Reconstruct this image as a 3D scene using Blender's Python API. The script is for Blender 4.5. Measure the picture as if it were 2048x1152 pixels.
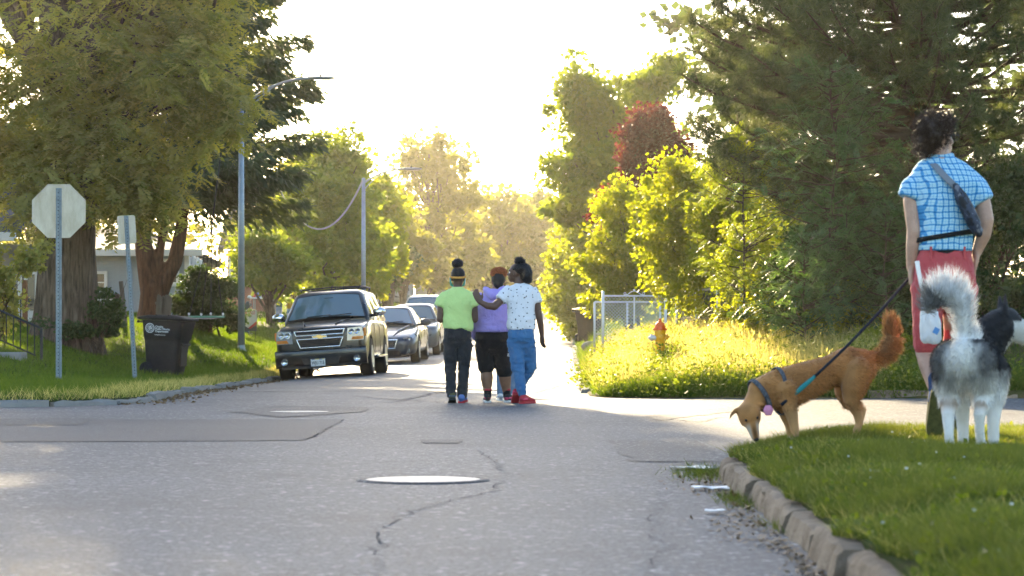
import bpy, bmesh, math
import numpy as np
from mathutils import Vector, Matrix, Quaternion, noise as mnoise

SC = bpy.context.scene
COL = SC.collection
for o in list(bpy.data.objects):
    bpy.data.objects.remove(o)

# ------------------------------------------------------------------ camera, sky, sun, exposure
FPX, HOR, CAMH = 4836.0, 690.0, 0.76          # focal length in photo pixels, horizon row, eye height
cam_d = bpy.data.cameras.new('camera')
cam = bpy.data.objects.new('camera', cam_d); COL.objects.link(cam)
cam.location = (0, 0, CAMH); cam.rotation_euler = (math.radians(90), 0, 0)
cam_d.sensor_width = 36.0; cam_d.lens = FPX / 2048 * 36.0
cam_d.shift_y = (HOR - 576) / 2048
cam_d.clip_start = 0.1; cam_d.clip_end = 6000
cam_d.dof.use_dof = True; cam_d.dof.focus_distance = 29.0; cam_d.dof.aperture_fstop = 6.0
SC.camera = cam

SUN_AZ, SUN_EL = math.radians(-10.5), math.radians(17.0)   # azimuth from +Y towards +X
world = bpy.data.worlds.new('World'); SC.world = world; world.use_nodes = True
wn = world.node_tree.nodes; wl = world.node_tree.links
sky = wn.new('ShaderNodeTexSky'); sky.sky_type = 'NISHITA'; sky.sun_disc = False
sky.sun_elevation = SUN_EL; sky.sun_rotation = SUN_AZ
sky.air_density = 1.0; sky.dust_density = 0.9; sky.ozone_density = 1.5
bg = wn['Background']; bg.inputs['Strength'].default_value = 0.105
wl.new(sky.outputs[0], bg.inputs['Color'])
sun_d = bpy.data.lights.new('sun', 'SUN'); sun = bpy.data.objects.new('sun', sun_d); COL.objects.link(sun)
sun_d.energy = 5.0; sun_d.angle = math.radians(0.6); sun_d.color = (1.0, 0.80, 0.50)
SUNDIR = Vector((math.sin(SUN_AZ) * math.cos(SUN_EL), math.cos(SUN_AZ) * math.cos(SUN_EL), math.sin(SUN_EL)))
sun.rotation_euler = SUNDIR.to_track_quat('Z', 'Y').to_euler()
vs = SC.view_settings
vs.view_transform = 'Standard'; vs.look = 'None'; vs.gamma = 1.0; vs.use_curve_mapping = False
vs.exposure = 2.3
cy = SC.cycles
cy.max_bounces = 4; cy.diffuse_bounces = 2; cy.glossy_bounces = 2; cy.transmission_bounces = 3
cy.transparent_max_bounces = 4; cy.volume_bounces = 0
cy.caustics_reflective = False; cy.caustics_refractive = False
cy.sample_clamp_indirect = 6.0; cy.use_adaptive_sampling = True; cy.adaptive_threshold = 0.02
try:
    cy.use_denoising = True; cy.denoiser = 'OPENIMAGEDENOISE'
except Exception:
    pass

# ------------------------------------------------------------------ helpers
RS = np.random.RandomState
def W(px, py, d):
    """photo pixel + distance -> world point"""
    return Vector(((px - 1024) / FPX * d, d, CAMH - (py - HOR) / FPX * d))

def smooth01(a, b, t):
    u = np.clip((np.asarray(t, float) - a) / (b - a), 0, 1)
    return u * u * (3 - 2 * u)

def tag(o, label=None, cat=None, group=None, kind=None):
    if label: o['label'] = label
    if cat: o['category'] = cat
    if group: o['group'] = group
    if kind: o['kind'] = kind
    return o

def link(name, me, parent=None, mat=None):
    o = bpy.data.objects.new(name, me); COL.objects.link(o)
    if parent is not None:
        o.parent = parent
    if mat is not None and me is not None and len(me.materials) == 0:
        me.materials.append(mat)
    return o

def empty(name, loc=(0, 0, 0), rz=0.0, parent=None):
    o = bpy.data.objects.new(name, None); COL.objects.link(o)
    o.empty_display_size = 0.1
    o.location = loc; o.rotation_euler = (0, 0, rz)
    if parent is not None: o.parent = parent
    return o

def np_mesh(name, V, quads=None, tris=None, smooth=False, attrs=None):
    V = np.asarray(V, np.float32)
    me = bpy.data.meshes.new(name)
    nq = 0 if quads is None else len(quads); nt = 0 if tris is None else len(tris)
    me.vertices.add(len(V)); me.vertices.foreach_set('co', V.ravel())
    loops = []; starts = []
    if nq:
        loops.append(np.asarray(quads, np.int32).ravel()); starts.append(np.arange(nq) * 4)
    if nt:
        loops.append(np.asarray(tris, np.int32).ravel()); starts.append(nq * 4 + np.arange(nt) * 3)
    L = np.concatenate(loops); S = np.concatenate(starts).astype(np.int32)
    me.loops.add(len(L)); me.loops.foreach_set('vertex_index', L)
    me.polygons.add(nq + nt); me.polygons.foreach_set('loop_start', S)
    me.update(calc_edges=True)
    if smooth:
        me.polygons.foreach_set('use_smooth', np.ones(nq + nt, bool))
    if attrs:
        for k, a in attrs.items():
            a = np.asarray(a, np.float32)
            if a.ndim == 1:
                at = me.attributes.new(k, 'FLOAT', 'POINT'); at.data.foreach_set('value', a)
            else:
                at = me.attributes.new(k, 'FLOAT_COLOR', 'POINT')
                if a.shape[1] == 3: a = np.concatenate([a, np.ones((len(a), 1), np.float32)], 1)
                at.data.foreach_set('color', a.ravel())
    me.validate()
    return me

class MB:
    """collects shapes into one mesh"""
    def __init__(self):
        self.v = []; self.f = []
    def add(self, vs, fs):
        n = len(self.v); self.v += [tuple(p) for p in vs]; self.f += [tuple(i + n for i in f) for f in fs]
        return self
    def box(self, c, s, rot=None):
        hx, hy, hz = s[0] / 2, s[1] / 2, s[2] / 2
        P = [Vector((x, y, z)) for x in (-hx, hx) for y in (-hy, hy) for z in (-hz, hz)]
        if rot is not None:
            P = [rot @ p for p in P]
        P = [p + Vector(c) for p in P]
        return self.add(P, [(0, 1, 3, 2), (4, 6, 7, 5), (0, 4, 5, 1), (2, 3, 7, 6), (0, 2, 6, 4), (1, 5, 7, 3)])
    def bbox(self, c, s, b=0.01, rot=None):
        """box with chamfered edges along all 12 edges (24 verts)"""
        hx, hy, hz = s[0] / 2, s[1] / 2, s[2] / 2
        b = min(b, hx * .9, hy * .9, hz * .9)
        bm = bmesh.new()
        bmesh.ops.create_cube(bm, size=1.0)
        for v in bm.verts: v.co = Vector((v.co.x * 2 * hx, v.co.y * 2 * hy, v.co.z * 2 * hz))
        bmesh.ops.bevel(bm, geom=list(bm.edges), offset=b, segments=2, affect='EDGES', profile=0.6)
        bm.verts.index_update()
        P = [(rot @ v.co if rot is not None else v.co) + Vector(c) for v in bm.verts]
        F = [[v.index for v in f.verts] for f in bm.faces]
        bm.free()
        return self.add(P, F)
    def loft(self, rings, cap=True, closed=True):
        n = len(rings[0]); V = [p for r in rings for p in r]; F = []
        m = n if closed else n - 1
        for i in range(len(rings) - 1):
            for j in range(m):
                k = (j + 1) % n
                F.append((i * n + j, i * n + k, (i + 1) * n + k, (i + 1) * n + j))
        if cap and closed:
            F.append(tuple(range(n - 1, -1, -1))); b = (len(rings) - 1) * n
            F.append(tuple(range(b, b + n)))
        return self.add(V, F)
    def tube(self, pts, rad, n=8, round_=False, flat=1.0, up=None):
        pts = [Vector(p) for p in pts]
        if not hasattr(rad, '__len__'): rad = [rad] * len(pts)
        rings = []
        T = []
        for i in range(len(pts)):
            a = pts[max(i - 1, 0)]; b = pts[min(i + 1, len(pts) - 1)]
            t = (b - a)
            T.append(t.normalized() if t.length > 1e-9 else Vector((0, 0, 1)))
        u = Vector(up) if up is not None else (Vector((0, 0, 1)) if abs(T[0].z) < .9 else Vector((1, 0, 0)))
        u = (u - T[0] * u.dot(T[0])).normalized()
        seq = []
        if round_:
            for k in (0.15, 0.5, 0.85):
                a = k * math.pi / 2
                seq.append((pts[0] - T[0] * rad[0] * math.cos(a), rad[0] * math.sin(a), T[0]))
        for p, r, t in zip(pts, rad, T): seq.append((p, r, t))
        if round_:
            for k in (0.85, 0.5, 0.15):
                a = k * math.pi / 2
                seq.append((pts[-1] + T[-1] * rad[-1] * math.cos(a), rad[-1] * math.sin(a), T[-1]))
        for p, r, t in seq:
            u = u - t * u.dot(t)
            u = u.normalized() if u.length > 1e-6 else t.orthogonal().normalized()
            w = t.cross(u)
            rings.append([p + (u * math.cos(2 * math.pi * j / n) + w * flat * math.sin(2 * math.pi * j / n)) * r for j in range(n)])
        return self.loft(rings)
    def lathe(self, prof, c=(0, 0, 0), n=20, axis='z'):
        rings = []
        for r, h in prof:
            ring = []
            for j in range(n):
                a = 2 * math.pi * j / n; x, y = r * math.cos(a), r * math.sin(a)
                p = {'z': (x, y, h), 'y': (x, h, y), 'x': (h, x, y)}[axis]
                ring.append(Vector(p) + Vector(c))
            rings.append(ring)
        return self.loft(rings)
    def ell(self, c, r, n=14, m=9, rot=None):
        rings = []
        for i in range(1, m):
            a = math.pi * i / m
            ring = []
            for j in range(n):
                b = 2 * math.pi * j / n
                p = Vector((r[0] * math.sin(a) * math.cos(b), r[1] * math.sin(a) * math.sin(b), -r[2] * math.cos(a)))
                if rot is not None: p = rot @ p
                ring.append(p + Vector(c))
            rings.append(ring)
        return self.loft(rings)
    def prism(self, poly, d0, d1, axis='y'):
        """poly in the plane across axis, extruded d0..d1"""
        def P(a, b, d): return {'y': (a, d, b), 'z': (a, b, d), 'x': (d, a, b)}[axis]
        return self.loft([[P(a, b, d0) for a, b in poly], [P(a, b, d1) for a, b in poly]])
    def mesh(self, name, smooth=False):
        me = bpy.data.meshes.new(name); me.from_pydata([tuple(p) for p in self.v], [], self.f); me.update()
        bm = bmesh.new(); bm.from_mesh(me); bmesh.ops.recalc_face_normals(bm, faces=bm.faces); bm.to_mesh(me); bm.free()
        if smooth:
            me.polygons.foreach_set('use_smooth', np.ones(len(me.polygons), bool))
        return me
    def build(self, name, mat, parent=None, smooth=False, auto=None):
        me = self.mesh(name, smooth)
        me.materials.append(mat)
        o = link(name, me, parent)
        if auto:
            shade_auto(me, auto)
        return o

def shade_auto(me, deg=35):
    """smooth shading with sharp edges over an angle"""
    bm = bmesh.new(); bm.from_mesh(me)
    lim = math.radians(deg)
    for e in bm.edges:
        if len(e.link_faces) == 2:
            e.smooth = e.calc_face_angle(0) < lim
        else: e.smooth = False
    for f in bm.faces: f.smooth = True
    bm.to_mesh(me); bm.free()

def modify(me, mods):
    """apply modifiers given as (type, {settings}) and return the new mesh"""
    ob = bpy.data.objects.new('tmp', me); COL.objects.link(ob)
    for t, kw in mods:
        m = ob.modifiers.new('m', t)
        for k, v in kw.items(): setattr(m, k, v)
    dg = bpy.context.evaluated_depsgraph_get(); dg.update()
    new = bpy.data.meshes.new_from_object(ob.evaluated_get(dg))
    bpy.data.objects.remove(ob)
    return new

def skin_union(mb, voxel, it=6, fac=0.5):
    """union of overlapping closed shapes as one continuous smooth surface"""
    me = mb.mesh('tmp')
    me = modify(me, [('REMESH', dict(mode='VOXEL', voxel_size=voxel)), ('SMOOTH', dict(factor=fac, iterations=it))])
    me.polygons.foreach_set('use_smooth', np.ones(len(me.polygons), bool))
    return me

def coords(me):
    a = np.empty(len(me.vertices) * 3, np.float32); me.vertices.foreach_get('co', a); return a.reshape(-1, 3)
def normals(me):
    a = np.empty(len(me.vertices) * 3, np.float32); me.vertices.foreach_get('normal', a); return a.reshape(-1, 3)
def set_coords(me, a):
    me.vertices.foreach_set('co', np.asarray(a, np.float32).ravel()); me.update()
def set_col(me, name, a):
    a = np.asarray(a, np.float32)
    at = me.attributes.new(name, 'FLOAT_COLOR', 'POINT')
    at.data.foreach_set('color', np.concatenate([a, np.ones((len(a), 1), np.float32)], 1).ravel())

def vnoise(P, scale=1.0, seed=0.0, octv=2):
    """cheap smooth value noise, vectorised, roughly -1..1"""
    P = np.asarray(P, np.float64) * scale + seed * 17.31
    out = np.zeros(len(P)); amp = 1.0; tot = 0
    for o in range(octv):
        Q = P * (2 ** o) + o * 31.7
        i = np.floor(Q); f = Q - i; f = f * f * (3 - 2 * f)
        def h(dx, dy, dz):
            n = (i[:, 0] + dx) * 127.1 + (i[:, 1] + dy) * 311.7 + (i[:, 2] + dz) * 74.7
            s = np.sin(n) * 43758.5453
            return s - np.floor(s)
        c = 0
        for dx in (0, 1):
            for dy in (0, 1):
                for dz in (0, 1):
                    w = (f[:, 0] if dx else 1 - f[:, 0]) * (f[:, 1] if dy else 1 - f[:, 1]) * (f[:, 2] if dz else 1 - f[:, 2])
                    c = c + w * h(dx, dy, dz)
        out += amp * (c * 2 - 1); tot += amp; amp *= 0.5
    return out / tot

# ------------------------------------------------------------------ materials
def new_mat(name):
    m = bpy.data.materials.new(name); m.use_nodes = True
    return m, m.node_tree.nodes, m.node_tree.links, m.node_tree.nodes['Principled BSDF']

def mat(name, col, rough=0.6, metal=0.0, var=0.0, scale=8.0, bump=0.0, bscale=60.0, spec=0.3, coat=0.0, col2=None, obj=True, stretch=None):
    m, N, L, P = new_mat(name)
    P.inputs['Roughness'].default_value = rough; P.inputs['Metallic'].default_value = metal
    P.inputs['Specular IOR Level'].default_value = spec
    P.inputs['Coat Weight'].default_value = coat; P.inputs['Coat Roughness'].default_value = 0.04
    P.inputs['Base Color'].default_value = (*col, 1)
    tc = N.new('ShaderNodeTexCoord')
    src = tc.outputs['Object']
    if stretch:
        mp = N.new('ShaderNodeMapping'); mp.inputs['Scale'].default_value = stretch
        L.new(src, mp.inputs[0]); src = mp.outputs[0]
    if var or col2:
        t = N.new('ShaderNodeTexNoise'); t.inputs['Scale'].default_value = scale; t.inputs['Detail'].default_value = 6
        t.inputs['Roughness'].default_value = 0.65
        L.new(src, t.inputs['Vector'])
        mx = N.new('ShaderNodeMix'); mx.data_type = 'RGBA'
        c2 = col2 if col2 else tuple(c * (1 - var) for c in col)
        c1 = col if col2 else tuple(min(1, c * (1 + var * .6)) for c in col)
        mx.inputs['A'].default_value = (*c1, 1); mx.inputs['B'].default_value = (*c2, 1)
        rmp = N.new('ShaderNodeMapRange'); rmp.inputs[1].default_value = 0.35; rmp.inputs[2].default_value = 0.68
        L.new(t.outputs['Fac'], rmp.inputs[0]); L.new(rmp.outputs[0], mx.inputs['Factor'])
        L.new(mx.outputs['Result'], P.inputs['Base Color'])
    if bump:
        t2 = N.new('ShaderNodeTexNoise'); t2.inputs['Scale'].default_value = bscale; t2.inputs['Detail'].default_value = 4
        L.new(src, t2.inputs['Vector'])
        b = N.new('ShaderNodeBump'); b.inputs['Strength'].default_value = bump; b.inputs['Distance'].default_value = 0.02
        L.new(t2.outputs['Fac'], b.inputs['Height']); L.new(b.outputs[0], P.inputs['Normal'])
    return m

def add_folds(m, scale=24.0, strength=.55, dist=.02, stretch=(1, 1, 1)):
    N = m.node_tree.nodes; L = m.node_tree.links; P = N['Principled BSDF']
    tc = N.new('ShaderNodeTexCoord'); mp = N.new('ShaderNodeMapping'); mp.inputs['Scale'].default_value = stretch; L.new(tc.outputs['Object'], mp.inputs[0])
    t = N.new('ShaderNodeTexNoise'); t.inputs['Scale'].default_value = scale; t.inputs['Detail'].default_value = 3; t.inputs['Distortion'].default_value = .8; L.new(mp.outputs[0], t.inputs['Vector'])
    b = N.new('ShaderNodeBump'); b.inputs['Strength'].default_value = strength; b.inputs['Distance'].default_value = dist; L.new(t.outputs['Fac'], b.inputs['Height']); L.new(b.outputs[0], P.inputs['Normal'])
    return m

def leaf_mat(name, c1, c2, trans=0.45, tcol=None, rough=0.5, spec=0.25):
    """foliage: diffuse + translucent, colour from the per-leaf attribute rnd"""
    m, N, L, P = new_mat(name)
    at = N.new('ShaderNodeAttribute'); at.attribute_name = 'rnd'
    mx = N.new('ShaderNodeMix'); mx.data_type = 'RGBA'
    mx.inputs['A'].default_value = (*c1, 1); mx.inputs['B'].default_value = (*c2, 1)
    L.new(at.outputs['Fac'], mx.inputs['Factor'])
    L.new(mx.outputs['Result'], P.inputs['Base Color'])
    P.inputs['Roughness'].default_value = rough; P.inputs['Specular IOR Level'].default_value = spec
    tr = N.new('ShaderNodeBsdfTranslucent')
    m2 = N.new('ShaderNodeMix'); m2.data_type = 'RGBA'; m2.blend_type = 'MULTIPLY'; m2.inputs['Factor'].default_value = 1
    L.new(mx.outputs['Result'], m2.inputs['A'])
    tcol = tcol or (2.2, 1.9, 0.6)
    m2.inputs['B'].default_value = (*tcol, 1)
    L.new(m2.outputs['Result'], tr.inputs['Color'])
    ms = N.new('ShaderNodeMixShader'); ms.inputs[0].default_value = trans
    out = N['Material Output']
    L.new(P.outputs[0], ms.inputs[1]); L.new(tr.outputs[0], ms.inputs[2]); L.new(ms.outputs[0], out.inputs['Surface'])
    return m

def attr_mat(name, rough=0.8, attr='Col', spec=0.2, sheen=0.0, trans=0.0):
    m, N, L, P = new_mat(name)
    at = N.new('ShaderNodeAttribute'); at.attribute_name = attr
    L.new(at.outputs['Color'], P.inputs['Base Color'])
    P.inputs['Roughness'].default_value = rough; P.inputs['Specular IOR Level'].default_value = spec
    P.inputs['Sheen Weight'].default_value = sheen
    if trans:
        tr = N.new('ShaderNodeBsdfTranslucent'); L.new(at.outputs['Color'], tr.inputs['Color'])
        ms = N.new('ShaderNodeMixShader'); ms.inputs[0].default_value = trans
        L.new(P.outputs[0], ms.inputs[1]); L.new(tr.outputs[0], ms.inputs[2]); L.new(ms.outputs[0], N['Material Output'].inputs['Surface'])
    return m

def text_mesh(s, size, extrude=0.002, bold=True, align='CENTER'):
    cu = bpy.data.curves.new('t', 'FONT'); cu.body = s; cu.size = size; cu.extrude = extrude
    cu.align_x = align; cu.align_y = 'CENTER'; cu.resolution_u = 3
    if bold: cu.offset = size * 0.018
    ob = bpy.data.objects.new('t', cu); COL.objects.link(ob)
    dg = bpy.context.evaluated_depsgraph_get(); dg.update()
    me = bpy.data.meshes.new_from_object(ob.evaluated_get(dg))
    bpy.data.objects.remove(ob)
    return me

# ------------------------------------------------------------------ terrain functions
def r_c(y):
    """road crown height along the street"""
    y = np.asarray(y, float)
    z = 0.0025 * np.clip(y - 2, 0, 50) 
    z = z + 0.0155 * np.clip(y - 51, 0, 8) * smooth01(51, 59, y)
    z = z + 0.0155 * np.clip(y - 59, 0, 15) + 0.031 * np.clip(y - 74, 0, 128) + 0.01 * np.clip(y - 202, 0, 400)
    return z
XL = lambda y: -6.2 + 0.022 * np.asarray(y, float)
XR = lambda y: 0.25 + 0.022 * np.asarray(y, float)
def r_z(x, y):
    """road surface"""
    x = np.asarray(x, float); y = np.asarray(y, float)
    c = (XL(y) + XR(y)) / 2; h = 3.25
    u = np.clip((x - c) / h, -1, 1)
    crown = -0.13 * u ** 2 * smooth01(30, 44, y)
    return r_c(y) + crown
YN = 30.6                                     # far edge of the cross street
YNL = 26.5
def xl_c(y):
    """left kerb with corner rounding, radius 4.5"""
    y = np.asarray(y, float); r = 3.0
    t = np.clip(YNL + r - y, 0, r)
    return XL(y) + np.clip(45 - y, 0, 20) * .075 - (r - np.sqrt(np.maximum(r * r - t * t, 0)))
def xr_c(y):
    y = np.asarray(y, float); r = 1.6; y0 = YN + .6
    t = np.clip(y0 + r - y, 0, r)
    return XR(y) + (r - np.sqrt(np.maximum(r * r - t * t, 0)))
def left_z(x, y):
    x = np.asarray(x, float); y = np.asarray(y, float)
    t = np.maximum(xl_c(y) - x, 0)
    q = np.where(t < 4.5, 0.036 * t * t, 0.729 + 0.11 * (np.clip(t, 4.5, 9) - 4.5))
    near = (0.30 + 0.70 * smooth01(30, 46, y)) * (1 - .8 * smooth01(70, 105, y))
    base = r_z(XL(y), y)
    return base + 0.06 + 0.07 * smooth01(0, .8, t) + q * near + 0.22 * smooth01(50, 60, y) * smooth01(0, 2, t) + .05 * np.sin(x * .7 + y * .31) * smooth01(1, 4, t)
def right_z(x, y):
    x = np.asarray(x, float); y = np.asarray(y, float)
    t = np.maximum(x - xr_c(y), 0)
    u = np.clip(y - YN - .6, 0, 12)
    return r_z(XR(y), y) + 0.015 + 0.10 * smooth01(0, .7, np.minimum(t, np.maximum(y - YN - .6, 0))) + 0.05 * u * smooth01(0, 1.2, t) + 0.10 * np.clip(t, 0, 8) * (.12 + .88 * smooth01(0, 7, u)) + .04 * np.sin(x * 1.7 + y * .9) * smooth01(.6, 2, t)
NX = lambda y: 0.85 + 0.022 * np.asarray(y, float)   # near right kerb face
NY0, NR = 13.2, 2.6
def near_edge(y):
    y = np.asarray(y, float)
    t = np.clip(y - NY0, 0, NR)
    return NX(y) + (NR - np.sqrt(np.maximum(NR * NR - t * t, 0)))
def near_z(x, y):
    x = np.asarray(x, float); y = np.asarray(y, float)
    t = np.maximum(x - near_edge(y), 0)
    far = NY0 + NR - y
    return r_z(x, y) + 0.112 + 0.075 * smooth01(0.0, .55, t) * smooth01(0, .9, far) + .012 * np.sin(x * 3.1 + y * 2.3)
# ------------------------------------------------------------------ ground, road, lawns, kerbs
def asphalt(name, base, dark, speck=170.0, rough=0.62, crackle=True):
    m, N, L, P = new_mat(name)
    tc = N.new('ShaderNodeTexCoord')
    def noise(scale, detail=3, r=.6):
        t = N.new('ShaderNodeTexNoise'); t.inputs['Scale'].default_value = scale; t.inputs['Detail'].default_value = detail
        t.inputs['Roughness'].default_value = r
        L.new(tc.outputs['Object'], t.inputs['Vector']); return t.outputs['Fac']
    def rng(s, a, b, c=0., d=1.):
        r = N.new('ShaderNodeMapRange'); r.inputs[1].default_value = a; r.inputs[2].default_value = b
        r.inputs[3].default_value = c; r.inputs[4].default_value = d; L.new(s, r.inputs[0]); return r.outputs[0]
    def mixc(f, a, b, mode='MIX'):
        x = N.new('ShaderNodeMix'); x.data_type = 'RGBA'; x.blend_type = mode
        if hasattr(f, 'links'): L.new(f, x.inputs['Factor'])
        else: x.inputs['Factor'].default_value = f
        for k, v in (('A', a), ('B', b)):
            if hasattr(v, 'links'): L.new(v, x.inputs[k])
            else: x.inputs[k].default_value = (*v, 1)
        return x.outputs['Result']
    big = rng(noise(0.35, 5, .6), .35, .65)
    c = mixc(big, base, tuple(b * .70 for b in base))
    sp = rng(noise(speck, 2, .7), .40, .60)
    c = mixc(sp, c, dark)
    sp2 = rng(noise(speck * .45, 2, .5), .60, .72, 0, .8)
    c = mixc(sp2, c, (0.42, 0.41, 0.40))
    st = rng(noise(.9, 5, .75), .54, .72, 0, .6)
    c = mixc(st, c, dark)
    L.new(c, P.inputs['Base Color'])
    P.inputs['Roughness'].default_value = rough; P.inputs['Specular IOR Level'].default_value = .12
    b = N.new('ShaderNodeBump'); b.inputs['Strength'].default_value = .55; b.inputs['Distance'].default_value = .012
    L.new(noise(speck * .8, 3, .7), b.inputs['Height']); L.new(b.outputs[0], P.inputs['Normal'])
    return m
M_ROAD = asphalt('old_asphalt', (0.168, 0.172, 0.182), (0.050, 0.053, 0.059), 50)
M_PATCH = asphalt('patch_asphalt', (0.078, 0.084, 0.096), (0.055, 0.059, 0.068), 200, .6)
M_PATCH2 = asphalt('patch_asphalt_coarse', (0.115, 0.118, 0.125), (0.045, 0.047, 0.052), 75)
M_CRACK = mat('crack_dirt', (0.065, 0.065, 0.068), .95, spec=.02)
M_SOIL = mat('lawn_soil', (0.035, 0.052, 0.014), .95, spec=0.02, var=.5, scale=9, bump=.6, bscale=50, col2=(0.062, 0.055, 0.025))
M_SOILR = mat('verge_soil', (0.06, 0.07, 0.02), .95, spec=0.02, scale=5, bump=.6, bscale=40, col2=(0.12, 0.085, 0.045))
M_KERB = mat('kerb_concrete', (0.34, 0.26, 0.19), .9, spec=.1, scale=5, col2=(0.16, 0.115, 0.08), bump=.8, bscale=45)
M_KERB2 = mat('kerb_concrete_pale', (0.28, 0.26, 0.235), .9, spec=.1, scale=7, col2=(0.25, 0.24, 0.22), bump=.8, bscale=45)
M_GROUND = mat('far_ground', (0.06, 0.075, 0.025), .95, spec=0.02, scale=.3, col2=(0.09, 0.085, 0.04))

def grid_mesh(name, xs, ys, zf):
    X, Y = np.meshgrid(xs, ys); Z = zf(X, Y)
    V = np.stack([X, Y, Z], -1).reshape(-1, 3)
    nx, ny = len(xs), len(ys)
    i = np.arange((ny - 1) * (nx - 1)); r = i // (nx - 1); c = i % (nx - 1)
    a = r * nx + c
    return np_mesh(name, V, np.stack([a, a + 1, a + nx + 1, a + nx], 1), smooth=True)

ys = np.concatenate([np.linspace(-400, -20, 6), np.linspace(0, 220, 45), np.linspace(260, 3000, 12)])
xs = np.concatenate([np.linspace(-1800, -80, 8), np.linspace(-60, 60, 13), np.linspace(80, 1800, 8)])
g = link('ground', grid_mesh('ground', xs, ys, lambda x, y: r_c(y) - 0.55 + 0.0 * x), None, M_GROUND); tag(g, kind='structure')

# crossroads and the near street: one sheet, the street beyond: another butted to it
rd = link('road', grid_mesh('road', np.linspace(-45, 45, 61), np.concatenate([[-25, -10], np.linspace(0, YN + 5, 75)]), lambda x, y: r_z(x, y)), None, M_ROAD)
tag(rd, kind='structure')
def strip_mesh(name, ys, fa, fb, n, zf):
    V = []
    for y in ys:
        a, b = float(fa(y)), float(fb(y))
        for k in range(n):
            x = a + (b - a) * k / (n - 1); V.append((x, y, float(zf(x, y))))
    V = np.array(V); m = len(ys)
    i = np.arange((m - 1) * (n - 1)); r = i // (n - 1); c = i % (n - 1); a = r * n + c
    return np_mesh(name, V, np.stack([a, a + 1, a + n + 1, a + n], 1), smooth=True)
st = link('street', strip_mesh('street', np.concatenate([np.linspace(YN + 5, 90, 56), np.linspace(95, 330, 40)]), lambda y: XL(y) - .1, lambda y: XR(y) + .1, 15, r_z), None, M_ROAD)
tag(st, kind='structure')

# lawns as sheets that start at the kerb
def lawn(name, ys, edge, sign, width, zf, m, n=40):
    V = []; ys = np.concatenate([[ys[0] - .001], ys])
    for j, y in enumerate(ys):
        e = float(edge(y))
        for k in range(n):
            t = (max(k - 1, 0) / (n - 2)) ** 2.0 * width
            x = e + sign * t; V.append((x, y, float(zf(x, y)) - (.35 if k == 0 or j == 0 else 0)))
    # skirt down at the kerb
    V = np.array(V); mm = len(ys)
    i = np.arange((mm - 1) * (n - 1)); r = i // (n - 1); c = i % (n - 1); a = r * n + c
    o = link(name, np_mesh(name, V, np.stack([a, a + 1, a + n + 1, a + n], 1), smooth=True), None, m)
    tag(o, kind='structure'); return o
lawn('lawn', np.concatenate([YNL + np.array([0.002, .02, .08, .2, .4, .7, 1.1, 1.6, 2.2, 3.]), np.linspace(30, 110, 100), np.linspace(115, 330, 30)]), lambda y: xl_c(y) - .1, -1, 90, left_z, M_SOIL, 44)
lawn('verge', np.concatenate([YN + .6 + np.array([0.002, .02, .08, .2, .4, .7, 1.1, 1.6]), np.linspace(33.0, 110, 82), np.linspace(115, 330, 30)]), lambda y: xr_c(y) + .08, 1, 90, right_z, M_SOILR, 44)
# near corner lawn: rows from the arc
V = []; n = 36; yy = np.concatenate([np.linspace(-6, NY0, 40), NY0 + NR * np.sin(np.linspace(0.05, math.pi / 2 - .004, 26))])
for y in yy:
    e = float(near_edge(y)) + .1
    for k in range(n):
        x = e + (max(k - 1, 0) / (n - 2)) ** 2 * (22 - e); V.append((x, y, float(near_z(x, y)) - (.3 if k == 0 else 0)))
V = np.array(V); i = np.arange((len(yy) - 1) * (n - 1)); r = i // (n - 1); c = i % (n - 1); a = r * n + c
o = link('lawn', np_mesh('corner_lawn', V, np.stack([a, a + 1, a + n + 1, a + n], 1), smooth=True), None, M_SOIL); tag(o, kind='structure')

# kerbs: broken concrete stones along a path
def kerb(path, zf, m, seed, label, lens=(.5, 1.3), gap=(.01, .05), w=.16, h=.13, skip=0.08, rough=.02):
    rng = RS(seed)
    root = empty('kerb'); tag(root, kind='structure')
    root.location = (0, 0, 0)
    P = np.array(path, float); seg = np.linalg.norm(np.diff(P, axis=0), axis=1); S = np.concatenate([[0], np.cumsum(seg)])
    def at(s):
        x = np.interp(s, S, P[:, 0]); y = np.interp(s, S, P[:, 1]); return Vector((x, y, 0))
    s = 0.0
    while s < S[-1] - .2:
        L = rng.uniform(*lens); e = min(s + L, S[-1])
        if rng.rand() > skip:
            rings = []; k = max(3, int((e - s) / .12)); tilt = rng.uniform(-.02, .02); dz = rng.uniform(-.025, .012); off = rng.uniform(-.02, .02)
            hh = h * rng.uniform(.8, 1.08)
            for q in range(k + 1):
                u = s + (e - s) * q / k; p = at(u); t = (at(u + .05) - at(u - .05)).normalized(); nrm = Vector((t.y, -t.x, 0))  # towards the lawn (right of travel)
                z0 = float(zf(p.x, p.y)) + dz
                sq = .95 if q in (0, k) else 1.0
                prof = [(-.005, -.08), (0.0, .0), (.018, hh * .7), (.026, hh * .90 * sq), (.045, hh * sq), (w * .85, hh * 1.03 * sq), (w, hh * .96 * sq), (w, -.08)]
                ring = []
                for a, b in prof:
                    j = rng.normal(0, rough * .35, 3) if b > -.05 else (0, 0, 0)
                    ring.append(p + nrm * (a + off + tilt * q / k + j[0]) + Vector((0, 0, z0 + b + j[2] * .6)))
                rings.append(ring)
            mb = MB().loft(rings); ob = mb.build('kerb_stone', m, root, auto=26)
        s = e + rng.uniform(*gap)
    return root
npath = [(float(NX(y)), y) for y in np.linspace(4.5, NY0, 20)]
cx, cy0 = float(NX(NY0)) + NR, NY0
npath += [(cx - NR * math.cos(a) + .022 * NR * math.sin(a), cy0 + NR * math.sin(a)) for a in np.linspace(.08, math.pi / 2, 18)] + [(12.0, NY0 + NR), (22., NY0 + NR)]
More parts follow.
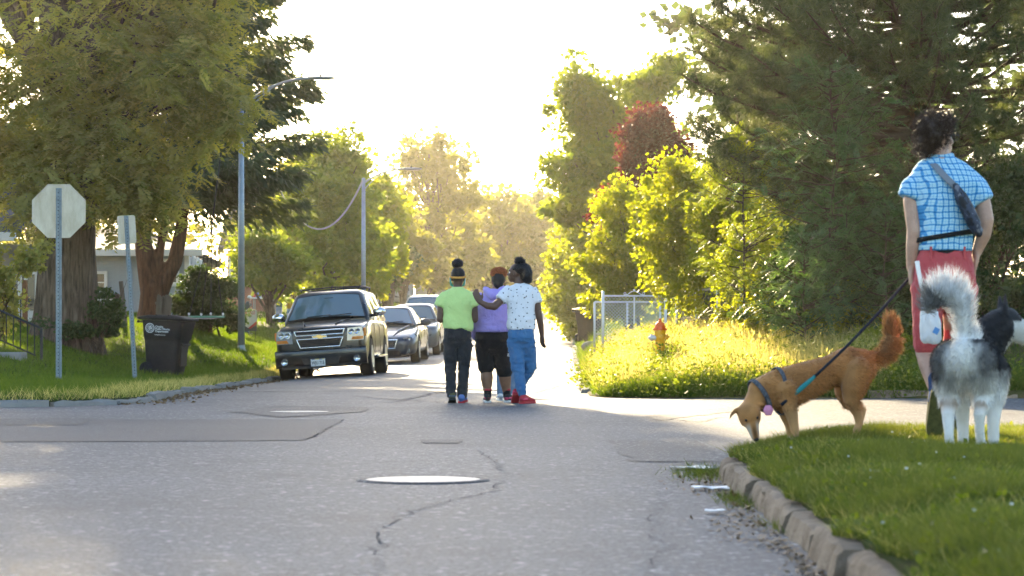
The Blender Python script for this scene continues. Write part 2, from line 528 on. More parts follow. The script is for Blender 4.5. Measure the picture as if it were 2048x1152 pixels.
kerb(npath, r_z, M_KERB, 5, '', (.6, 1.9), (.006, .06), .18, .112, 0.0, .018)
lpath = [(-40, YNL), (-9.5, YNL)] + [(float(xl_c(y)), y) for y in YNL + 3.0 * (1 - np.cos(np.linspace(.3, math.pi / 2, 14)))] + [(float(xl_c(y)), y) for y in np.linspace(30, 100, 44)]
lpath = [(p[0], p[1]) for p in lpath]
# lawn lies on the left of travel here, so run it backwards
kerb(lpath[::-1], r_z, M_KERB2, 8, '', (.6, 1.8), (.02, .12), .15, .085, .18, .03)
rpath = [(float(XR(y)), y) for y in np.linspace(100, 36, 50)]
rpath = [(p[0], p[1]) for p in rpath[::-1]]
rp2 = [(14.0, YN + .6), (9., YN + .6), (3.2, YN + .6)]
kerb([(float(XR(y)), y) for y in np.linspace(36, 100, 50)], r_z, M_KERB2, 9, '', (.7, 1.6), (.01, .05), .15, .11, .1, .03)
kerb([(24., YN + .6), (9.0, YN + .6), (4.6, YN + .6)], r_z, M_KERB, 10, '', (.8, 2.), (.01, .04), .15, .1, .1, .02)

# patches, cracks and covers in the asphalt
def sheet(name, poly, m, dz, sub=10, kind='structure'):
    """thin sheet following the road"""
    bm = bmesh.new()
    vs_ = [bm.verts.new((x, y, 0)) for x, y in poly]; bm.faces.new(vs_)
    bmesh.ops.triangulate(bm, faces=bm.faces)
    bmesh.ops.subdivide_edges(bm, edges=bm.edges, cuts=5, use_grid_fill=True)
    for v in bm.verts: v.co.z = float(r_z(v.co.x, v.co.y)) + dz
    bmesh.ops.recalc_face_normals(bm, faces=bm.faces)
    me = bpy.data.meshes.new(name); bm.to_mesh(me); bm.free()
    o = link(name, me, None, m); tag(o, kind=kind); return o
def G(px, py):
    """photo pixel on the road -> x, y"""
    d = 20.0
    for _ in range(30):
        x = (px - 1024) / FPX * d; d = FPX * (CAMH - float(r_z(x, d))) / (py - HOR)
    return ((px - 1024) / FPX * d, d)
def wob(poly, seed, amp=.03, step=.25):
    rng = RS(seed); out = []
    for i in range(len(poly)):
        a = np.array(poly[i]); b = np.array(poly[(i + 1) % len(poly)]); n = max(1, int(np.linalg.norm(b - a) / step))
        for k in range(n): out.append(tuple(a + (b - a) * k / n + rng.normal(0, amp, 2) * (k > 0)))
    return out
sheet('road_patch', wob([G(686, 839), G(612, 881), G(300, 884), (-9, 17.9), (-9, 22.6)], 1, .02), M_PATCH, .004)
sheet('road_patch', wob([G(190, 838.5), G(160, 851), (-9, 20.9), (-9, 22.8)], 2, .02), M_PATCH2, .008)
sheet('road_patch', wob([G(842, 880), G(926, 880), G(920, 887), G(846, 887)], 3, .012, .1), M_PATCH, .004)
sheet('road_patch', wob([G(1218, 882), G(1395, 882), G(1460, 925), G(1262, 924)], 4, .02), M_PATCH2, .004)
sheet('road_patch', wob([G(1290, 832), G(1480, 812), G(1500, 820), G(1310, 842)], 14, .02), M_PATCH2, .004)
sheet('road_patch', wob([G(466, 824), G(560, 812), G(735, 815), G(730, 824), G(560, 836)], 5, .04), M_PATCH2, .006)
def crack(pts, w, seed, jit=.035):
    rng = RS(seed); P = [np.array(G(*p)) for p in pts]; Q = []
    for a, b in zip(P[:-1], P[1:]):
        n = max(2, int(np.linalg.norm(b - a) / .09))
        for k in range(n): Q.append(a + (b - a) * k / n + rng.normal(0, jit, 2) * np.array([1, .6]))
    Q.append(P[-1]); V = []; F = []
    for k, q in enumerate(Q):
        ww = w * rng.uniform(.3, 1.3) * (.2 + .8 * math.sin(math.pi * (k + .5) / len(Q)) ** .4)
        t = Q[min(k + 1, len(Q) - 1)] - Q[max(k - 1, 0)]; t = t / (np.linalg.norm(t) + 1e-9); nn = np.array([t[1], -t[0]])
        for s in (-1, 1):
            x, y = q + nn * ww * s * .5; V.append((x, y, float(r_z(x, y)) + .0035))
        if k: F.append((2 * k - 2, 2 * k - 1, 2 * k + 1, 2 * k))
    me = bpy.data.meshes.new('road_crack'); me.from_pydata(V, [], F); me.update()
    o = link('road_crack', me, None, M_CRACK); tag(o, kind='structure')
crack([(728, 1150), (760, 1090), (778, 1050), (830, 1020), (905, 1000), (985, 985), (1010, 955)], .009, 1)
crack([(940, 898), (985, 915), (1000, 940), (1060, 955), (1140, 962)], .009, 2)
crack([(280, 1078), (520, 1086), (760, 1094), (1010, 1100)], .008, 3, .02)
crack([(1218, 881), (1300, 882), (1420, 882)], .015, 4, .02)
crack([(1258, 905), (1300, 925), (1380, 928)], .015, 5, .02)
crack([(780, 806), (880, 785), (960, 772), (1090, 765)], .05, 6, .06)
crack([(1120, 770), (1060, 790), (1000, 795)], .04, 7, .06)
crack([(0, 886), (240, 884), (440, 882), (612, 881)], .03, 8, .015)
crack([(612, 881), (650, 860), (686, 839)], .025, 9, .012)
crack([(0, 915), (200, 900), (430, 905), (640, 893), (830, 896)], .008, 10, .04)
crack([(1440, 835), (1400, 845), (1330, 838)], .025, 11, .03)
crack([(700, 792), (800, 800), (1000, 812), (1165, 815)], .03, 12, .05)
crack([(600, 975), (760, 968), (980, 972), (1200, 978)], .006, 13, .03)
crack([(1340, 985), (1300, 1040), (1330, 1100), (1290, 1150)], .006, 14, .03)

M_IRON = mat('cast_iron', (0.34, 0.33, 0.32), .55, .5, var=.35, scale=25, bump=.15, bscale=90)
def manhole(px, py, r, label):
    x, y = G(px, py); z = float(r_z(x, y))
    slope = (float(r_z(x, y + .3)) - z) / .3
    root = empty('manhole_cover', (x, y, z)); root.rotation_euler = (math.atan(slope), 0, 0)
    tag(root, label, 'manhole cover', 'round covers in the road')
    mb = MB().lathe([(r * .90, .006), (r * .90, .010), (r, .009), (r + .012, .002), (r + .012, -.02), (r * .9, -.02)], n=40); mb.build('frame_ring', M_PATCH2, root, auto=40)
    cov = MB().lathe([(0.001, .008), (r * .88, .008), (r * .89, .004), (r * .89, -.02), (0.001, -.02)], n=40).build('cover_plate', M_IRON, root, auto=40)
    k = MB(); st_ = r * .16; return
    for i in range(-6, 7):
        for j in range(-6, 7):
            if (i * st_) ** 2 + (j * st_) ** 2 < (r * .78) ** 2 and (i + j) % 2 == 0: k.box((i * st_, j * st_, .0088), (st_ * .7, st_ * .7, .003))
    tag(k.build('tread', M_IRON, cov), kind='stuff')
manhole(846, 961, .35, 'shiny round manhole cover in the middle of the near road')
manhole(599, 824.5, .35, 'round manhole cover ringed by rough patched asphalt, left of the walkers')
# ------------------------------------------------------------------ foliage tools
def unit(a): return a / (np.linalg.norm(a, axis=1, keepdims=True) + 1e-9)
def rdir(rng, n): return unit(rng.normal(0, 1, (n, 3)))
def leaf_quads(P, A, Ln, Wd, rng, fold=.18, sdir=None):
    """diamond leaves: base P, axis A, length Ln, half width Wd"""
    n = len(P); A = unit(A)
    S = rdir(rng, n) if sdir is None else sdir
    S = unit(S - A * (S * A).sum(1, keepdims=True)); Nn = np.cross(A, S)
    Ln = np.broadcast_to(np.asarray(Ln, float), (n,))[:, None]; Wd = np.broadcast_to(np.asarray(Wd, float), (n,))[:, None]
    V = np.empty((n, 4, 3))
    V[:, 0] = P; V[:, 1] = P + A * Ln * .45 + S * Wd + Nn * Wd * fold; V[:, 2] = P + A * Ln - Nn * Wd * fold * 2; V[:, 3] = P + A * Ln * .45 - S * Wd + Nn * Wd * fold
    return V.reshape(-1, 3), np.arange(4 * n).reshape(-1, 4)
def foliage(name, V, Q, rnd, m, parent=None):
    me = np_mesh(name, V, Q, attrs={'rnd': np.repeat(rnd, 4)})
    return link(name, me, parent, m)
def limb_pts(a, b, rng, n=6, sag=0.0, wig=.06):
    a = np.array(a, float); b = np.array(b, float); L = np.linalg.norm(b - a); out = []
    j = rng.normal(0, wig * L, (n + 1, 3))
    for k in range(n + 1):
        t = k / n; p = a + (b - a) * t; p[2] += sag * L * math.sin(math.pi * t) ; p += j[k] * math.sin(math.pi * t) * .6
        out.append(tuple(p))
    return out
def ellipsoid_pts(rng, ells, n, lo=.45):
    """points in a set of ellipsoids (c, r), towards the surface"""
    vol = np.array([e[1][0] * e[1][1] * e[1][2] for e in ells]) ** .75; vol /= vol.sum()
    k = rng.choice(len(ells), n, p=vol)
    C = np.array([e[0] for e in ells], float)[k]; R = np.array([e[1] for e in ells], float)[k]
    u = rdir(rng, n) * (lo + (1 - lo) * rng.rand(n, 1) ** .6)
    return C + u * R, u
def E(px, py, d, rx, ry, depth=None):
    """crown ellipsoid from photo extents"""
    c = W(px, py, d); k = d / FPX
    return ((c.x, c.y, c.z), (rx * k, depth if depth else rx * k, ry * k))
M_BARK = mat('bark_grey_brown', (0.20, 0.15, 0.11), .95, spec=.05, scale=5, col2=(0.045, 0.032, 0.022), bump=1.0, bscale=10, stretch=(4, 4, .35))
M_BARKR = mat('bark_red_brown', (0.15, 0.072, 0.040), .9, scale=4, col2=(0.05, 0.024, 0.015), bump=1.0, bscale=12, stretch=(3, 3, .6))
M_TWIG = mat('twig_bark', (0.08, 0.055, 0.035), .9, var=.3)

def trunk_mesh(name, pts, rad, m, parent, seed=0, n=14, rough=.06, voxel=None):
    """tapered trunk with furrowed surface"""
    P = [Vector(p) for p in pts]; QN = 26
    Pi = []; Ri = []
    for k in range(QN):
        t = k / (QN - 1) * (len(P) - 1); i = min(int(t), len(P) - 2); f = t - i
        Pi.append(P[i].lerp(P[i + 1], f)); Ri.append(rad[i] + (rad[i + 1] - rad[i]) * f)
    me = MB().tube(Pi, Ri, n=n).mesh(name, True)
    co = coords(me); no = normals(me)
    ang = np.arctan2(co[:, 1] - P[0].y, co[:, 0] - P[0].x)
    d = .6 * vnoise(np.stack([np.cos(ang) * 8, np.sin(ang) * 8, co[:, 2] * 1.1], 1), 1.3, seed, 3) + .5 * vnoise(np.stack([np.cos(ang) * 2, np.sin(ang) * 2, co[:, 2] * .4], 1), 1.0, seed + 3, 2)
    rr = np.interp(co[:, 2], sorted(p.z for p in Pi), [Ri[i] for i in np.argsort([p.z for p in Pi])])
    set_coords(me, co + no * (d * rough * 2)[:, None] * rr[:, None])
    return link(name, me, parent, m)

def tree(name, label, ells, base, seed, nclump, per, leaf, m, clump_r=.45, trunk_r=.14, limbs=16, bark=None, cat='tree', group=None, lo=.45, aspect=.42, droop=.25, sh=None, stems=1):
    rng = RS(seed); bark = bark or M_BARK
    root = empty(name, base); tag(root, label, cat, group)
    base = np.array(base, float)
    nv = int(nclump * .45); nb_ = nclump - nv
    C, u = ellipsoid_pts(rng, ells, nv * 3, lo)
    mr = np.mean([e[1][0] for e in ells]); gap = vnoise(C, 1.4 / max(mr, .3), seed, 2) + rng.normal(0, .12, len(C))
    keep = np.argsort(-gap)[:nv]; C = C[keep] - base; u = u[keep]
    # boughs: clumps strung along limbs that reach past the outline
    nl = max(6, nb_ // 9); Tp, ut = ellipsoid_pts(rng, ells, nl, .8); Tp = Tp + ut * mr * rng.uniform(-.1, .34, (nl, 1)) - base
    ctr = np.array([e[0] for e in ells], float).mean(0) - base
    st0 = np.stack([ctr[0] * .5 + Tp[:, 0] * .15, ctr[1] * .5 + Tp[:, 1] * .15, Tp[:, 2] * rng.uniform(.35, .8, nl)], 1)
    kk = rng.randint(0, nl, nb_); tt = rng.uniform(.5, 1.03, nb_)[:, None]
    Cb = st0[kk] * (1 - tt) + Tp[kk] * tt + np.array([0, 0, 1.]) * (np.sin(tt * 3.14) * .06 * mr) + rng.normal(0, 1, (nb_, 3)) * mr * .07 * (1.3 - tt)
    C = np.concatenate([C, Cb]); u = np.concatenate([u, unit(Tp - st0)[kk]])
    # trunk and limbs
    top = np.array(max((e[0] for e in ells), key=lambda c: c[2])) - base
    mb = MB()
    for s in range(stems):
        o = np.array([rng.normal(0, .15 * (stems > 1)), rng.normal(0, .15 * (stems > 1)), -.2])
        tp = top * np.array([1, 1, 1.05]) + rng.normal(0, .25 * (stems > 1), 3)
        pts = limb_pts(o, tp, rng, 7, 0, .02); mb.tube(pts, list(np.linspace(trunk_r, trunk_r * .22, 8) * (1.0 if stems == 1 else .7)), n=9)
    ax = np.array(limb_pts((0, 0, -.2), top, RS(seed), 12, 0, 0))
    pick = rng.choice(nclump, min(limbs, nclump), replace=False)
    for k in pick:
        h = C[k][2] * rng.uniform(.25, .75); i = int(np.clip(h / max(top[2], .1) * 12, 1, 11))
        a = ax[i]; mb.tube(limb_pts(a, C[k], rng, 5, rng.uniform(0, .12), .05), list(np.linspace(trunk_r * .34, trunk_r * .07, 6)), n=5)
    mb.build('trunk', bark, root, smooth=True)
    # leaves
    n = nclump * per; ci = np.repeat(np.arange(nclump), per)
    off = rdir(rng, n) * (rng.rand(n, 1) ** .5) * clump_r * np.array([1, 1, .62]) * (.35 + 1.15 * rng.rand(nclump))[ci][:, None]
    P = C[ci] + off
    A = unit(off * .9 + u[ci] * .35 + rdir(rng, n) * .35 + np.array([0, 0, -droop]))
    L = leaf * rng.uniform(.65, 1.25, n)
    V, Q = leaf_quads(P, A, L, L * aspect, rng)
    rnd = np.clip(.55 * rng.rand(nclump)[ci] + .45 * rng.rand(n), 0, 1)
    foliage('crown', V, Q, rnd, m, root)
    return root

def pinnate(P, A, Ln, rng, pairs=6, lw=.30, ratio=.36, droop=.5):
    """compound leaves: rachis from P along A drooping, with paired leaflets"""
    n = len(P); A = unit(A); Ln = np.broadcast_to(np.asarray(Ln, float), (n,))
    S = np.cross(A, np.array([0, 0, 1.]) + rng.normal(0, .35, (n, 3))); S = unit(S); Nn = np.cross(S, A)
    PP = []; AA = []; LL = []; SS = []; own = []
    for k in range(pairs + 1):
        t = .18 + .82 * k / pairs
        c = P + A * (Ln * t)[:, None] + np.array([0, 0, -1.]) * (Ln * droop * t * t * .5)[:, None]
        sides = (0,) if k == pairs else (-1, 1)
        for s in sides:
            d = A * (.55 if s else 1.0) + S * s * .85 + np.array([0, 0, -.25]) + rng.normal(0, .12, (n, 3))
            PP.append(c); AA.append(d); LL.append(Ln * ratio * (1 - .35 * abs(t - .55)) * rng.uniform(.85, 1.15, n)); SS.append(np.cross(d, Nn) + rng.normal(0, .25, (n, 3))); own.append(np.arange(n))
    return np.concatenate(PP), np.concatenate(AA), np.concatenate(LL), np.concatenate(SS), np.concatenate(own)

# ------------------------------------------------------------------ materials for foliage
ML_ASH = leaf_mat('leaf_walnut', (0.13, 0.165, 0.05), (0.29, 0.29, 0.10), .55, (2.1, 1.8, .5))
ML_SPR = leaf_mat('needles_spruce', (0.065, 0.10, 0.06), (0.11, 0.15, 0.075), .3, (1.8, 1.5, .6))
ML_PINE = leaf_mat('needles_pine', (0.038, 0.075, 0.032), (0.12, 0.165, 0.066), .34, (1.9, 1.5, .6))
ML_GRN = leaf_mat('leaf_green', (0.075, 0.13, 0.025), (0.14, 0.19, 0.035), .58, (2.6, 2.1, .5))
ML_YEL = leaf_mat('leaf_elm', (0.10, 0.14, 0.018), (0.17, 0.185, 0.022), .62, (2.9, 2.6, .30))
ML_RED = leaf_mat('leaf_purple', (0.055, 0.017, 0.016), (0.095, 0.032, 0.024), .42, (2.4, 1.4, .8))
ML_FAR = leaf_mat('leaf_far', (0.09, 0.115, 0.025), (0.15, 0.165, 0.035), .55, (2.7, 2.2, .5))
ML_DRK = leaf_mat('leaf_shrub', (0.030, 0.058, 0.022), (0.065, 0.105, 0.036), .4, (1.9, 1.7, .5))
ML_LOC = leaf_mat('leaf_locust', (0.06, 0.12, 0.06), (0.095, 0.16, 0.07), .4, (1.9, 1.8, .5))

# ------------------------------------------------------------------ left: the big walnut and the spruce
def lz(x, y): return float(left_z(x, y))
def rz_(x, y): return float(right_z(x, y))

def big_walnut():
    rng = RS(11); d = 50.0; b = Vector(((132 - 1024) / FPX * d, d, 0)); b.z = lz(b.x, b.y) - .05
    root = empty('walnut_tree', b); tag(root, 'huge leafy tree with thick furrowed trunk behind the octagonal sign', 'tree')
    trunk_mesh('trunk', [(0, 0, -.3), (0, 0, .05), (.02, 0, .5), (.03, 0, 1.2), (.05, 0, 2.4), (.12, 0, 3.6), (.1, .1, 5.2), (.0, .2, 7)], [.85, .78, .66, .60, .54, .50, .45, .30], M_BARK, root, 3, 90, .11)
    ells = [E(100, 250, 48, 260, 190, 2.2), E(60, 60, 48.5, 330, 230, 3.6), E(150, 330, 47.6, 150, 110, 1.2), E(40, 400, 47.8, 90, 60, 1.2), E(310, 180, 48.5, 160, 150, 2.6), E(395, 180, 48, 95, 75, 1.6), E(220, 330, 48.5, 170, 110, 2.4), E(-60, 330, 50, 190, 150, 3), E(330, 30, 50, 190, 130, 3), E(430, 90, 50, 85, 70, 1.8),
            E(90, -240, 51, 420, 260, 5), E(330, -200, 51, 260, 200, 4.5), E(30, -470, 52, 330, 200, 4.5), E(488, 232, 48, 32, 26, .8), E(200, 400, 48.5, 110, 50, 1.4), E(290, 385, 48.5, 60, 60, 1.)]
    nb = np.array(b)
    C, u = ellipsoid_pts(rng, ells, 3200, .35); gp = vnoise(C, .85, 9, 2) + rng.normal(0, .1, 3200); kp = np.argsort(-gp)[:1500]; C = C[kp]; u = u[kp]
    Ch, uh = ellipsoid_pts(rng, ells[-6:-3] if False else [e for e in ells if e[0][2] > 9.0], 420, .1); C = np.concatenate([C[:1180], Ch[:320]]); u = np.concatenate([u[:1180], uh[:320]])  # extra clumps added above the view to keep sun spots off the road
    mb = MB()
    for k in rng.choice(1500, 46, replace=False):
        a = np.array([.1, .1, rng.uniform(3.0, 6.5)]); e = C[k] - nb
        if e[2] < 3.2: a[2] = 3.0
        mb.tube(limb_pts(a, e, rng, 7, rng.uniform(.02, .15), .05), list(np.linspace(.12, .012, 8)), n=6)
    for k in range(3):
        a = rng.rand() * 6.28; mb.tube(limb_pts((.1, .1, 4.5), (3.5 * math.cos(a), 3 * math.sin(a), 10), rng, 6, .1, .03), [.3, .26, .22, .18, .14, .1, .06], n=8)
    mb.build('limbs', M_BARK, root, smooth=True)
    per = 8; n = 1500 * per; ci = np.repeat(np.arange(1500), per)
    P = C[ci] + rdir(rng, n) * (rng.rand(n, 1) ** .5) * .55 - nb
    az = rng.rand(n) * 6.283
    A = unit(np.stack([np.cos(az), np.sin(az), rng.uniform(-.75, .1, n)], 1) + u[ci] * .4)
    PP, AA, LL, SS, own = pinnate(P, A, rng.uniform(.30, .52, n), rng, 6, droop=.6)
    V, Q = leaf_quads(PP, AA, LL, LL * .235, rng, .2, SS)
    rnd = np.clip(.7 * rng.rand(1500)[ci][own] + .2 * rng.rand(n)[own] + .1 * rng.rand(len(own)), 0, 1)
    foliage('crown', V, Q, rnd, ML_ASH, root)
big_walnut()

def spruce(name, label, b, H, R, seed, nb, twigs, m, zlow, forked=True, tl=.38):
    rng = RS(seed); root = empty(name, b); tag(root, label, 'tree')
    if forked:
        mb = MB()
        mb.tube([(-.05, 0, -.3), (-.03, 0, .1), (.0, 0, .45), (.02, 0, .95)], [.52, .43, .37, .36], n=20, round_=True)
        mb.tube([(.0, 0, .7), (-.12, 0, 1.3), (-.24, 0, 2.), (-.30, 0, 3.2), (-.2, 0, 6), (0, 0, H * .8)], [.33, .27, .24, .22, .17, .06], n=14, round_=True)
        mb.tube([(.08, 0, .65), (.30, .0, 1.15), (.62, .02, 1.75), (.78, .05, 2.6), (.85, .1, 4.2), (.6, .1, H * .6)], [.29, .25, .21, .18, .15, .05], n=14, round_=True)
        mb.tube([(.0, 0, 1.15), (.16, .05, 1.8), (.3, .1, 2.7), (.4, .2, 4.4)], [.16, .13, .11, .07], n=10, round_=True)
        me = skin_union(mb, .055, 2); co = coords(me); no = normals(me)
        dd = vnoise(co * np.array([1, 1, .25]), 11, 2, 3); set_coords(me, co + no * (dd * .018)[:, None])
        link('trunk', me, root, M_BARKR)
    else:
        trunk_mesh('trunk', [(0, 0, -.2), (0, 0, H * .5), (0, 0, H)], [R * .09, R * .06, .02], M_BARKR, root, 1)
    PP = []; AA = []; LL = []; own = []
    mb = MB()
    for i in range(nb):
        t = rng.rand() ** .8; z = zlow + (H - zlow) * t
        az = rng.rand() * 6.283; L = R * (1 - t) ** .75 * rng.uniform(.75, 1.12) + .25
        if t < .06: L *= .9
        k = np.linspace(.12, 1, 9); dirh = np.array([math.cos(az), math.sin(az)])
        dr = rng.uniform(.12, .3)
        pz = z + L * (.12 * k - dr * k * k + .12 * k ** 4)
        pts = np.stack([dirh[0] * L * k, dirh[1] * L * k, pz], 1)
        if i % 3 == 0: mb.tube([(0, 0, z)] + [tuple(p) for p in pts[::2]], [.035, .03, .022, .016, .01, .004], n=4)
        hi = t > .48
        n = int(twigs * (L / R + .25) * (.3 if hi else 1))
        tt = rng.uniform(.18, 1, n) ** .8
        base = np.stack([np.interp(tt, k, pts[:, j]) for j in range(3)], 1)
        side = np.array([-dirh[1], dirh[0], 0])
        s = rng.choice([-1, 1], n)
        wd = .42 * L * (1.05 - tt) * rng.rand(n) + .05
        base = base + side * (s * wd)[:, None] + np.array([0, 0, -1]) * (wd * .35 + rng.rand(n) * .28)[:, None] + rng.normal(0, .05, (n, 3))
        a = np.array([dirh[0], dirh[1], 0]) * .75 + side * (s * .65)[:, None] + np.array([0, 0, -1.]) * rng.uniform(.15, 1.0, n)[:, None] + rng.normal(0, .25, (n, 3))
        PP.append(base); AA.append(a); LL.append(tl * rng.uniform(.5, 1.2, n) * (1.8 if hi else 1.0)); own.append(np.full(n, rng.rand()))
    tag(mb.build('branches', M_TWIG, root), kind='stuff')
    P = np.concatenate(PP); A = np.concatenate(AA); L = np.concatenate(LL); own = np.concatenate(own)
    V, Q = leaf_quads(P, A, L, L * .10 + .010, rng, .3)
    hs = rng.rand(len(P)) < .5; P2, A2, L2 = P[hs], A[hs], L[hs]
    V2, Q2 = leaf_quads(P2 + unit(A2) * L2[:, None] * .3, A2 + rng.normal(0, .5, A2.shape), L2 * .7, L2 * .09 + .007, rng, .3)
    rnd = np.clip(.5 * own + .5 * rng.rand(len(P)), 0, 1)
    foliage('crown', np.concatenate([V, V2]), np.concatenate([Q, Q2 + len(V)]), np.concatenate([rnd, rnd[hs]]), m, root)
    return root
d = 66.0; x = (305 - 1024) / FPX * d
spruce('spruce_tree', 'tall dark spruce with forked reddish trunk behind the wheeled bin', (x, d, lz(x, d) - .1), 22.0, 4.5, 21, 430, 330, ML_SPR, 3.1)
# ------------------------------------------------------------------ right: pine, locust sapling, shrubs, hedge, red tree
def pine():
    rng = RS(31); d = 39.5
    bx = (1830 - 1024) / FPX * d; b = Vector((bx, d, rz_(bx, d) - .1)); nb = np.array(b)
    root = empty('pine_tree', b); tag(root, 'towering long needled pine behind the man in the plaid shirt', 'tree')
    trunk_mesh('trunk', [(0, 0, -.2), (.02, 0, .6), (.05, 0, 2.5), (.02, 0, 5), (0, 0, 8), (0, 0, 11)], [.36, .28, .24, .2, .14, .05], M_BARKR, root, 4, 20, .05)
    mb = MB(); TP = []; TD = []; own = []
    def prof(z):   # left reach in metres at height z
        return float(np.interp(z, [.6, 1.4, 2.2, 3.0, 4.2, 5.2, 6.2, 7.5, 9, 11.5], [1.4, 1.9, 3.0, 3.9, 3.75, 4.1, 4.3, 4.2, 3.2, .6]))
    for i in range(470):
        z = rng.uniform(.9, 11.2); az = rng.rand() * 6.283
        if i < 120: az = rng.uniform(2.5, 4.3)          # reach towards the street
        elif i < 300: az = rng.uniform(3.5, 6.0)    # and towards the crossing
        L = prof(z) * rng.uniform(.78, 1.06) * (1 if i < 120 else rng.uniform(.6, 1))
        dh = np.array([math.cos(az), math.sin(az)]); k = np.linspace(0, 1, 8); rise = rng.uniform(-.05, .18)
        pz = z + L * (rise * k - .30 * k * (1 - k) + .10 * k ** 3)
        pts = np.stack([dh[0] * L * k + rng.normal(0, .03, 8) * k, dh[1] * L * k + rng.normal(0, .03, 8) * k, pz], 1)
        mb.tube([tuple(p) for p in pts[[0, 2, 4, 6, 7]]], list(np.linspace(.055, .010, 5)), n=4)
        n = int(6 + 6.5 * L)
        for j in range(n):
            t = rng.uniform(.35, 1) ** .7; c = np.array([np.interp(t, k, pts[:, q]) for q in range(3)])
            s = rng.choice([-1, 1]); sl = rng.uniform(.12, .55) * (1.25 - t)
            side = np.array([-dh[1], dh[0], 0]) * s
            tip = c + side * sl + np.array([dh[0], dh[1], 0]) * sl * .9 + np.array([0, 0, rng.uniform(-.05, .25)])
            if j % 2 == 0: mb.tube([tuple(c), tuple(tip)], [.012, .006], n=3)
            dd = (tip - c) / np.linalg.norm(tip - c) + np.array([0, 0, .35])
            TP.append(tip); TD.append(dd); own.append(rng.rand())
        TP.append(pts[-1]); TD.append(np.array([dh[0], dh[1], .4])); own.append(rng.rand())
    tag(mb.build('branches', M_TWIG, root, smooth=True), kind='stuff')
    TP = np.array(TP); TD = unit(np.array(TD)); own = np.array(own); nt = len(TP); per = 44
    thin = np.where((TP[:, 2] > 6.3) | (TP[:, 1] > 1.3), 16, per)
    ci = np.repeat(np.arange(nt), thin); n = len(ci)
    back = rng.rand(n) * .07
    P = TP[ci] - TD[ci] * back[:, None]
    A = unit(TD[ci] * rng.uniform(.1, .9, n)[:, None] + rdir(rng, n) * 1.0)
    Ln = rng.uniform(.15, .25, n); Wd = np.where(thin[ci] < 20, .013, .0080)[:, None]
    S = unit(np.cross(A, rdir(rng, n)))
    V = np.empty((n, 3, 3)); V[:, 0] = P - S * Wd; V[:, 1] = P + S * Wd; V[:, 2] = P + A * Ln[:, None] + np.array([0, 0, -.012])
    me = np_mesh('crown', V.reshape(-1, 3), None, np.arange(3 * n).reshape(-1, 3), attrs={'rnd': np.repeat(np.clip(.75 * own[ci] + .25 * rng.rand(n), 0, 1), 3)})
    link('crown', me, root, ML_PINE)
    print('pine tufts', nt)
pine()

def locust(name, label, px, py0, d, H, seed, nb, R, m=None, lean=0.0, per=11, Lr=(.2, .32)):
    rng = RS(seed); x = (px - 1024) / FPX * d; b = np.array([x, d, rz_(x, d) - .05]); root = empty(name, b); tag(root, label, 'tree' if H > 3 else 'shrub')
    mb = MB(); stem = limb_pts((0, 0, 0), (lean, 0, H), rng, 8, 0, .02); mb.tube(stem, list(np.linspace(.022, .004, 9)), n=6)
    PP = []; AA = []; LL = []; own = []
    for i in range(nb):
        t = rng.uniform(.12, .98); c = np.array([np.interp(t * H, [s[2] for s in stem], [s[q] for s in stem]) for q in range(3)])
        az = rng.rand() * 6.283; L = R * (.30 + .75 * math.sin(math.pi * min(1, t * .95 + .02))) * rng.uniform(.5, 1.05)
        e = c + np.array([math.cos(az) * L, math.sin(az) * L * .8, L * rng.uniform(.1, .8)])
        pts = np.array(limb_pts(c, e, rng, 5, -.05, .03)); mb.tube([tuple(p) for p in pts], list(np.linspace(.012, .003, 6)), n=4)
        tt = rng.uniform(.15, 1, per); q = np.stack([np.interp(tt, np.linspace(0, 1, 6), pts[:, j]) for j in range(3)], 1)
        dr = unit(np.tile(e - c, (per, 1)) + rng.normal(0, .5, (per, 3)) * L)
        PP.append(q); AA.append(dr * 1.0 + np.array([0, 0, -.25])); LL.append(rng.uniform(*Lr, per)); own.append(np.full(per, rng.rand()))
    mb.build('stem', M_TWIG, root)
    P, A, L, o = map(np.concatenate, (PP, AA, LL, own))
    p2, a2, l2, s2, ow = pinnate(P, A, L, rng, 7, droop=.5, ratio=.22)
    V, Q = leaf_quads(p2, a2, l2, l2 * .24, rng, .15, s2)
    foliage('crown', V, Q, np.clip(.5 * o[ow] + .5 * rng.rand(len(ow)), 0, 1), m or ML_LOC, root)
locust('locust_tree', 'young feathery locust tree with blue green leaflets in front of the pine', 1665, 0, 36.0, 4.3, 41, 130, 1.35)
locust('locust_tree', 'small bright leafed locust sapling at the left edge of the pine', 1480, 0, 38.5, 3.4, 42, 60, 1.0, ML_GRN, .1)
locust('locust_tree', 'low locust sprout with arching leaflets right behind the golden dog', 1610, 0, 35.2, 1.75, 43, 40, .85)
locust('locust_tree', 'drooping locust sapling beside the left arm of the man', 1770, 0, 35.6, 2.3, 44, 46, .8)

def bush(name, label, ells, seed, ncl, per, leaf, m, d, px, cr=.32, tr=.05, lo=.4, side='r', cat='shrub', stems=4, limbs=22, group=None, droop=.2, aspect=.42):
    x = (px - 1024) / FPX * d; z = rz_(x, d) if side == 'r' else lz(x, d)
    return tree(name, label, ells, (x, d, z - .05), seed, ncl, per, leaf, m, cr, tr, limbs, M_TWIG, cat, group, lo, aspect, droop, None, stems)
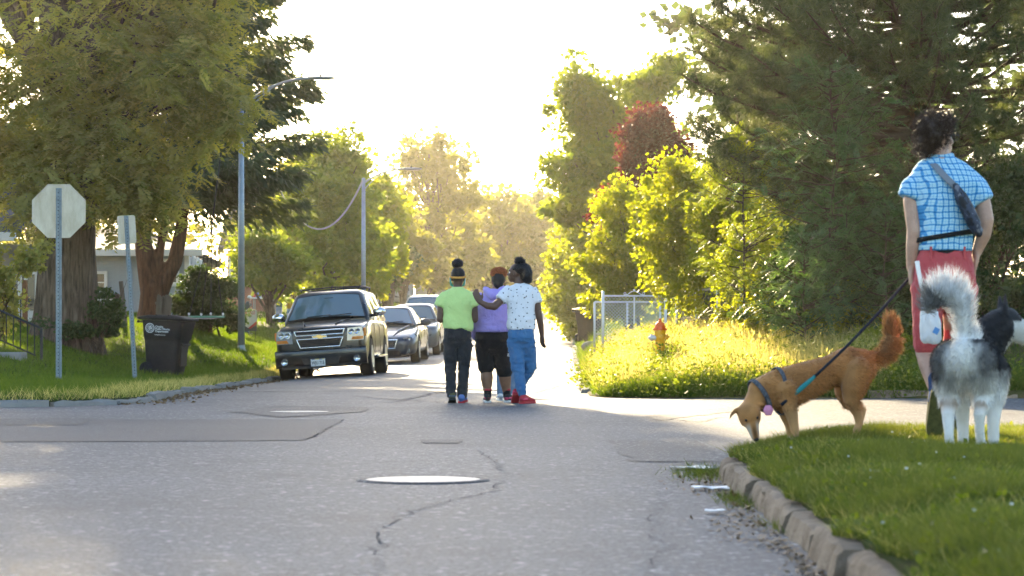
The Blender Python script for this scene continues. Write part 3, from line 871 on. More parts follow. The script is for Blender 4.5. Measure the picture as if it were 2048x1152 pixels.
# sunlit elm scrub
bush('elm_shrub', 'broad sunlit yellow green shrub right behind the hydrant and slatted fence', [E(1410, 470, 47, 120, 150, 1.2), E(1350, 420, 47, 75, 110, .9), E(1480, 540, 46, 90, 110, 1.), E(1390, 340, 47.5, 50, 60, .6), E(1330, 500, 46.5, 55, 70, .7), E(1420, 570, 45.5, 110, 60, .8)], 51, 520, 56, .085, ML_YEL, 47, 1420, .30, .06)
bush('elm_shrub', 'upright sunlit yellow green shrub just behind the white gate', [E(1250, 490, 57, 85, 110, 1.1), E(1215, 540, 57, 60, 80, .9), E(1290, 450, 57.5, 75, 80, .9), E(1255, 420, 58, 60, 50, .7), E(1310, 540, 57, 60, 70, .8), E(1195, 590, 56.5, 35, 45, .6)], 52, 420, 50, .10, ML_YEL, 57, 1255, .33, .06)
bush('hedge_shrub', 'tall yellow rimmed hedge overhanging the far street on the right', [E(1140, 520, 92, 42, 80, 1.6), E(1150, 600, 90, 40, 70, 1.6), E(1165, 470, 93, 38, 50, 1.2), E(1125, 560, 92, 26, 60, 1.1), E(1180, 560, 92, 45, 110, 1.8), E(1130, 630, 88, 18, 40, .8)], 53, 420, 50, .17, ML_YEL, 92, 1165, .5, .08)
tree('poplar_tree', 'tall green tree with ragged crown right of the open sky', [E(1165, 180, 78, 45, 80, 1.2), E(1150, 260, 78, 45, 60, 1.2), E(1200, 260, 79, 75, 90, 1.8), E(1180, 370, 78, 85, 90, 2), E(1130, 400, 77, 45, 45, 1.1), E(1290, 220, 80, 90, 90, 2), E(1230, 330, 78, 90, 100, 2), E(1320, 170, 80, 60, 50, 1.4)], (4.0, 78, rz_(4.0, 78)), 61, 520, 56, .19, ML_GRN, .5, .2, 40, lo=.3)
tree('plum_tree', 'purple red leafed tree standing between green tree and pine', [E(1300, 285, 66, 48, 82, 1.0), E(1325, 330, 66, 42, 80, .9), E(1280, 370, 65.5, 45, 50, .9), E(1310, 235, 66, 35, 35, .6), E(1230, 400, 64, 45, 20, .6), E(1205, 420, 63, 22, 16, .4)], (4.3, 66, rz_(4.3, 66)), 62, 360, 52, .12, ML_RED, .34, .1, 30, lo=.3)
bush('elm_shrub', 'sunlit yellow green shrub spilling below the left edge of the pine', [E(1470, 470, 43.5, 70, 110, .8), E(1530, 550, 42, 70, 80, .7), E(1440, 400, 44, 45, 70, .6), E(1580, 610, 40, 60, 50, .5)], 54, 330, 50, .085, ML_YEL, 43, 1500, .28, .05)
bush('elm_shrub', 'green thicket farther back between the elm scrub and the pine', [E(1450, 420, 62, 110, 120, 1.4), E(1540, 480, 60, 110, 130, 1.4), E(1400, 540, 61, 110, 80, 1.2), E(1620, 540, 60, 100, 90, 1.2)], 55, 330, 40, .14, ML_GRN, 61, 1480, .45, .08)
# dark shrubs and creepers at the foot of the pine
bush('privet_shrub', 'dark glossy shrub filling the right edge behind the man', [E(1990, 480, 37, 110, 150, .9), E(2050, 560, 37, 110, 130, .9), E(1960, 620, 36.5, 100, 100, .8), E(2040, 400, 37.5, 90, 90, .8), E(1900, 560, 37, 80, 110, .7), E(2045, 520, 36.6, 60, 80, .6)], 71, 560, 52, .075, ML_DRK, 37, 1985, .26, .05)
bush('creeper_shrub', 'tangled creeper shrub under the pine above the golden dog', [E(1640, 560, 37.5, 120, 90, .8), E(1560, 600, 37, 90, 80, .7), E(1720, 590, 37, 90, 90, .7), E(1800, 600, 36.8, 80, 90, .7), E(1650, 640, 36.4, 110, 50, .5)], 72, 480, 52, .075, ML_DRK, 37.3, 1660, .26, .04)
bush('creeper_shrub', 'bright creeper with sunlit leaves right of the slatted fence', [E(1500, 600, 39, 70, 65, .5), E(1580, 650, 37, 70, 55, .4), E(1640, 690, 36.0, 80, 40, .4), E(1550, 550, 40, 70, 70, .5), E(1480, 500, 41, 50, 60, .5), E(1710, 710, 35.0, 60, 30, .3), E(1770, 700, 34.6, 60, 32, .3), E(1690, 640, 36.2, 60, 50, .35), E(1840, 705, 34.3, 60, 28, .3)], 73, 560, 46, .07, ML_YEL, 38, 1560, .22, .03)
# screen of trees far behind the pine
tree('maple_tree', 'dense green tree glimpsed behind the top of the pine', [E(1500, 120, 95, 200, 200, 3), E(1700, 200, 98, 220, 240, 3), E(1950, 150, 98, 220, 260, 3), E(1600, 420, 95, 260, 180, 3), E(1900, 460, 95, 260, 160, 3)], (14, 96, rz_(14, 96)), 63, 420, 34, .38, ML_DRK, .9, .25, 30, lo=.2)

# ------------------------------------------------------------------ left and centre background trees
def far(name, label, ells, px, d, seed, ncl, per, leaf, m, cr, tr=.2, limbs=26, lo=.35, cat='tree', group='trees along the far street', droop=.25):
    x = (px - 1024) / FPX * d; z = lz(x, d) if x < XL(d) else rz_(x, d)
    return tree(name, label, ells, (x, d, z - .1), seed, ncl, per, leaf, m, cr, tr, limbs, M_BARK, cat, group, lo, .42, droop)
far('maple_tree', 'sunlit yellow green tree right beside the dark spruce', [E(660, 340, 92, 70, 70, 2), E(640, 420, 90, 85, 80, 2.4), E(700, 440, 90, 70, 80, 2.2), E(650, 510, 88, 80, 60, 2.2), E(690, 310, 93, 40, 40, 1.2), E(740, 480, 90, 45, 50, 1.4)], 640, 91, 81, 460, 50, .2, ML_GRN, .55, .18)
far('maple_tree', 'pale sunlit tree around the second street lamp', [E(760, 430, 112, 60, 60, 2), E(740, 500, 110, 55, 50, 2), E(790, 400, 114, 40, 50, 1.6), E(725, 560, 108, 40, 30, 1.3)], 770, 112, 82, 260, 44, .26, ML_YEL, .55, .15)
far('cottonwood_tree', 'tall airy tree rising highest in the middle distance', [E(860, 300, 170, 55, 35, 2), E(820, 330, 170, 38, 30, 1.4), E(915, 320, 170, 38, 26, 1.3), E(870, 370, 170, 60, 35, 2), E(935, 400, 170, 26, 40, 1.2), E(845, 430, 170, 60, 40, 2), E(800, 380, 170, 26, 30, 1.2), E(880, 500, 170, 50, 50, 2)], 862, 170, 83, 300, 22, .40, ML_FAR, .7, .28, 46, .25)
far('oak_tree', 'hazy brown green tree behind the heads of the walkers', [E(1010, 430, 200, 45, 50, 3), E(980, 490, 200, 60, 60, 3), E(1050, 480, 198, 50, 60, 3), E(1020, 540, 196, 70, 45, 3)], 1010, 199, 84, 300, 36, .5, ML_FAR, 1.0, .25)
far('oak_tree', 'hazy tree at the far right end of the street by the hedge', [E(1085, 450, 215, 40, 60, 3), E(1100, 510, 210, 45, 60, 3), E(1075, 560, 205, 40, 40, 2.5)], 1085, 212, 85, 220, 36, .5, ML_FAR, 1.0, .22)
far('oak_tree', 'broad hazy tree left of the airy tall tree', [E(800, 480, 150, 50, 60, 2.4), E(835, 520, 150, 36, 40, 2), E(770, 520, 148, 36, 40, 2)], 806, 150, 86, 220, 36, .36, ML_FAR, .75, .26)
far('oak_tree', 'hazy tree with thick trunk behind the yellow shirt walker', [E(890, 450, 185, 50, 60, 3), E(930, 520, 185, 45, 50, 2.6), E(870, 540, 180, 40, 30, 2)], 858, 182, 87, 220, 36, .45, ML_FAR, .9, .34)
far('maple_tree', 'dark tree standing in front of the blue house', [E(775, 530, 143, 38, 28, 1.5), E(800, 510, 144, 30, 24, 1.4)], 776, 143, 88, 150, 34, .3, ML_DRK, .5, .26, 14)
far('maple_tree', 'tall tree filling the gap between spruce and far lamp', [E(600, 400, 120, 70, 90, 3), E(560, 460, 118, 70, 70, 3), E(620, 480, 118, 60, 60, 2.6), E(545, 540, 112, 55, 35, 2)], 590, 119, 89, 320, 36, .34, ML_FAR, .8, .22)
far('maple_tree', 'low limbed tree with hanging sunlit leaves right of the lamp post', [E(520, 500, 84, 50, 50, 1.6), E(560, 530, 84, 50, 35, 1.6), E(505, 545, 82, 24, 26, .8)], 545, 84, 90, 200, 40, .2, ML_GRN, .5, .2, 16)
for k, (px, d, rx, py, ry, lab) in enumerate([(300, 130, 200, 420, 170, 'wide tree closing the view left of the spruce behind the houses'), (60, 125, 190, 400, 180, 'wide tree behind the porch house at the left edge'), (690, 230, 120, 470, 90, 'far tree mass behind the lamp with the cable'), (1200, 240, 140, 440, 130, 'far tree behind the red leafed tree'), (960, 260, 140, 470, 90, 'farthest tree closing the end of the street')]):
    far('far_tree', lab, [E(px, py, d, rx, ry, 4), E(px + rx * .4, py + ry * .5, d, rx * .6, ry * .6, 3), E(px - rx * .4, py + ry * .5, d, rx * .6, ry * .6, 3)], px, d, 100 + k, 300, 34, d * .0024, ML_FAR, d * .006, .3)
# shrubs on the left lawn
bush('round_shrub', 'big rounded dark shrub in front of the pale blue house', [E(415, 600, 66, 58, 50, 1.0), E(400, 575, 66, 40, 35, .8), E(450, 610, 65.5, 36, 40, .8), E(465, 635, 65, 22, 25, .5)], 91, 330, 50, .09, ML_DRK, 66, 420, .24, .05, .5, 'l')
bush('tall_weed', 'clump of leafy suckers at the foot of the big furrowed trunk', [E(208, 620, 49.5, 20, 55, .4), E(225, 640, 49.4, 20, 32, .3), E(80, 655, 49, 18, 20, .3), E(150, 660, 48.9, 35, 12, .3)], 92, 120, 40, .075, ML_DRK, 49.2, 200, .16, .02, .3, 'l')
bush('yard_shrub', 'yellowing shrub in front of the porch at the left edge', [E(5, 600, 44, 35, 80, .5), E(-30, 560, 44, 60, 80, .6), E(40, 520, 44.5, 50, 40, .5)], 93, 160, 40, .085, ML_ASH, 44, -10, .2, .03, .3, 'l')
# ------------------------------------------------------------------ street furniture
M_GALV = mat('galvanised_steel', (0.20, 0.245, 0.27), .5, .4, var=.25, scale=14)
M_PLATE = mat('sign_back', (0.62, 0.56, 0.43), .5, .1, scale=7, col2=(0.44, 0.37, 0.25), stretch=(1, 1, .35))
M_HOLE = mat('hole_dark', (0.012, 0.013, 0.015), .9)
M_POLE = mat('lamp_pole', (0.30, 0.345, 0.375), .4, .5, var=.15, scale=6)
M_LED = mat('lamp_head_grey', (0.30, 0.30, 0.29), .5, .3)
M_BIN = mat('bin_plastic', (0.011, 0.012, 0.014), .55, 0, scale=9, col2=(0.018, 0.019, 0.021), bump=.15, bscale=70, spec=.25)
M_PRINT = mat('white_print', (0.62, 0.68, 0.70), .6)
M_RUB = mat('rubber', (0.02, 0.02, 0.021), .75, bump=.2, bscale=60)
M_CABLE = mat('cable_sheath', (0.40, 0.38, 0.33), .6)

def uchannel(h, w=.082):
    mb = MB()
    mb.box((0, 0, h / 2), (w * .42, .006, h))
    for s in (-1, 1):
        mb.box((s * w * .30, .018, h / 2), (.006, .042, h)); mb.box((s * w * .41, .038, h / 2), (w * .18, .005, h))
    # fold corners: weld as one rolled section
    return mb
def channel_post(h, parent, w=.085):
    """rolled U channel, web towards the viewer"""
    prof = [(-w / 2, .034), (-w * .27, .030), (-w * .17, 0), (w * .17, 0), (w * .27, .030), (w / 2, .034), (w / 2, .040), (w * .25, .037), (w * .14, .006), (-w * .14, .006), (-w * .25, .037), (-w / 2, .040)]
    post = MB().loft([[Vector((a, b, z)) for a, b in prof] for z in (-.3, h)]).build('post', M_GALV, parent, auto=30)
    hb = MB(); k = 0
    z = .12
    while z < h - .03:
        hb.lathe([(.0075, -.0022), (.0075, .001)], (0, 0, z), n=8, axis='y'); z += .0508
    tag(hb.build('perforations', M_HOLE, post), kind='stuff')
    return post
def oct_sign():
    d = 34.7; x = (116.5 - 1024) / FPX * d; z = lz(x, d); root = empty('traffic_sign', (x, d, z))
    tag(root, 'pale octagonal traffic sign seen from behind on a perforated steel post', 'traffic sign', 'signs seen from behind')
    top = W(116, 376, d).z - z; channel_post(top, root)
    c = W(116, 422, d).z - z; R = .381 / math.cos(math.pi / 8)
    poly = [(R * math.cos(math.pi / 8 + k * math.pi / 4), c + R * math.sin(math.pi / 8 + k * math.pi / 4)) for k in range(8)]
    pl = MB().prism(poly, .043, .047).build('sign_plate', M_PLATE, root)
    edge = MB()
    for k in range(8):
        a, b = poly[k], poly[(k + 1) % 8]; edge.tube([(a[0], .0415, a[1]), (b[0], .0415, b[1])], .006, 5)
    edge.build('rim', M_PLATE, pl)
    for zz in (c - .22, c + .22): MB().lathe([(.012, -.008), (.012, .002), (.005, .003)], (0, 0, zz), 8, 'y').build('bolt', M_GALV, root)
oct_sign()
def small_sign():
    d = 40.0; x = (270.5 - 1024) / FPX * d; z = lz(x, d); root = empty('traffic_sign', (x, d, z))
    tag(root, 'small rounded sign plate seen from behind on a leaning post beside the bin', 'traffic sign', 'signs seen from behind')
    h = W(0, 431, d).z - z; channel_post(h, root, .075)
    w2, h2, r = .148, .235, .035; c = h - .23; poly = []
    for sx, sz, a0 in ((1, 1, 0), (-1, 1, 90), (-1, -1, 180), (1, -1, 270)):
        for k in range(4):
            a = math.radians(a0 + k * 30); poly.append((sx * (w2 - r) + r * math.cos(a), c + sz * (h2 - r) + r * math.sin(a)))
    MB().prism(poly, .041, .045).build('sign_plate', M_PLATE, root)
    for zz in (c - .12, c + .12): MB().lathe([(.011, -.008), (.011, .002), (.005, .003)], (0, 0, zz), 8, 'y').build('bolt', M_GALV, root)
    root.rotation_euler = (0, math.atan2(-(270 - 253) , 314), math.radians(14))
small_sign()

def street_lamp(px, d, top_py, arm, label, side='l'):
    x = (px - 1024) / FPX * d; z = lz(x, d) - .02; root = empty('street_lamp', (x, d, z)); tag(root, label, 'street lamp', 'street lamps along the left kerb')
    h = W(0, top_py, d).z - z
    MB().tube([(0, 0, -.2), (0, 0, h * .5), (0, 0, h)], [.088, .078, .062], 14, up=(1, 0, 0)).build('pole', M_POLE, root, smooth=True)
    MB().lathe([(.14, 0), (.14, .03), (.10, .05), (.09, .16)], n=14).build('base_flange', M_POLE, root, auto=40)
    MB().lathe([(.066, 0), (.066, .02), (.03, .04), (.001, .045)], (0, 0, h), 12).build('pole_cap', M_POLE, root, auto=40)
    L, rise = arm
    pts = [(L * t, -.02, h - .15 + rise * (1 - (1 - t) ** 2.2)) for t in np.linspace(0, 1, 10)]
    MB().tube(pts, [.036] * 5 + [.03] * 5, 8).build('arm', M_POLE, root, smooth=True)
    MB().tube([(L * t * .45, -.02, h - .42 + (rise * .72 + .26) * t ** .8) for t in np.linspace(0, 1, 6)], .018, 6).build('brace', M_POLE, root, smooth=True)
    zt = h - .15 + rise
    hd = MB(); prof = [(-.06, .035, .03), (.05, .07, .045), (.30, .10, .05), (.52, .085, .035), (.60, .05, .015)]
    hd.loft([[Vector((L + a, -.02 + w * math.cos(t), zt + .005 + hh * math.sin(t))) for t in np.linspace(0, 2 * math.pi, 12, endpoint=False)] for a, w, hh in prof])
    head = hd.build('lamp_head', M_LED, root, smooth=True)
    MB().lathe([(.03, .03), (.03, .085), (.001, .09)], (L + .22, -.02, zt + .005), 10).build('photocell', M_HOLE, head)
    MB().box((L + .36, -.02, zt - .035), (.26, .11, .012)).build('lens', M_PLATE, head)
    return Vector((x, d, z + h))
street_lamp(482.5, 60, 205, (1.75, .75), 'near street lamp with tall grey pole between the bin and the parked cars')
ptop = street_lamp(727, 85, 358, (1.45, .5), 'far street lamp with a sagging cable tied to its top')
a = ptop + Vector((0, -.02, .0)); b = W(530, 310, 84)
pts = []
for t in np.linspace(0, 1, 24):
    p = a.lerp(b, t); p.z -= 4 * t * (1 - t) * 2.15; pts.append(p)
tag(MB().tube(pts, .032, 6).build('cable', M_CABLE, smooth=True), 'pale sagging cable hanging from the top of the far lamp', 'cable')

def wheeled_bin(loc, rz, label, printed, sc=1.0):
    root = empty('wheeled_bin', loc, rz); tag(root, label, 'bin', 'wheeled rubbish bins'); root.scale = (sc, sc, sc)
    def rr(x0, x1, y, z, r=.06):
        pts = []
        for cx, cy, a0 in ((x1 - r, y - r, 0), (x0 + r, y - r, 90), (x0 + r, -y + r, 180), (x1 - r, -y + r, 270)):
            for k in range(4): a = math.radians(a0 + 30 * k); pts.append(Vector((cx + r * math.cos(a), cy + r * math.sin(a), z)))
        return pts
    body = MB().loft([rr(-.27, .28, .24, .03), rr(-.285, .30, .25, .12), rr(-.33, .36, .285, .66), rr(-.335, .365, .285, .67), rr(-.345, .385, .30, .70), rr(-.37, .44, .32, .98), rr(-.375, .45, .325, 1.0), rr(-.375, .45, .325, 1.03)])
    bo = body.build('body', M_BIN, root, auto=38)
    lid = MB().loft([rr(-.47, .49, .35, 1.035, .07), rr(-.48, .50, .36, 1.05, .07), rr(-.48, .50, .36, 1.075, .07), rr(-.44, .45, .33, 1.095, .07), rr(-.30, .30, .24, 1.125, .08), rr(-.1, .1, .1, 1.13, .08)])
    lo_ = lid.build('lid', M_BIN, root, auto=38)
    for sx in (-.12, .12): MB().bbox((sx, 0, 1.125), (.03, .5, .02), .006).build('lid_rib', M_BIN, lo_)
    MB().tube([(-.45, -.28, 1.02), (-.47, -.28, .99), (-.47, .28, .99), (-.45, .28, 1.02)], .018, 8).build('handle', M_BIN, root, smooth=True)
    for s in (-1, 1):
        w = MB().lathe([(.03, s * .20), (.125, s * .20), (.135, s * .215), (.135, s * .265), (.125, s * .28), (.10, s * .28), (.095, s * .268), (.03, s * .272)], (-.27, 0, .13), 22, 'y').build('wheel', M_RUB, root, auto=40)
        for k in range(6):
            a = k * math.pi / 3; MB().box((-.27 + .065 * math.cos(a), s * .272, .13 + .065 * math.sin(a)), (.05, .012, .018), Matrix.Rotation(-a, 3, 'Y')).build('spoke', M_BIN, w)
    # grab bar recess on the front
    MB().tube([(.375, -.2, .62), (.39, -.2, .60), (.39, .2, .60), (.375, .2, .62)], .015, 6).build('grab_bar', M_BIN, root)
    MB().bbox((.352, 0, .38), (.02, .30, .36), .008).build('front_panel', M_BIN, root)
    MB().bbox((.0, -.272, .80), (.60, .075, .02), .006).build('side_lip', M_BIN, root)
    if printed:
        yb = -.329
        ring = MB()
        for R0, R1 in ((.078, .090), (.052, .058)):
            for k in range(28):
                a, b_ = 2 * math.pi * k / 28, 2 * math.pi * (k + 1) / 28
                ring.add([(R0 * math.cos(a), 0, R0 * math.sin(a)), (R1 * math.cos(a), 0, R1 * math.sin(a)), (R1 * math.cos(b_), 0, R1 * math.sin(b_)), (R0 * math.cos(b_), 0, R0 * math.sin(b_))], [(0, 1, 2, 3)])
        rg = RS(3)
        for k in range(26):
            a = rg.rand() * 6.28; r = rg.rand() * .044; ring.box((r * math.cos(a), 0, r * math.sin(a)), (rg.uniform(.006, .028), .001, rg.uniform(.005, .018)), Matrix.Rotation(rg.rand() * 3, 3, 'Y'))
        for k in range(20):
            a = 2 * math.pi * k / 20; ring.box((.068 * math.cos(a), 0, .068 * math.sin(a)), (.007, .001, .012), Matrix.Rotation(-a, 3, 'Y'))
        e = ring.build('emblem', M_PRINT, bo); e.location = (-.205, -.3195, .885); e.rotation_euler = (math.radians(4), 0, 0)
        for s, (zz, size) in (('Omaha', (.915, .052)), ('Public Works', (.872, .052)), ('Department', (.829, .052)), ('omahapublicworks.com', (.765, .023))):
            me = text_mesh(s, size, .001, True, 'LEFT'); t = link('lettering', me, bo, M_PRINT)
            yy = -(.300 + (zz - .70) * .0714) - .005; t.location = (-.10 + (.0 if size > .03 else -.02), yy, zz); t.rotation_euler = (math.radians(90 + 4), 0, 0)
    return root
x = (330 - 1024) / FPX * 46; wheeled_bin((x, 46, lz(x, 46) - .02), math.radians(-14), 'black wheeled bin with white city emblem and lettering on the left lawn', True, 1.03).rotation_euler = (0, math.radians(2.5), math.radians(-14))
x = (1178 - 1024) / FPX * 79; wheeled_bin((x, 79, rz_(x, 79) - .03), math.radians(35), 'dark wheeled bin standing by the kerb left of the white gate', False, .98)

# hydrant
M_HY = mat('hydrant_yellow', (0.85, 0.42, 0.005), .45, var=.2, scale=12, coat=.3)
M_HO = mat('hydrant_orange', (0.85, 0.13, 0.01), .45, var=.2, scale=12, coat=.3)
M_HS = mat('hydrant_cap_silver', (0.62, 0.62, 0.62), .4, .4)
def hydrant():
    d = 38.0; x = (1320 - 1024) / FPX * d; z = rz_(x, d) - .03; root = empty('fire_hydrant', (x, d, z)); tag(root, 'yellow fire hydrant with orange bonnet standing in tall weeds', 'hydrant')
    k = (W(0, 637, d).z - z) / .80; root.scale = (k, k, k)
    MB().lathe([(.001, 0), (.15, 0), (.15, .04), (.105, .05), (.10, .10), (.10, .42), (.115, .45), (.118, .53), (.115, .56)], n=24).build('barrel', M_HY, root, auto=40)
    fl = MB().lathe([(.10, .56), (.145, .56), (.148, .575), (.145, .592), (.10, .595)], n=24).build('flange', M_HO, root, auto=40)
    for q in range(8):
        a = q * math.pi / 4 + .2; MB().lathe([(.012, .55), (.012, .602), (.001, .604)], (.128 * math.cos(a), .128 * math.sin(a), 0), 6).build('bolt', M_HO, fl)
    MB().lathe([(.112, .594), (.112, .62), (.105, .66), (.085, .70), (.05, .728), (.035, .735), (.035, .755), (.022, .76), (.022, .80), (.001, .803)], n=24).build('bonnet', M_HO, root, auto=40)
    MB().lathe([(.06, -.08), (.062, -.15), (.075, -.155), (.08, -.20), (.05, -.205), (.03, -.225), (.03, -.245), (.001, -.25)], (0, 0, .40), 18, 'x').build('pumper_cap', M_HS, root, auto=40)
    MB().lathe([(.045, .08), (.047, .12), (.058, .125), (.058, .165), (.03, .17), (.02, .20), (.001, .2)], (0, 0, .42), 16, 'x').build('hose_cap', M_HY, root, auto=40)
    MB().lathe([(.045, -.08), (.047, -.12), (.058, -.125), (.058, -.165), (.03, -.17), (.02, -.20), (.001, -.2)], (0, 0, .42), 16, 'y').build('hose_cap', M_HY, root, auto=40)
hydrant()

# chain link gate and fences
M_WHITE = mat('white_gate_paint', (0.72, 0.73, 0.72), .45, .2)
M_WIRE = mat('fence_wire', (0.50, 0.50, 0.48), .45, .4)
M_SLAT = mat('dark_slat', (0.05, 0.06, 0.045), .6, var=.3)
def chain(name, parent, A, B, z0, z1, cell=.075, r=.0045):
    A = Vector(A); B = Vector(B); L = (B - A).length; u = (B - A) / L; mb = MB(); h = z1 - z0
    k = -h
    while k < L:
        for s in (1, -1):
            t0, t1 = (k, k + h) if s > 0 else (k + h, k)
            a0, a1 = max(0, min(t0, t1)), min(L, max(t0, t1))
            if a1 - a0 < .02: continue
            za = z0 + ((a0 - k) if s > 0 else (k + h - a0)); zb = z0 + ((a1 - k) if s > 0 else (k + h - a1))
            pa = A + u * a0; pb = A + u * a1
            mb.tube([(pa.x, pa.y + .004 * s, za), (pb.x, pb.y + .004 * s, zb)], r, 3)
        k += cell
    tag(mb.build(name, M_WIRE, parent), kind='stuff')
def gate():
    d = 52.0; A = W(1206, 590, d); B = W(1331, 592, d); z0 = W(0, 676, d).z - .12; zt = W(0, 590, d).z
    root = empty('gate', (A.x, d, z0)); tag(root, 'white chain link gate with scrolled finial behind the hydrant', 'gate')
    w = B.x - A.x; h = zt - z0
    for px_, r in ((0, .03), (w, .03)):
        p = MB().tube([(px_, 0, -.2), (px_, 0, h + .05)], r, 10).build('post', M_WHITE, root, smooth=True)
        MB().lathe([(r * 1.15, 0), (r * 1.15, .015), (r * .7, .03), (.001, .04)], (px_, 0, h + .05), 10).build('post_cap', M_WHITE, p, auto=40)
    MB().tube([(0, 0, h - .02), (w, 0, h - .02)], .019, 8).build('rail', M_WHITE, root); MB().tube([(0, 0, .06), (w, 0, .06)], .019, 8).build('rail', M_WHITE, root)
    MB().tube([(w * .5, 0, .06), (w * .5, 0, h - .02)], .017, 8).build('rail', M_WHITE, root)
    chain('chain_link', root, (0, .02, 0), (w, .02, 0), .06, h - .02)
    f = MB()
    for s in (-1, 1):
        f.tube([(w * .5 + s * .22, 0, h), (w * .5 + s * .14, 0, h + .015), (w * .5 + s * .06, 0, h + .07), (w * .5 + s * .012, 0, h + .085)], .009, 6)
        f.tube([(w * .5 + s * (.20 + .025 * math.cos(t)), 0, h + .03 + .025 * math.sin(t)) for t in np.linspace(0, 6.3, 10)], .007, 5)
    f.ell((w * .5, 0, h + .10), (.02, .02, .028), 10, 6); f.build('finial', M_WHITE, root, smooth=True)
    # lower fence panel behind
    d2 = 54.0; A2 = W(1189, 604, d2); B2 = W(1320, 604, d2); h2 = A2.z - z0
    r2 = empty('chain_link_fence', (A2.x, d2, z0)); tag(r2, 'low chain link fence panel standing just behind the white gate', 'fence')
    w2 = B2.x - A2.x
    for q in (0, .5, 1.0): MB().tube([(w2 * q, 0, -.2), (w2 * q, 0, h2)], .024, 8).build('post', M_WHITE, r2, smooth=True)
    MB().tube([(0, 0, h2), (w2, 0, h2)], .02, 8).build('rail', M_WHITE, r2)
    chain('chain_link', r2, (0, .02, 0), (w2, .02, 0), 0.05, h2)
    # slatted run towards the pine
    P0 = W(1354, 582, 48.5); P1 = W(1590, 590, 38.5)
    r3 = empty('slatted_fence', (P0.x, P0.y, 0)); tag(r3, 'chain link fence with leaning dark slats half buried in sunlit scrub', 'fence')
    D = P1 - P0; L = math.hypot(D.x, D.y); u = Vector((D.x / L, D.y / L, 0)); ang = math.atan2(D.y, D.x); top = P0.z
    zb = rz_(P0.x, P0.y) - .15
    for q in np.linspace(0, 1, 6):
        p = u * L * q; MB().tube([(p.x, p.y, zb), (p.x, p.y, top + .04)], .032, 8).build('post', M_WHITE, r3, smooth=True)
        MB().ell((p.x, p.y, top + .07), (.045, .045, .05), 10, 6).build('post_cap', M_WHITE, r3, smooth=True)
    MB().tube([(0, 0, top - .04), (u.x * L, u.y * L, top - .04)], .02, 8).build('rail', M_WIRE, r3)
    sl = MB().box((0, 0, 0), (.055, .008, 1.45)).mesh('slat'); sl.materials.append(M_SLAT)
    n = int(L / .115)
    for k in range(n):
        o = link('slat', sl, r3); p = u * (L * (k + .5) / n); zc = zb + (top - zb) * .52
        o.location = (p.x, p.y, zc); o.rotation_euler = (0, math.radians(24), ang); o.scale = (1, 1, (top - zb) / 1.42)
gate()

# ------------------------------------------------------------------ houses on the left
M_SIDE1 = mat('siding_pale_blue', (0.30, 0.36, 0.42), .6, var=.12, scale=2)
M_SIDE2 = mat('siding_tan_grey', (0.27, 0.26, 0.22), .65, var=.15, scale=2)
M_TRIM = mat('white_trim', (0.70, 0.71, 0.70), .5)
M_GLASS = mat('window_glass', (0.035, 0.045, 0.05), .08, 0, spec=.6)
M_ROOF = mat('roof_shingle', (0.10, 0.10, 0.105), .9, var=.4, scale=18, bump=.4, bscale=60)
M_SHADE = mat('window_blind', (0.50, 0.50, 0.46), .8)
M_WOOD = mat('weathered_wood', (0.21, 0.185, 0.155), .85, scale=6, col2=(0.11, 0.095, 0.08), stretch=(1, 1, .2))
M_PORCH = mat('porch_brown', (0.20, 0.085, 0.035), .7, var=.3, scale=6)
M_BLACKM = mat('black_iron', (0.03, 0.032, 0.035), .5, .4)
def siding(parent, A, B, z0, z1, m, exp=.14):
    """each board of a wall between two ground points, seen from its outer side"""
    A = Vector((A[0], A[1], 0)); B = Vector((B[0], B[1], 0)); L = (B - A).length; ang = math.atan2(B.y - A.y, B.x - A.x)
    prof = [(0, -exp * .5), (-.022, -exp * .5), (-.004, exp * .52), (0, exp * .52)]
    me = MB().loft([[Vector((t * L / 2, a, b)) for a, b in prof] for t in (-1, 1)]).mesh('siding_board'); me.materials.append(m)
    c = (A + B) / 2; n = int((z1 - z0) / exp)
    for k in range(n):
        o = link('siding_board', me, parent); o.location = (c.x, c.y, z0 + exp * (k + .5)); o.rotation_euler = (0, 0, ang)
def window(parent, x, y, z, w, h, ang=0.0, cols=1, rows=2, blind=0.0):
    f = MB(); t = .09
    for s in (-1, 1):
        f.bbox((s * (w / 2 + t / 2), -.03, 0), (t, .07, h + 2 * t), .008); f.bbox((0, -.032, s * (h / 2 + t / 2)), (w + .004, .07, t), .008)
    for k in range(1, cols): f.box((-w / 2 + w * k / cols, -.012, 0), (.03, .03, h))
    for k in range(1, rows): f.box((0, -.014, -h / 2 + h * k / rows), (w, .03, .035))
    fo = f.build('window', M_TRIM, parent, auto=30); fo.location = (x, y, z); fo.rotation_euler = (0, 0, ang)
    MB().box((0, .0, 0), (w, .006, h)).build('pane', M_GLASS, fo)
    MB().bbox((0, -.06, -h / 2 - t - .02), (w + .3, .12, .04), .008).build('sill', M_TRIM, fo)
    if blind:
        MB().box((0, -.0065, h * (.5 - blind / 2)), (w - .04, .004, h * blind)).build('blind', M_SHADE, fo)
    return fo
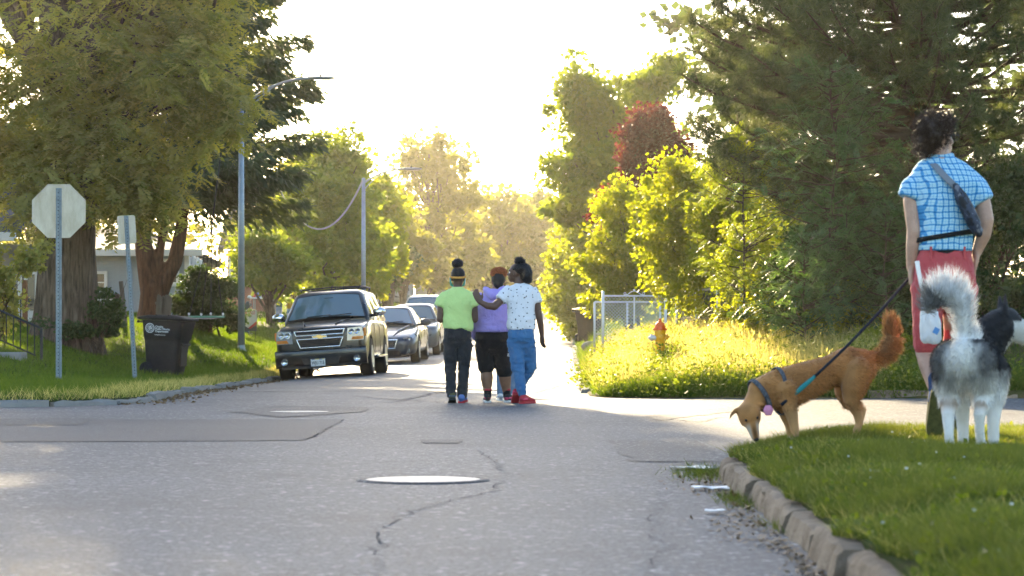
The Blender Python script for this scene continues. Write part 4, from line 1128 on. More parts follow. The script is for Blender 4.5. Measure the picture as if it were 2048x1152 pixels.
def pale_house():
    d = 73.0; x0 = (60 - 1024) / FPX * d; x1 = (374 - 1024) / FPX * d; z0 = W(0, 660, d).z - .3; zt = W(0, 508, d).z
    root = empty('house', (0, 0, 0)); root.location = (x1, d, z0); tag(root, 'pale blue clapboard house half hidden behind the spruce', 'house')
    w = x1 - x0; H = zt - z0; D = 11.0
    MB().prism([(-w, .02), (-.03, .02), (-.83, D), (-w, D)], 0, H, 'z').build('wall', M_SIDE1, root)
    siding(root, (-w, 0), (0, 0), 0.3, H, M_SIDE1); siding(root, (0, 0), (-.8, D), 0.3, H, M_SIDE1)
    MB().bbox((.0, -.02, H / 2), (.14, .12, H), .01).build('corner_board', M_TRIM, root)
    MB().box((-w / 2, -.02, .15), (w, .10, .34)).build('foundation', M_KERB2, root)
    rf = MB().loft([[Vector(p) for p in ((-w - .5, -.6, H - .05), (.55, -.6, H - .05), (.55, -.6, H + .1), (-w - .5, -.6, H + .1))], [Vector(p) for p in ((-w + 2.5, D / 2, H + .9), (-3.4, D / 2, H + .9), (-3.4, D / 2, H + 1.05), (-w + 2.5, D / 2, H + 1.05))], [Vector(p) for p in ((-w - .5, D + .6, H - .05), (-.2, D + .6, H - .05), (-.2, D + .6, H + .1), (-w - .5, D + .6, H + .1))]]).build('roof', M_ROOF, root)
    MB().bbox((-w / 2 + .03, -.63, H + .02), (w + 1.05, .05, .2), .01).build('fascia', M_TRIM, rf)
    def wx(px): return (px - 1024) / FPX * d - x1
    def wz(py): return W(0, py, d).z - z0
    window(root, wx(198), -.03, wz(565), .34, .50, 0, 1, 2, .0)
    window(root, wx(339), -.03, wz(544), .42, .62, 0, 2, 3, .0)
    window(root, wx(90), -.03, wz(560), .8, 1.0, 0, 2, 2, .4)
    ang = math.atan2(D, -.8)
    for t in (.22, .42, .62):
        window(root, -.8 * t + .03 , D * t, wz(540), .7, .9, ang, 1, 2)
pale_house()
def porch_house():
    d = 57.0; x1 = (84 - 1024) / FPX * d; z0 = W(0, 668, d).z - .5; root = empty('house', (x1, d, z0)); tag(root, 'tan grey house with covered porch at the left edge', 'house')
    w = 7.0; H = W(0, 489, d).z - z0
    MB().box((-w / 2, 3.02, H / 2), (w - .04, 6, H)).build('wall', M_SIDE2, root)
    siding(root, (-w, 0), (0, 0), .6, H, M_SIDE2, .13)
    MB().bbox((0, -.02, H / 2), (.12, .10, H), .01).build('corner_board', M_TRIM, root)
    rf = MB().loft([[Vector((-w, -2.0, H + .05)), Vector((-.2, -2.0, H + .05)), Vector((-.2, -2., H + .16)), Vector((-w, -2., H + .16))], [Vector((-w, 3, H + 2.2)), Vector((.5, 3, H + 2.2)), Vector((.5, 3, H + 2.3)), Vector((-w, 3, H + 2.3))]]).build('roof', M_ROOF, root)
    MB().bbox((-w / 2, -2.02, H + .1), (w - .4, .06, .2), .01).build('gutter', M_TRIM, rf)
    def wx(px): return (px - 1024) / FPX * d - x1
    def wz(py): return W(0, py, d).z - z0
    window(root, wx(34), -.03, wz(580), .36, .75, 0, 1, 2, .3); window(root, wx(3), -.03, wz(580), .4, .75, 0, 1, 2)
    dr = MB().bbox((wx(58), -.05, wz(598)), (.50, .06, 1.35), .01).build('door', M_TRIM, root); MB().box((wx(58), -.085, wz(585)), (.30, .012, .85)).build('pane', M_GLASS, dr); MB().ell((wx(64), -.10, wz(610)), (.03, .03, .03), 8, 5).build('handle', M_BLACKM, dr)
    # porch deck, rail and balusters
    yr = -1.9; zd = wz(648)
    MB().bbox((-w / 2 + .1, yr / 2, zd - .1), (w + .2, 1.95, .14), .01).build('porch_deck', M_PORCH, root)
    MB().bbox((-w / 2, yr, wz(598)), (w + .1, .11, .07), .01).build('hand_rail', M_PORCH, root); MB().bbox((-w / 2, yr, zd + .05), (w + .1, .06, .05), .008).build('foot_rail', M_PORCH, root)
    bl = MB().box((0, 0, 0), (.028, .028, wz(598) - zd - .08)).mesh('baluster'); bl.materials.append(M_BLACKM)
    for k in range(34):
        o = link('baluster', bl, root); o.location = (.02 - k * .135, yr, (wz(598) + zd) / 2)
    for px_ in (74, -60): MB().bbox((wx(px_) + .1, yr, (zd + H) / 2 - .6), (.11, .11, 1.3), .01).build('porch_post', M_PORCH, root)
    # lattice under the deck
    lt = MB()
    for k in range(26):
        for s in (-1, 1): lt.tube([(.0 - k * .16 - .12 * s, yr + .02 + .012 * s, zd - .45), (.0 - k * .16 + .12 * s, yr + .02 + .012 * s, zd - .2)], .012, 4)
    tag(lt.build('lattice', M_TRIM, root), kind='stuff')
porch_house()
def iron_rail():
    d = 42.0; A = W(83, 657, d); zg = lz(A.x, d); root = empty('stair_handrail', (A.x, d, zg)); tag(root, 'black iron stair handrail sloping across the left lawn edge', 'handrail')
    s = FPX / d
    top = lambda t: (A.z - zg) + t * .43; bot = lambda t: W(0, 716, d).z - zg + t * .43
    MB().bbox((0, 0, (A.z - zg) / 2 - .1), (.045, .045, A.z - zg + .2), .006).build('post', M_BLACKM, root)
    MB().tube([(0, 0, top(0)), (-1.1, .1, top(1.1))], .020, 6).build('hand_rail', M_BLACKM, root); MB().tube([(-.1, 0, bot(.1)), (-1.1, .1, bot(1.1))], .014, 6).build('foot_rail', M_BLACKM, root)
    for k in range(1, 9): t = k * .125; MB().tube([(-t, .1 * t, bot(t)), (-t, .1 * t, top(t))], .010, 5).build('baluster', M_BLACKM, root)
iron_rail()
st_ = W(20, 712, 41.5); tag(MB().bbox((st_.x - .2, 41.5, lz(st_.x, 41.5) + .02), (.9, .5, .16), .03).build('stepping_stone', M_KERB2), 'flat grey stone slab in the grass under the iron handrail', 'stone')
# wooden pickets
def pickets(px0, px1, py0, py1, d, n, label, seed, lean=0.0):
    A = W(px0, py0, d); B = W(px1, py0, d); zb = lz(A.x, d) - .1; rng = RS(seed); root = empty('picket_fence', (A.x, d, zb)); tag(root, label, 'fence')
    w = B.x - A.x; h = A.z - zb
    for q in (.3, .75): MB().box((w / 2, .03, h * q), (w, .035, .07)).build('rail', M_WOOD, root)
    for k in range(n):
        hh = h * rng.uniform(.9, 1.04); p = MB().prism([(-.036, 0), (.036, 0), (.036, hh - .04), (0, hh), (-.036, hh - .04)], -.012, .008).build('picket', M_WOOD, root)
        p.location = (w * (k + .5) / n, 0, 0); p.rotation_euler = (0, rng.normal(lean, .025), 0)
    return root
pickets(186, 243, 585, 655, 62, 17, 'weathered picket fence panel right of the thick trunk', 3)
pickets(310, 340, 590, 650, 64, 7, 'broken picket fence behind the forked trunk', 4, .06)
# bench like white board leaning on the picket fence
tag(MB().bbox(W(213, 602, 61.6), (.62, .05, .10), .01).build('white_board', M_TRIM), 'white board across the weathered picket fence', 'board')
x = W(262, 0, 61.4).x; tag(MB().bbox((W(247, 0, 61.3).x, 61.3, lz(x, 61.3) + .5), (.10, .10, 1.25), .01, Matrix.Rotation(math.radians(-6), 3, 'Y')).build('leaning_post', M_WOOD), 'grey wooden post leaning at the end of the picket fence', 'post')

# saucer swing
def swing():
    d = 58.0; c = W(412, 634, d); root = empty('saucer_swing', c); tag(root, 'round net saucer swing hanging on ropes from the spruce', 'swing')
    m_green = mat('swing_green', (0.14, 0.33, 0.22), .6); R = .42
    MB().tube([(R * math.cos(t), R * math.sin(t), .0) for t in np.linspace(0, 2 * math.pi, 33)], .024, 8).build('rim', m_green, root, smooth=True)
    nt = MB()
    for k in range(12):
        a = k * math.pi / 12; q = [(R * u * math.cos(a), R * u * math.sin(a), -.05 * (1 - u * u)) for u in np.linspace(-1, 1, 7)]; nt.tube(q, .006, 3)
    for rr in (.14, .26, .36): nt.tube([(rr * math.cos(t), rr * math.sin(t), -.05 * (1 - (rr / R) ** 2)) for t in np.linspace(0, 6.2832, 20)], .006, 3)
    tag(nt.build('net', M_CABLE, root), kind='stuff')
    top = Vector((.12, .1, 2.15))
    for k in range(4):
        a = k * math.pi / 2 + .4; e = Vector((R * math.cos(a), R * math.sin(a), .02)); MB().tube([e, top], .011, 5).build('rope', M_BLACKM, root)
        MB().ell(e + Vector((0, 0, .05)), (.03, .03, .04), 8, 5).build('knot', M_TRIM, root)
    MB().tube([top, top + Vector((.2, .2, 1.8))], .016, 5).build('hanging_rope', M_BLACKM, root)
swing()

# yard sign
def sale_sign():
    d = 70.0; c = W(496.5, 640, d); zg = lz(c.x, d); root = empty('yard_sign', (c.x, d, zg)); tag(root, 'white yard sale sign with red heading beside the near lamp pole', 'sign')
    k = d / FPX; w, h = 34 * k, 42 * k; zc = W(0, 641, d).z - zg
    m_red = mat('sign_red', (0.42, 0.03, 0.02), .6); m_dk = mat('sign_dark', (0.05, 0.06, 0.05), .6); m_wh = mat('sign_white', (0.62, 0.58, 0.50), .6)
    for s in (-1, 1): MB().tube([(s * w * .42, .02, -.3), (s * w * .42, .02, zc)], .008, 5).build('stake', M_BLACKM, root)
    b = MB().box((0, 0, zc), (w, .012, h)).build('board', m_wh, root)
    MB().prism([(-w / 2, zc - h * .5), (w / 2, zc - h * .5), (w / 2, zc - h * .10), (0, zc - h * .36), (-w / 2, zc - h * .10)], -.0085, -.0065).build('dark_base', m_dk, b)
    MB().prism([(0, zc - h * .36), (w * .5, zc - h * .02), (w * .5, zc - h * .18), (w * .12, zc - h * .40)], -.0110, -.009).build('red_stripe', m_red, b)
    t = link('lettering', text_mesh('FOR SALE', h * .21, .001), b, m_red); t.location = (0, -.008, zc + h * .36); t.rotation_euler = (math.radians(90), 0, 0); t.scale = (.72, 1, 1)
    t2 = link('lettering', text_mesh('BY OWNER', h * .07, .001), b, m_red); t2.location = (0, -.008, zc + h * .24); t2.rotation_euler = (math.radians(90), 0, 0)
sale_sign()

# ------------------------------------------------------------------ far houses up the hill
M_BLUE = mat('far_blue_wall', (0.14, 0.22, 0.32), .7); M_BEIGE = mat('far_beige_wall', (0.36, 0.31, 0.24), .8, var=.15, scale=.6); M_BRICK = mat('far_brick', (0.26, 0.10, 0.07), .85, var=.25, scale=3)
def far_house(px0, px1, py_eave, d, m, label, roof=True, low=None, H2=2.0, wins=()):
    x0 = (px0 - 1024) / FPX * d; x1 = (px1 - 1024) / FPX * d; z0 = lz((x0 + x1) / 2, d) - .6; zt = W(0, py_eave, d).z
    root = empty('house', ((x0 + x1) / 2, d, z0)); tag(root, label, 'house'); w = x1 - x0; H = zt - z0
    MB().box((0, 4, H / 2), (w, 8, H)).build('wall', m, root)
    if low: MB().box((0, -.03, .75), (w + .04, .08, 1.5)).build('lower_wall', low, root)
    if roof: MB().loft([[Vector((-w / 2 - .4, -.5, H)), Vector((w / 2 + .4, -.5, H)), Vector((w / 2 + .4, -.5, H + .15)), Vector((-w / 2 - .4, -.5, H + .15))], [Vector((-w / 2 - .4, 4, H + H2)), Vector((w / 2 + .4, 4, H + H2)), Vector((w / 2 + .4, 4, H + H2 + .15)), Vector((-w / 2 - .4, 4, H + H2 + .15))]]).build('roof', M_ROOF, root)
    for (px, py, ww, hh) in wins:
        window(root, (px - 1024) / FPX * d - (x0 + x1) / 2, -.03, W(0, py, d).z - z0, ww, hh)
    return root, w, H
M_BLUED = mat('far_blue_base', (0.05, 0.07, 0.10), .7)
r_, w_, H_ = far_house(738, 818, 520, 165, M_BLUE, 'blue house up the hill behind the parked cars', True, M_BLUED)
MB().tube([(w_ / 2 - .2, -.12, 0), (w_ / 2 - .2, -.12, H_)], .10, 8).build('downpipe', M_TRIM, r_)
MB().ell((w_ / 2 + .15, -.3, H_ * .62), (.28, .1, .28), 12, 8).build('satellite_dish', M_TRIM, r_)
far_house(615, 738, 520, 150, M_BRICK, 'red brick house behind the sunlit trees over the black vehicle', True, None, 2.5, [(650, 560, 1.0, 1.2), (705, 560, 1.0, 1.2)])
far_house(455, 520, 500, 118, M_BRICK, 'brownish house seen between the shrub and the lamp pole', True, None, 2.2, [(480, 540, .9, 1.0)])
# beige board fence behind the walkers, panel by panel
def board_fence(px0, px1, py, d, n, m, label):
    x0 = (px0 - 1024) / FPX * d; x1 = (px1 - 1024) / FPX * d; root = empty('panel_fence', (x0, d, 0)); tag(root, label, 'fence')
    zt = W(0, py, d).z; w = (x1 - x0) / n
    for k in range(n):
        xx = x0 + w * (k + .5); zb = (lz(xx, d) if xx < XL(d) else (rz_(xx, d) if xx > XR(d) else float(r_z(xx, d)))) - .5
        p = MB().box((w * (k + .5), 0, (zb + zt) / 2), (w - .08, .06, zt - zb)).build('panel', m, root)
        MB().box((w * k, -.02, (zb + zt) / 2 + .04), (.14, .14, zt - zb)).build('post', m, root)
board_fence(832, 1005, 548, 205, 9, M_BEIGE, 'pale beige panel fence at the head of the far street')
board_fence(1005, 1100, 558, 212, 6, M_WOOD, 'brown board fence closing the far street right of the walkers')
# stones by the far kerb
for k, (px, py, d, s, lab) in enumerate([(1180, 681, 70, (.25, .22, .17), 'rounded boulder at the street edge under the right bin'), (1199, 670, 71, (.19, .16, .13), 'smaller grey boulder beside the rounded one at the street edge')]):
    me = MB().ell((0, 0, 0), s, 16, 10).mesh('boulder', True); co = coords(me); set_coords(me, co * (1 + .18 * vnoise(co, 4, k, 3))[:, None]); me.materials.append(M_KERB2)
    p = W(px, py, d); p.z = rz_(p.x, d) + .08; o = link('boulder', me); o.location = p; tag(o, lab, 'boulder')
# ------------------------------------------------------------------ parked vehicles
def paint(name, col, metal=.3):
    m, N, L, P = new_mat(name)
    P.inputs['Base Color'].default_value = (*col, 1); P.inputs['Metallic'].default_value = metal; P.inputs['Roughness'].default_value = .28
    P.inputs['Coat Weight'].default_value = .55; P.inputs['Coat Roughness'].default_value = .03
    tc = N.new('ShaderNodeTexCoord'); t = N.new('ShaderNodeTexNoise'); t.inputs['Scale'].default_value = 2.5; t.inputs['Detail'].default_value = 5
    L.new(tc.outputs['Object'], t.inputs['Vector'])
    r = N.new('ShaderNodeMapRange'); r.inputs[3].default_value = .2; r.inputs[4].default_value = .42; L.new(t.outputs['Fac'], r.inputs[0]); L.new(r.outputs[0], P.inputs['Roughness'])
    return m
M_BLK = paint('paint_black', (0.006, 0.006, 0.008), 0); M_BRZ = paint('paint_bronze_grey', (0.045, 0.058, 0.075), .5); M_BLU = paint('paint_blue_grey', (0.075, 0.10, 0.13), .5)
M_SIL = paint('paint_silver', (0.42, 0.45, 0.48), .6); M_MAR = paint('paint_maroon', (0.07, 0.02, 0.02), .3); M_GRYP = paint('paint_grey', (0.16, 0.17, 0.18), .5)
M_CHR = mat('chrome', (0.80, 0.81, 0.82), .12, 1.0); M_BLKP = mat('black_plastic', (0.015, 0.015, 0.016), .5); M_ALLOY = mat('alloy', (0.55, 0.56, 0.57), .3, .9)
M_AMB = mat('amber_lens', (0.70, 0.22, 0.03), .25, coat=.6); M_GOLD = mat('gold_emblem', (0.72, 0.50, 0.20), .25, .8); M_LENS = mat('headlamp_lens', (0.55, 0.57, 0.58), .12, .45, coat=1.0); M_REFL = mat('headlamp_reflector', (0.75, 0.76, 0.77), .08, .9)
M_PLTE = mat('licence_plate', (0.72, 0.72, 0.70), .5); M_INK = mat('plate_ink', (0.02, 0.02, 0.025), .6); M_YELP = mat('plate_yellow', (0.75, 0.55, 0.05), .5); M_NAVY = mat('plate_navy', (0.02, 0.03, 0.10), .5)
def glass_mat():
    m, N, L, P = new_mat('car_glass')
    P.inputs['Base Color'].default_value = (0.085, 0.15, 0.18, 1); P.inputs['Roughness'].default_value = .04; P.inputs['IOR'].default_value = 1.9; P.inputs['Specular IOR Level'].default_value = .6  # teal of the sky's reflection put into the base colour
    return m
M_CGL = glass_mat()
M_CGLD = mat('car_glass_side', (0.02, 0.022, 0.02), .05, spec=.7)
M_LAMPR = mat('tail_lamp', (0.35, 0.02, 0.02), .3, coat=.5)

def section(y, w, zb, zs, zt):
    h = [(0, zb), (w * .80, zb), (w * .955, zb + .05), (w * .995, zb + .2), (w, (zb + zs) / 2 + .08), (w * .99, zs - .11), (w * .955, zs - .025), (w * .87, zs + .4 * (zt - zs)), (w * .5, zs + .85 * (zt - zs)), (0, zt)]
    return [Vector((a, y, b)) for a, b in h] + [Vector((-a, y, b)) for a, b in h[-2:0:-1]]
def rrect(x, y0, y1, z, r, n=4):
    P = []
    for cx, cy, a0 in ((x - r, y1 - r, 0), (-x + r, y1 - r, 90), (-x + r, y0 + r, 180), (x - r, y0 + r, 270)):
        for k in range(n): a = math.radians(a0 + 90 * k / (n - 1)); P.append(Vector((cx + r * math.cos(a), cy + r * math.sin(a), z)))
    return P
def wheel(parent, x, y, r, side, w=.24, spokes=10, rim=.66):
    s = side
    root = MB().lathe([(r * rim, s * -w / 2), (r * .93, s * -w / 2), (r, s * -w * .36), (r, s * w * .36), (r * .93, s * w / 2), (r * rim, s * w * .5), (r * rim, s * -w / 2)], (0, 0, 0), 30, 'x').build('wheel', M_RUB, parent, auto=35)
    root.location = (x, y, r)
    rm = MB().lathe([(r * rim, s * w * .47), (r * (rim - .04), s * w * .5), (r * (rim - .08), s * w * .30), (r * .2, s * w * .22), (.001, s * w * .22)], n=30, axis='x').build('rim', M_BLKP, root, auto=40)
    sp = MB()
    for k in range(spokes):
        a = 2 * math.pi * k / spokes
        sp.tube([(s * w * .34, r * .12 * math.cos(a), r * .12 * math.sin(a)), (s * w * .42, r * (rim - .05) * math.cos(a), r * (rim - .05) * math.sin(a))], [.026, .034], 5)
    sp.lathe([(r * .16, s * w * .30), (r * .16, s * w * .42), (.001, s * w * .43)], n=12, axis='x')
    sp.lathe([(r * (rim - .06), s * w * .44), (r * (rim + .0), s * w * .46), (r * rim, s * w * .52), (r * (rim - .06), s * w * .50)], n=30, axis='x')
    sp.build('spokes', M_ALLOY, rm, auto=40)
    return root
def patch(pts, n, bulge=0.0, axis=None):
    """curved quad patch from 4 corners (bl, br, tr, tl)"""
    a, b, c, d = [Vector(p) for p in pts]; nx, ny = n; V = []; F = []
    nn = (b - a).cross(d - a).normalized() if axis is None else Vector(axis)
    for j in range(ny + 1):
        for i in range(nx + 1):
            u, v = i / nx, j / ny; p = (a * (1 - u) + b * u) * (1 - v) + (d * (1 - u) + c * u) * v
            V.append(p + nn * bulge * (1 - (2 * u - 1) ** 2))
    for j in range(ny):
        for i in range(nx): k = j * (nx + 1) + i; F.append((k, k + 1, k + nx + 2, k + nx + 1))
    return V, F
def car(name, label, loc, rot, sp):
    root = empty(name, loc); root.rotation_euler = rot; tag(root, label, sp.get('cat', 'car'), sp.get('group'))
    P = sp['paint']; st = sp['st']; w = sp['w']; r = sp['r']
    me = MB().loft([section(*s) for s in st]).mesh('body')
    me = modify(me, [('SUBSURF', dict(levels=2, render_levels=2))])
    me.materials.clear(); me.materials.append(P); me.materials.append(M_BLKP)
    ob = link('body', me, None)
    cut = MB()
    for yw in sp['wy']:
        for s in (-1, 1): cut.lathe([(r + .055, s * (w - .30)), (r + .055, s * (w + .2))], (0, yw, r + .01), 28, 'x')
    cm = cut.mesh('cut'); cm.materials.append(P); cm.materials.append(M_BLKP); cm.polygons.foreach_set('material_index', np.ones(len(cm.polygons), np.int32))
    co = link('cut', cm)
    m = ob.modifiers.new('b', 'BOOLEAN'); m.object = co; m.operation = 'DIFFERENCE'; m.solver = 'EXACT'
    dg = bpy.context.evaluated_depsgraph_get(); dg.update()
    nm = bpy.data.meshes.new_from_object(ob.evaluated_get(dg)); bpy.data.objects.remove(ob); bpy.data.objects.remove(co)
    shade_auto(nm, 40)
    body = link('body', nm, root)
    z0, z1, z2, xb, xt, yb0, yt0, yt1, yb1 = sp['gh']
    g = MB().loft([rrect(xb, yb0, yb1, z0 - .06, .10), rrect(xb, yb0 + .0, yb1, z0, .10), rrect(xt + .02, yt0 - .03, yt1 + .02, z1 - .03, .12), rrect(xt - .02, yt0 + .03, yt1 - .03, z1 + .3 * (z2 - z1), .14), rrect(xt - .16, yt0 + .22, yt1 - .15, z2 - .01, .18), rrect(xt * .4, yt0 + .6, yt1 - .5, z2, .1)])
    gm = modify(g.mesh('cabin'), [('SUBSURF', dict(levels=1, render_levels=1))]) if False else g.mesh('cabin')
    gm.materials.append(P); shade_auto(gm, 50); cab = link('cabin', gm, root)
    # windscreen
    def f(u, v):   # u -1..1, v 0..1 on the front plane
        x = (xb + (xt - xb) * v) * u; y = yb0 + (yt0 - yb0) * v; z = z0 + (z1 - z0) * v; return Vector((x, y, z))
    nrm = Vector((0, -(z1 - z0), (yt0 - yb0))).normalized()
    bl, br, tr, tl = [f(u, v) + nrm * .012 for u, v in ((-.91, .03), (.91, .03), (.90, .93), (-.90, .93))]
    V, F = patch((bl, br, tr, tl), (12, 6), .06, nrm); fr = MB().add(V, F); wo = fr.build('windscreen', M_CGL, root, smooth=True)
    # rubber surround
    rb = MB()
    loop = [bl, br, tr, tl]
    for k in range(4): rb.tube([loop[k].lerp(loop[(k + 1) % 4], t) + nrm * (.06 * (1 - (2 * t - 1) ** 2) * (k % 2 == 0) - .002) for t in np.linspace(0, 1, 9)], .012, 5)
    rb.build('seal', M_BLKP, wo)
    # side glass
    for s in (-1, 1):
        for (ya, yb_, ta, tb) in sp['sg']:
            def q(y, v): return Vector((s * (xb + (xt - xb) * v + .010), y, z0 + (z1 - z0) * v))
            c4 = (q(ya[0], .06), q(yb_[0], .06), q(yb_[1], .90), q(ya[1], .90))
            V, F = patch(c4, (4, 3), 0.006, (s, 0, .2)); MB().add(V, F).build('side_window', M_CGLD, root, smooth=True)
    # rear window
    MB().box((0, yb1 - (yb1 - yt1) * .5 + .0, (z0 + z1) / 2), (xt * 1.5, .02, .05)).build('rear_trim', M_BLKP, root)
    for yw in sp['wy']:
        for s in (-1, 1): wheel(root, s * (w - .13), yw, r, s, sp.get('tw', .24), sp.get('spokes', 10), sp.get('rim', .66))
    # mirrors
    for s in (-1, 1):
        mx, my, mz = sp['mir']
        mm = MB().ell((s * (mx + .13), my, mz), (.145, .085, .10), 16, 10).mesh('mirror', True); mm.materials.append(sp.get('mirm', P)); mo = link('mirror', mm, root)
        MB().tube([(s * (mx - .10), my + .03, mz - .07), (s * (mx + .1), my + .01, mz - .06)], [.035, .03], 6).build('mirror_arm', M_BLKP, mo)
    # wipers, door handles, sills
    for k, s in enumerate((-.35, .15)):
        a = f(s - .1, .06) + nrm * .07; b = f(s + .45, .10) + nrm * .075; MB().tube([a, b], .010, 5).build('wiper', M_BLKP, root)
    for s in (-1, 1):
        for y in sp['hd']: MB().bbox((s * (w + .012), y, sp['hz']), (.03, .20, .035), .01).build('door_handle', sp.get('hm', P), root)
        for y in sp['dl']: MB().box((s * (w - .002), y, (z0 + .35) / 2 + .05), (.008, .010, z0 - .45)).build('door_gap', M_BLKP, root)
    return root

def front_quad(name, pts, m, parent, d=.02, y=0.0, bulge=0.0):
    """flat piece on the nose: pts (x, z), depth d in front of y (y may be a function of x)"""
    fy = y if callable(y) else (lambda x: y)
    A = [Vector((x, fy(x) - d, z)) for x, z in pts]; B = [Vector((x, fy(x) + .05, z)) for x, z in pts]
    return MB().loft([B, A]).build(name, m, parent, auto=30)
def frame_loop(name, pts, r, m, parent, y):
    fy = y if callable(y) else (lambda x: y); mb = MB(); n = len(pts)
    for k in range(n):
        a, b = pts[k], pts[(k + 1) % n]; mb.tube([(a[0] + (b[0] - a[0]) * t, fy(a[0] + (b[0] - a[0]) * t), a[1] + (b[1] - a[1]) * t) for t in (0, .5, 1)], r, 6, round_=True)
    return mb.build(name, m, parent, smooth=True)

def suv():
    d = 51.0; xc = (645 - 1024) / FPX * d; xl_, xr_ = xc - .85, xc + .85
    zl, zr = float(r_z(xl_, d)), float(r_z(xr_, d)); roll = -math.atan2(zr - zl, 1.7) - math.radians(.8); z = float(r_z(xc, d)) - .012
    pitch = math.atan2(float(r_z(xc, d + 3.0)) - float(r_z(xc, d)), 3.0)
    yaw = -.022 - math.radians(1.4)
    sp = dict(paint=M_BLK, w=.99, r=.40, wy=(.95, 3.9), tw=.27, cat='car', group='cars parked along the left kerb', spokes=6, rim=.6,
              st=[(0.0, .74, .30, .94, .99), (0.03, .85, .27, 1.02, 1.06), (.12, .94, .26, 1.06, 1.11), (.35, .98, .27, 1.10, 1.15), (.9, .99, .30, 1.14, 1.20), (1.4, .99, .32, 1.18, 1.24), (1.6, .99, .32, 1.2, 1.25), (2.6, .99, .32, 1.2, 1.25), (4.2, .99, .32, 1.2, 1.25), (5.0, .97, .36, 1.2, 1.25), (5.12, .93, .42, 1.15, 1.22)],
              gh=(1.24, 1.80, 1.90, .93, .74, 1.38, 2.05, 4.75, 5.0), sg=(((1.75, 2.28), (2.75, 2.75), 0, 0), ((2.85, 2.85), (3.75, 3.72), 0, 0), ((3.85, 3.82), (4.8, 4.6), 0, 0)),
              mir=(.98, 1.85, 1.36), mirm=M_CHR, hd=(2.55, 3.55), hz=1.08, hm=M_CHR, dl=(1.72, 2.8, 3.8))
    root = car('parked_suv', 'black sport utility vehicle facing the viewer, first in the parked row', (xc, d, z), (pitch, roll, yaw), sp)
    yf = lambda x: -.004 + .05 * max(0, abs(x) - .5) ** 1.8 / .3
    # grille: two chrome framed openings with the bar and emblem between
    gx = .53
    up = [(-gx, 1.015), (gx, 1.015), (gx - .03, .925), (-gx + .03, .925)]; lo = [(-gx + .04, .845), (gx - .04, .845), (gx - .11, .665), (-gx + .11, .665)]
    g = front_quad('grille', [(-gx, 1.02), (gx, 1.02), (gx - .11, .66), (-gx + .11, .66)], M_BLKP, root, .015, yf)
    frame_loop('grille_frame', up, .016, M_CHR, g, lambda x: yf(x) - .03); frame_loop('grille_frame', lo, .016, M_CHR, g, lambda x: yf(x) - .03)
    for zz in (.97, .80, .755, .71): MB().tube([(-gx + .08, yf(gx) - .02, zz), (0, -.022, zz), (gx - .08, yf(gx) - .02, zz)], .006, 4).build('grille_bar', M_BLKP, g)
    MB().bbox((0, -.025, .885), (1.0, .03, .06), .012).build('grille_crossbar', M_BLK, g)
    bt = [(-.15, .865), (-.06, .865), (-.045, .84), (.075, .84), (.06, .865), (.15, .865), (.135, .905), (.045, .905), (.03, .93), (-.09, .93), (-.075, .905), (-.165, .905)]
    bt = [(x + .0075, z) for x, z in bt]
    front_quad('emblem', bt, M_GOLD, g, .055, 0.0); frame_loop('emblem_rim', bt, .006, M_CHR, g, -.055)
    for s in (-1, 1):
        hl = front_quad('headlight', [(s * .60, 1.03), (s * .90, 1.04), (s * .93, .90), (s * .92, .765), (s * .575, .765)][::s], M_LENS, root, .02, yf)
        for cx in (.68, .81): MB().lathe([(.001, -.03), (.045, -.045), (.062, -.065), (.068, -.06), (.068, .0)], (s * cx, yf(cx), .945), 16, 'y').build('lamp', M_REFL, hl, auto=40)
        front_quad('indicator', [(s * .70, .845), (s * .925, .845), (s * .915, .78), (s * .66, .78)][::s], M_AMB, hl, .03, yf)
        MB().bbox((s * .945, .16, .93), (.05, .16, .18), .02).build('side_marker', M_AMB, hl)
        fg = MB().lathe([(.001, -.03), (.055, -.04), (.07, -.055), (.075, -.03), (.075, .02)], (s * .77, -.035, .385), 16, 'y').build('fog_light', M_REFL, root, auto=40)
        frame_loop('fog_recess', [(s * .62, .30), (s * .90, .32), (s * .90, .47), (s * .66, .46)], .012, M_BLKP, fg, lambda x: -.03 + .1 * max(0, abs(x) - .6))
        MB().tube([(s * .62, 2.3, 1.90), (s * .66, 2.35, 1.955), (s * .665, 3.4, 1.965), (s * .66, 4.5, 1.955), (s * .62, 4.6, 1.88)], .018, 8).build('roof_rail', M_BLKP, root, smooth=True)
        MB().bbox((s * 1.0, 2.45, .40), (.16, 1.75, .05), .015).build('running_board', M_CHR, root)
        MB().lathe([(.006, 0), (.006, .16)], (s * .3, 2.35, 1.89), 6).build('aerial', M_BLKP, root) if s > 0 else None
        MB().tube([(s * .33, .22, 1.135), (s * .42, .8, 1.20), (s * .50, 1.3, 1.24)], .016, 6).build('hood_crease', M_BLK, root, smooth=True)
    for yy in (2.6, 4.2): MB().tube([(-.66, yy, 1.95), (0, yy, 1.975), (.66, yy, 1.95)], .016, 6).build('roof_bar', M_BLKP, root)
    bp = MB().loft([[Vector((x, -.02 + dy + yf(x) * 1.0, z)) for x in np.linspace(-.97, .97, 15)] + [Vector((x, .12 + yf(x), z)) for x in np.linspace(.97, -.97, 15)] for z, dy in ((.26, .06), (.30, .0), (.34, -.025), (.56, -.045), (.60, -.035), (.625, .0))])
    bo = bp.build('bumper', M_BLK, root, auto=40)
    MB().loft([[Vector((x, -.065 + yf(x), z)) for x, z in ((-.36, .30), (.36, .30), (.42, .46), (-.42, .46))], [Vector((x, -.0, z)) for x, z in ((-.36, .30), (.36, .30), (.42, .46), (-.42, .46))]]).build('air_intake', M_BLKP, bo)
    MB().tube([(-.60, -.05, .50), (-.45, -.065, .52), (.45, -.065, .52), (.60, -.05, .50)], .012, 6).build('bumper_crease', M_BLK, bo)
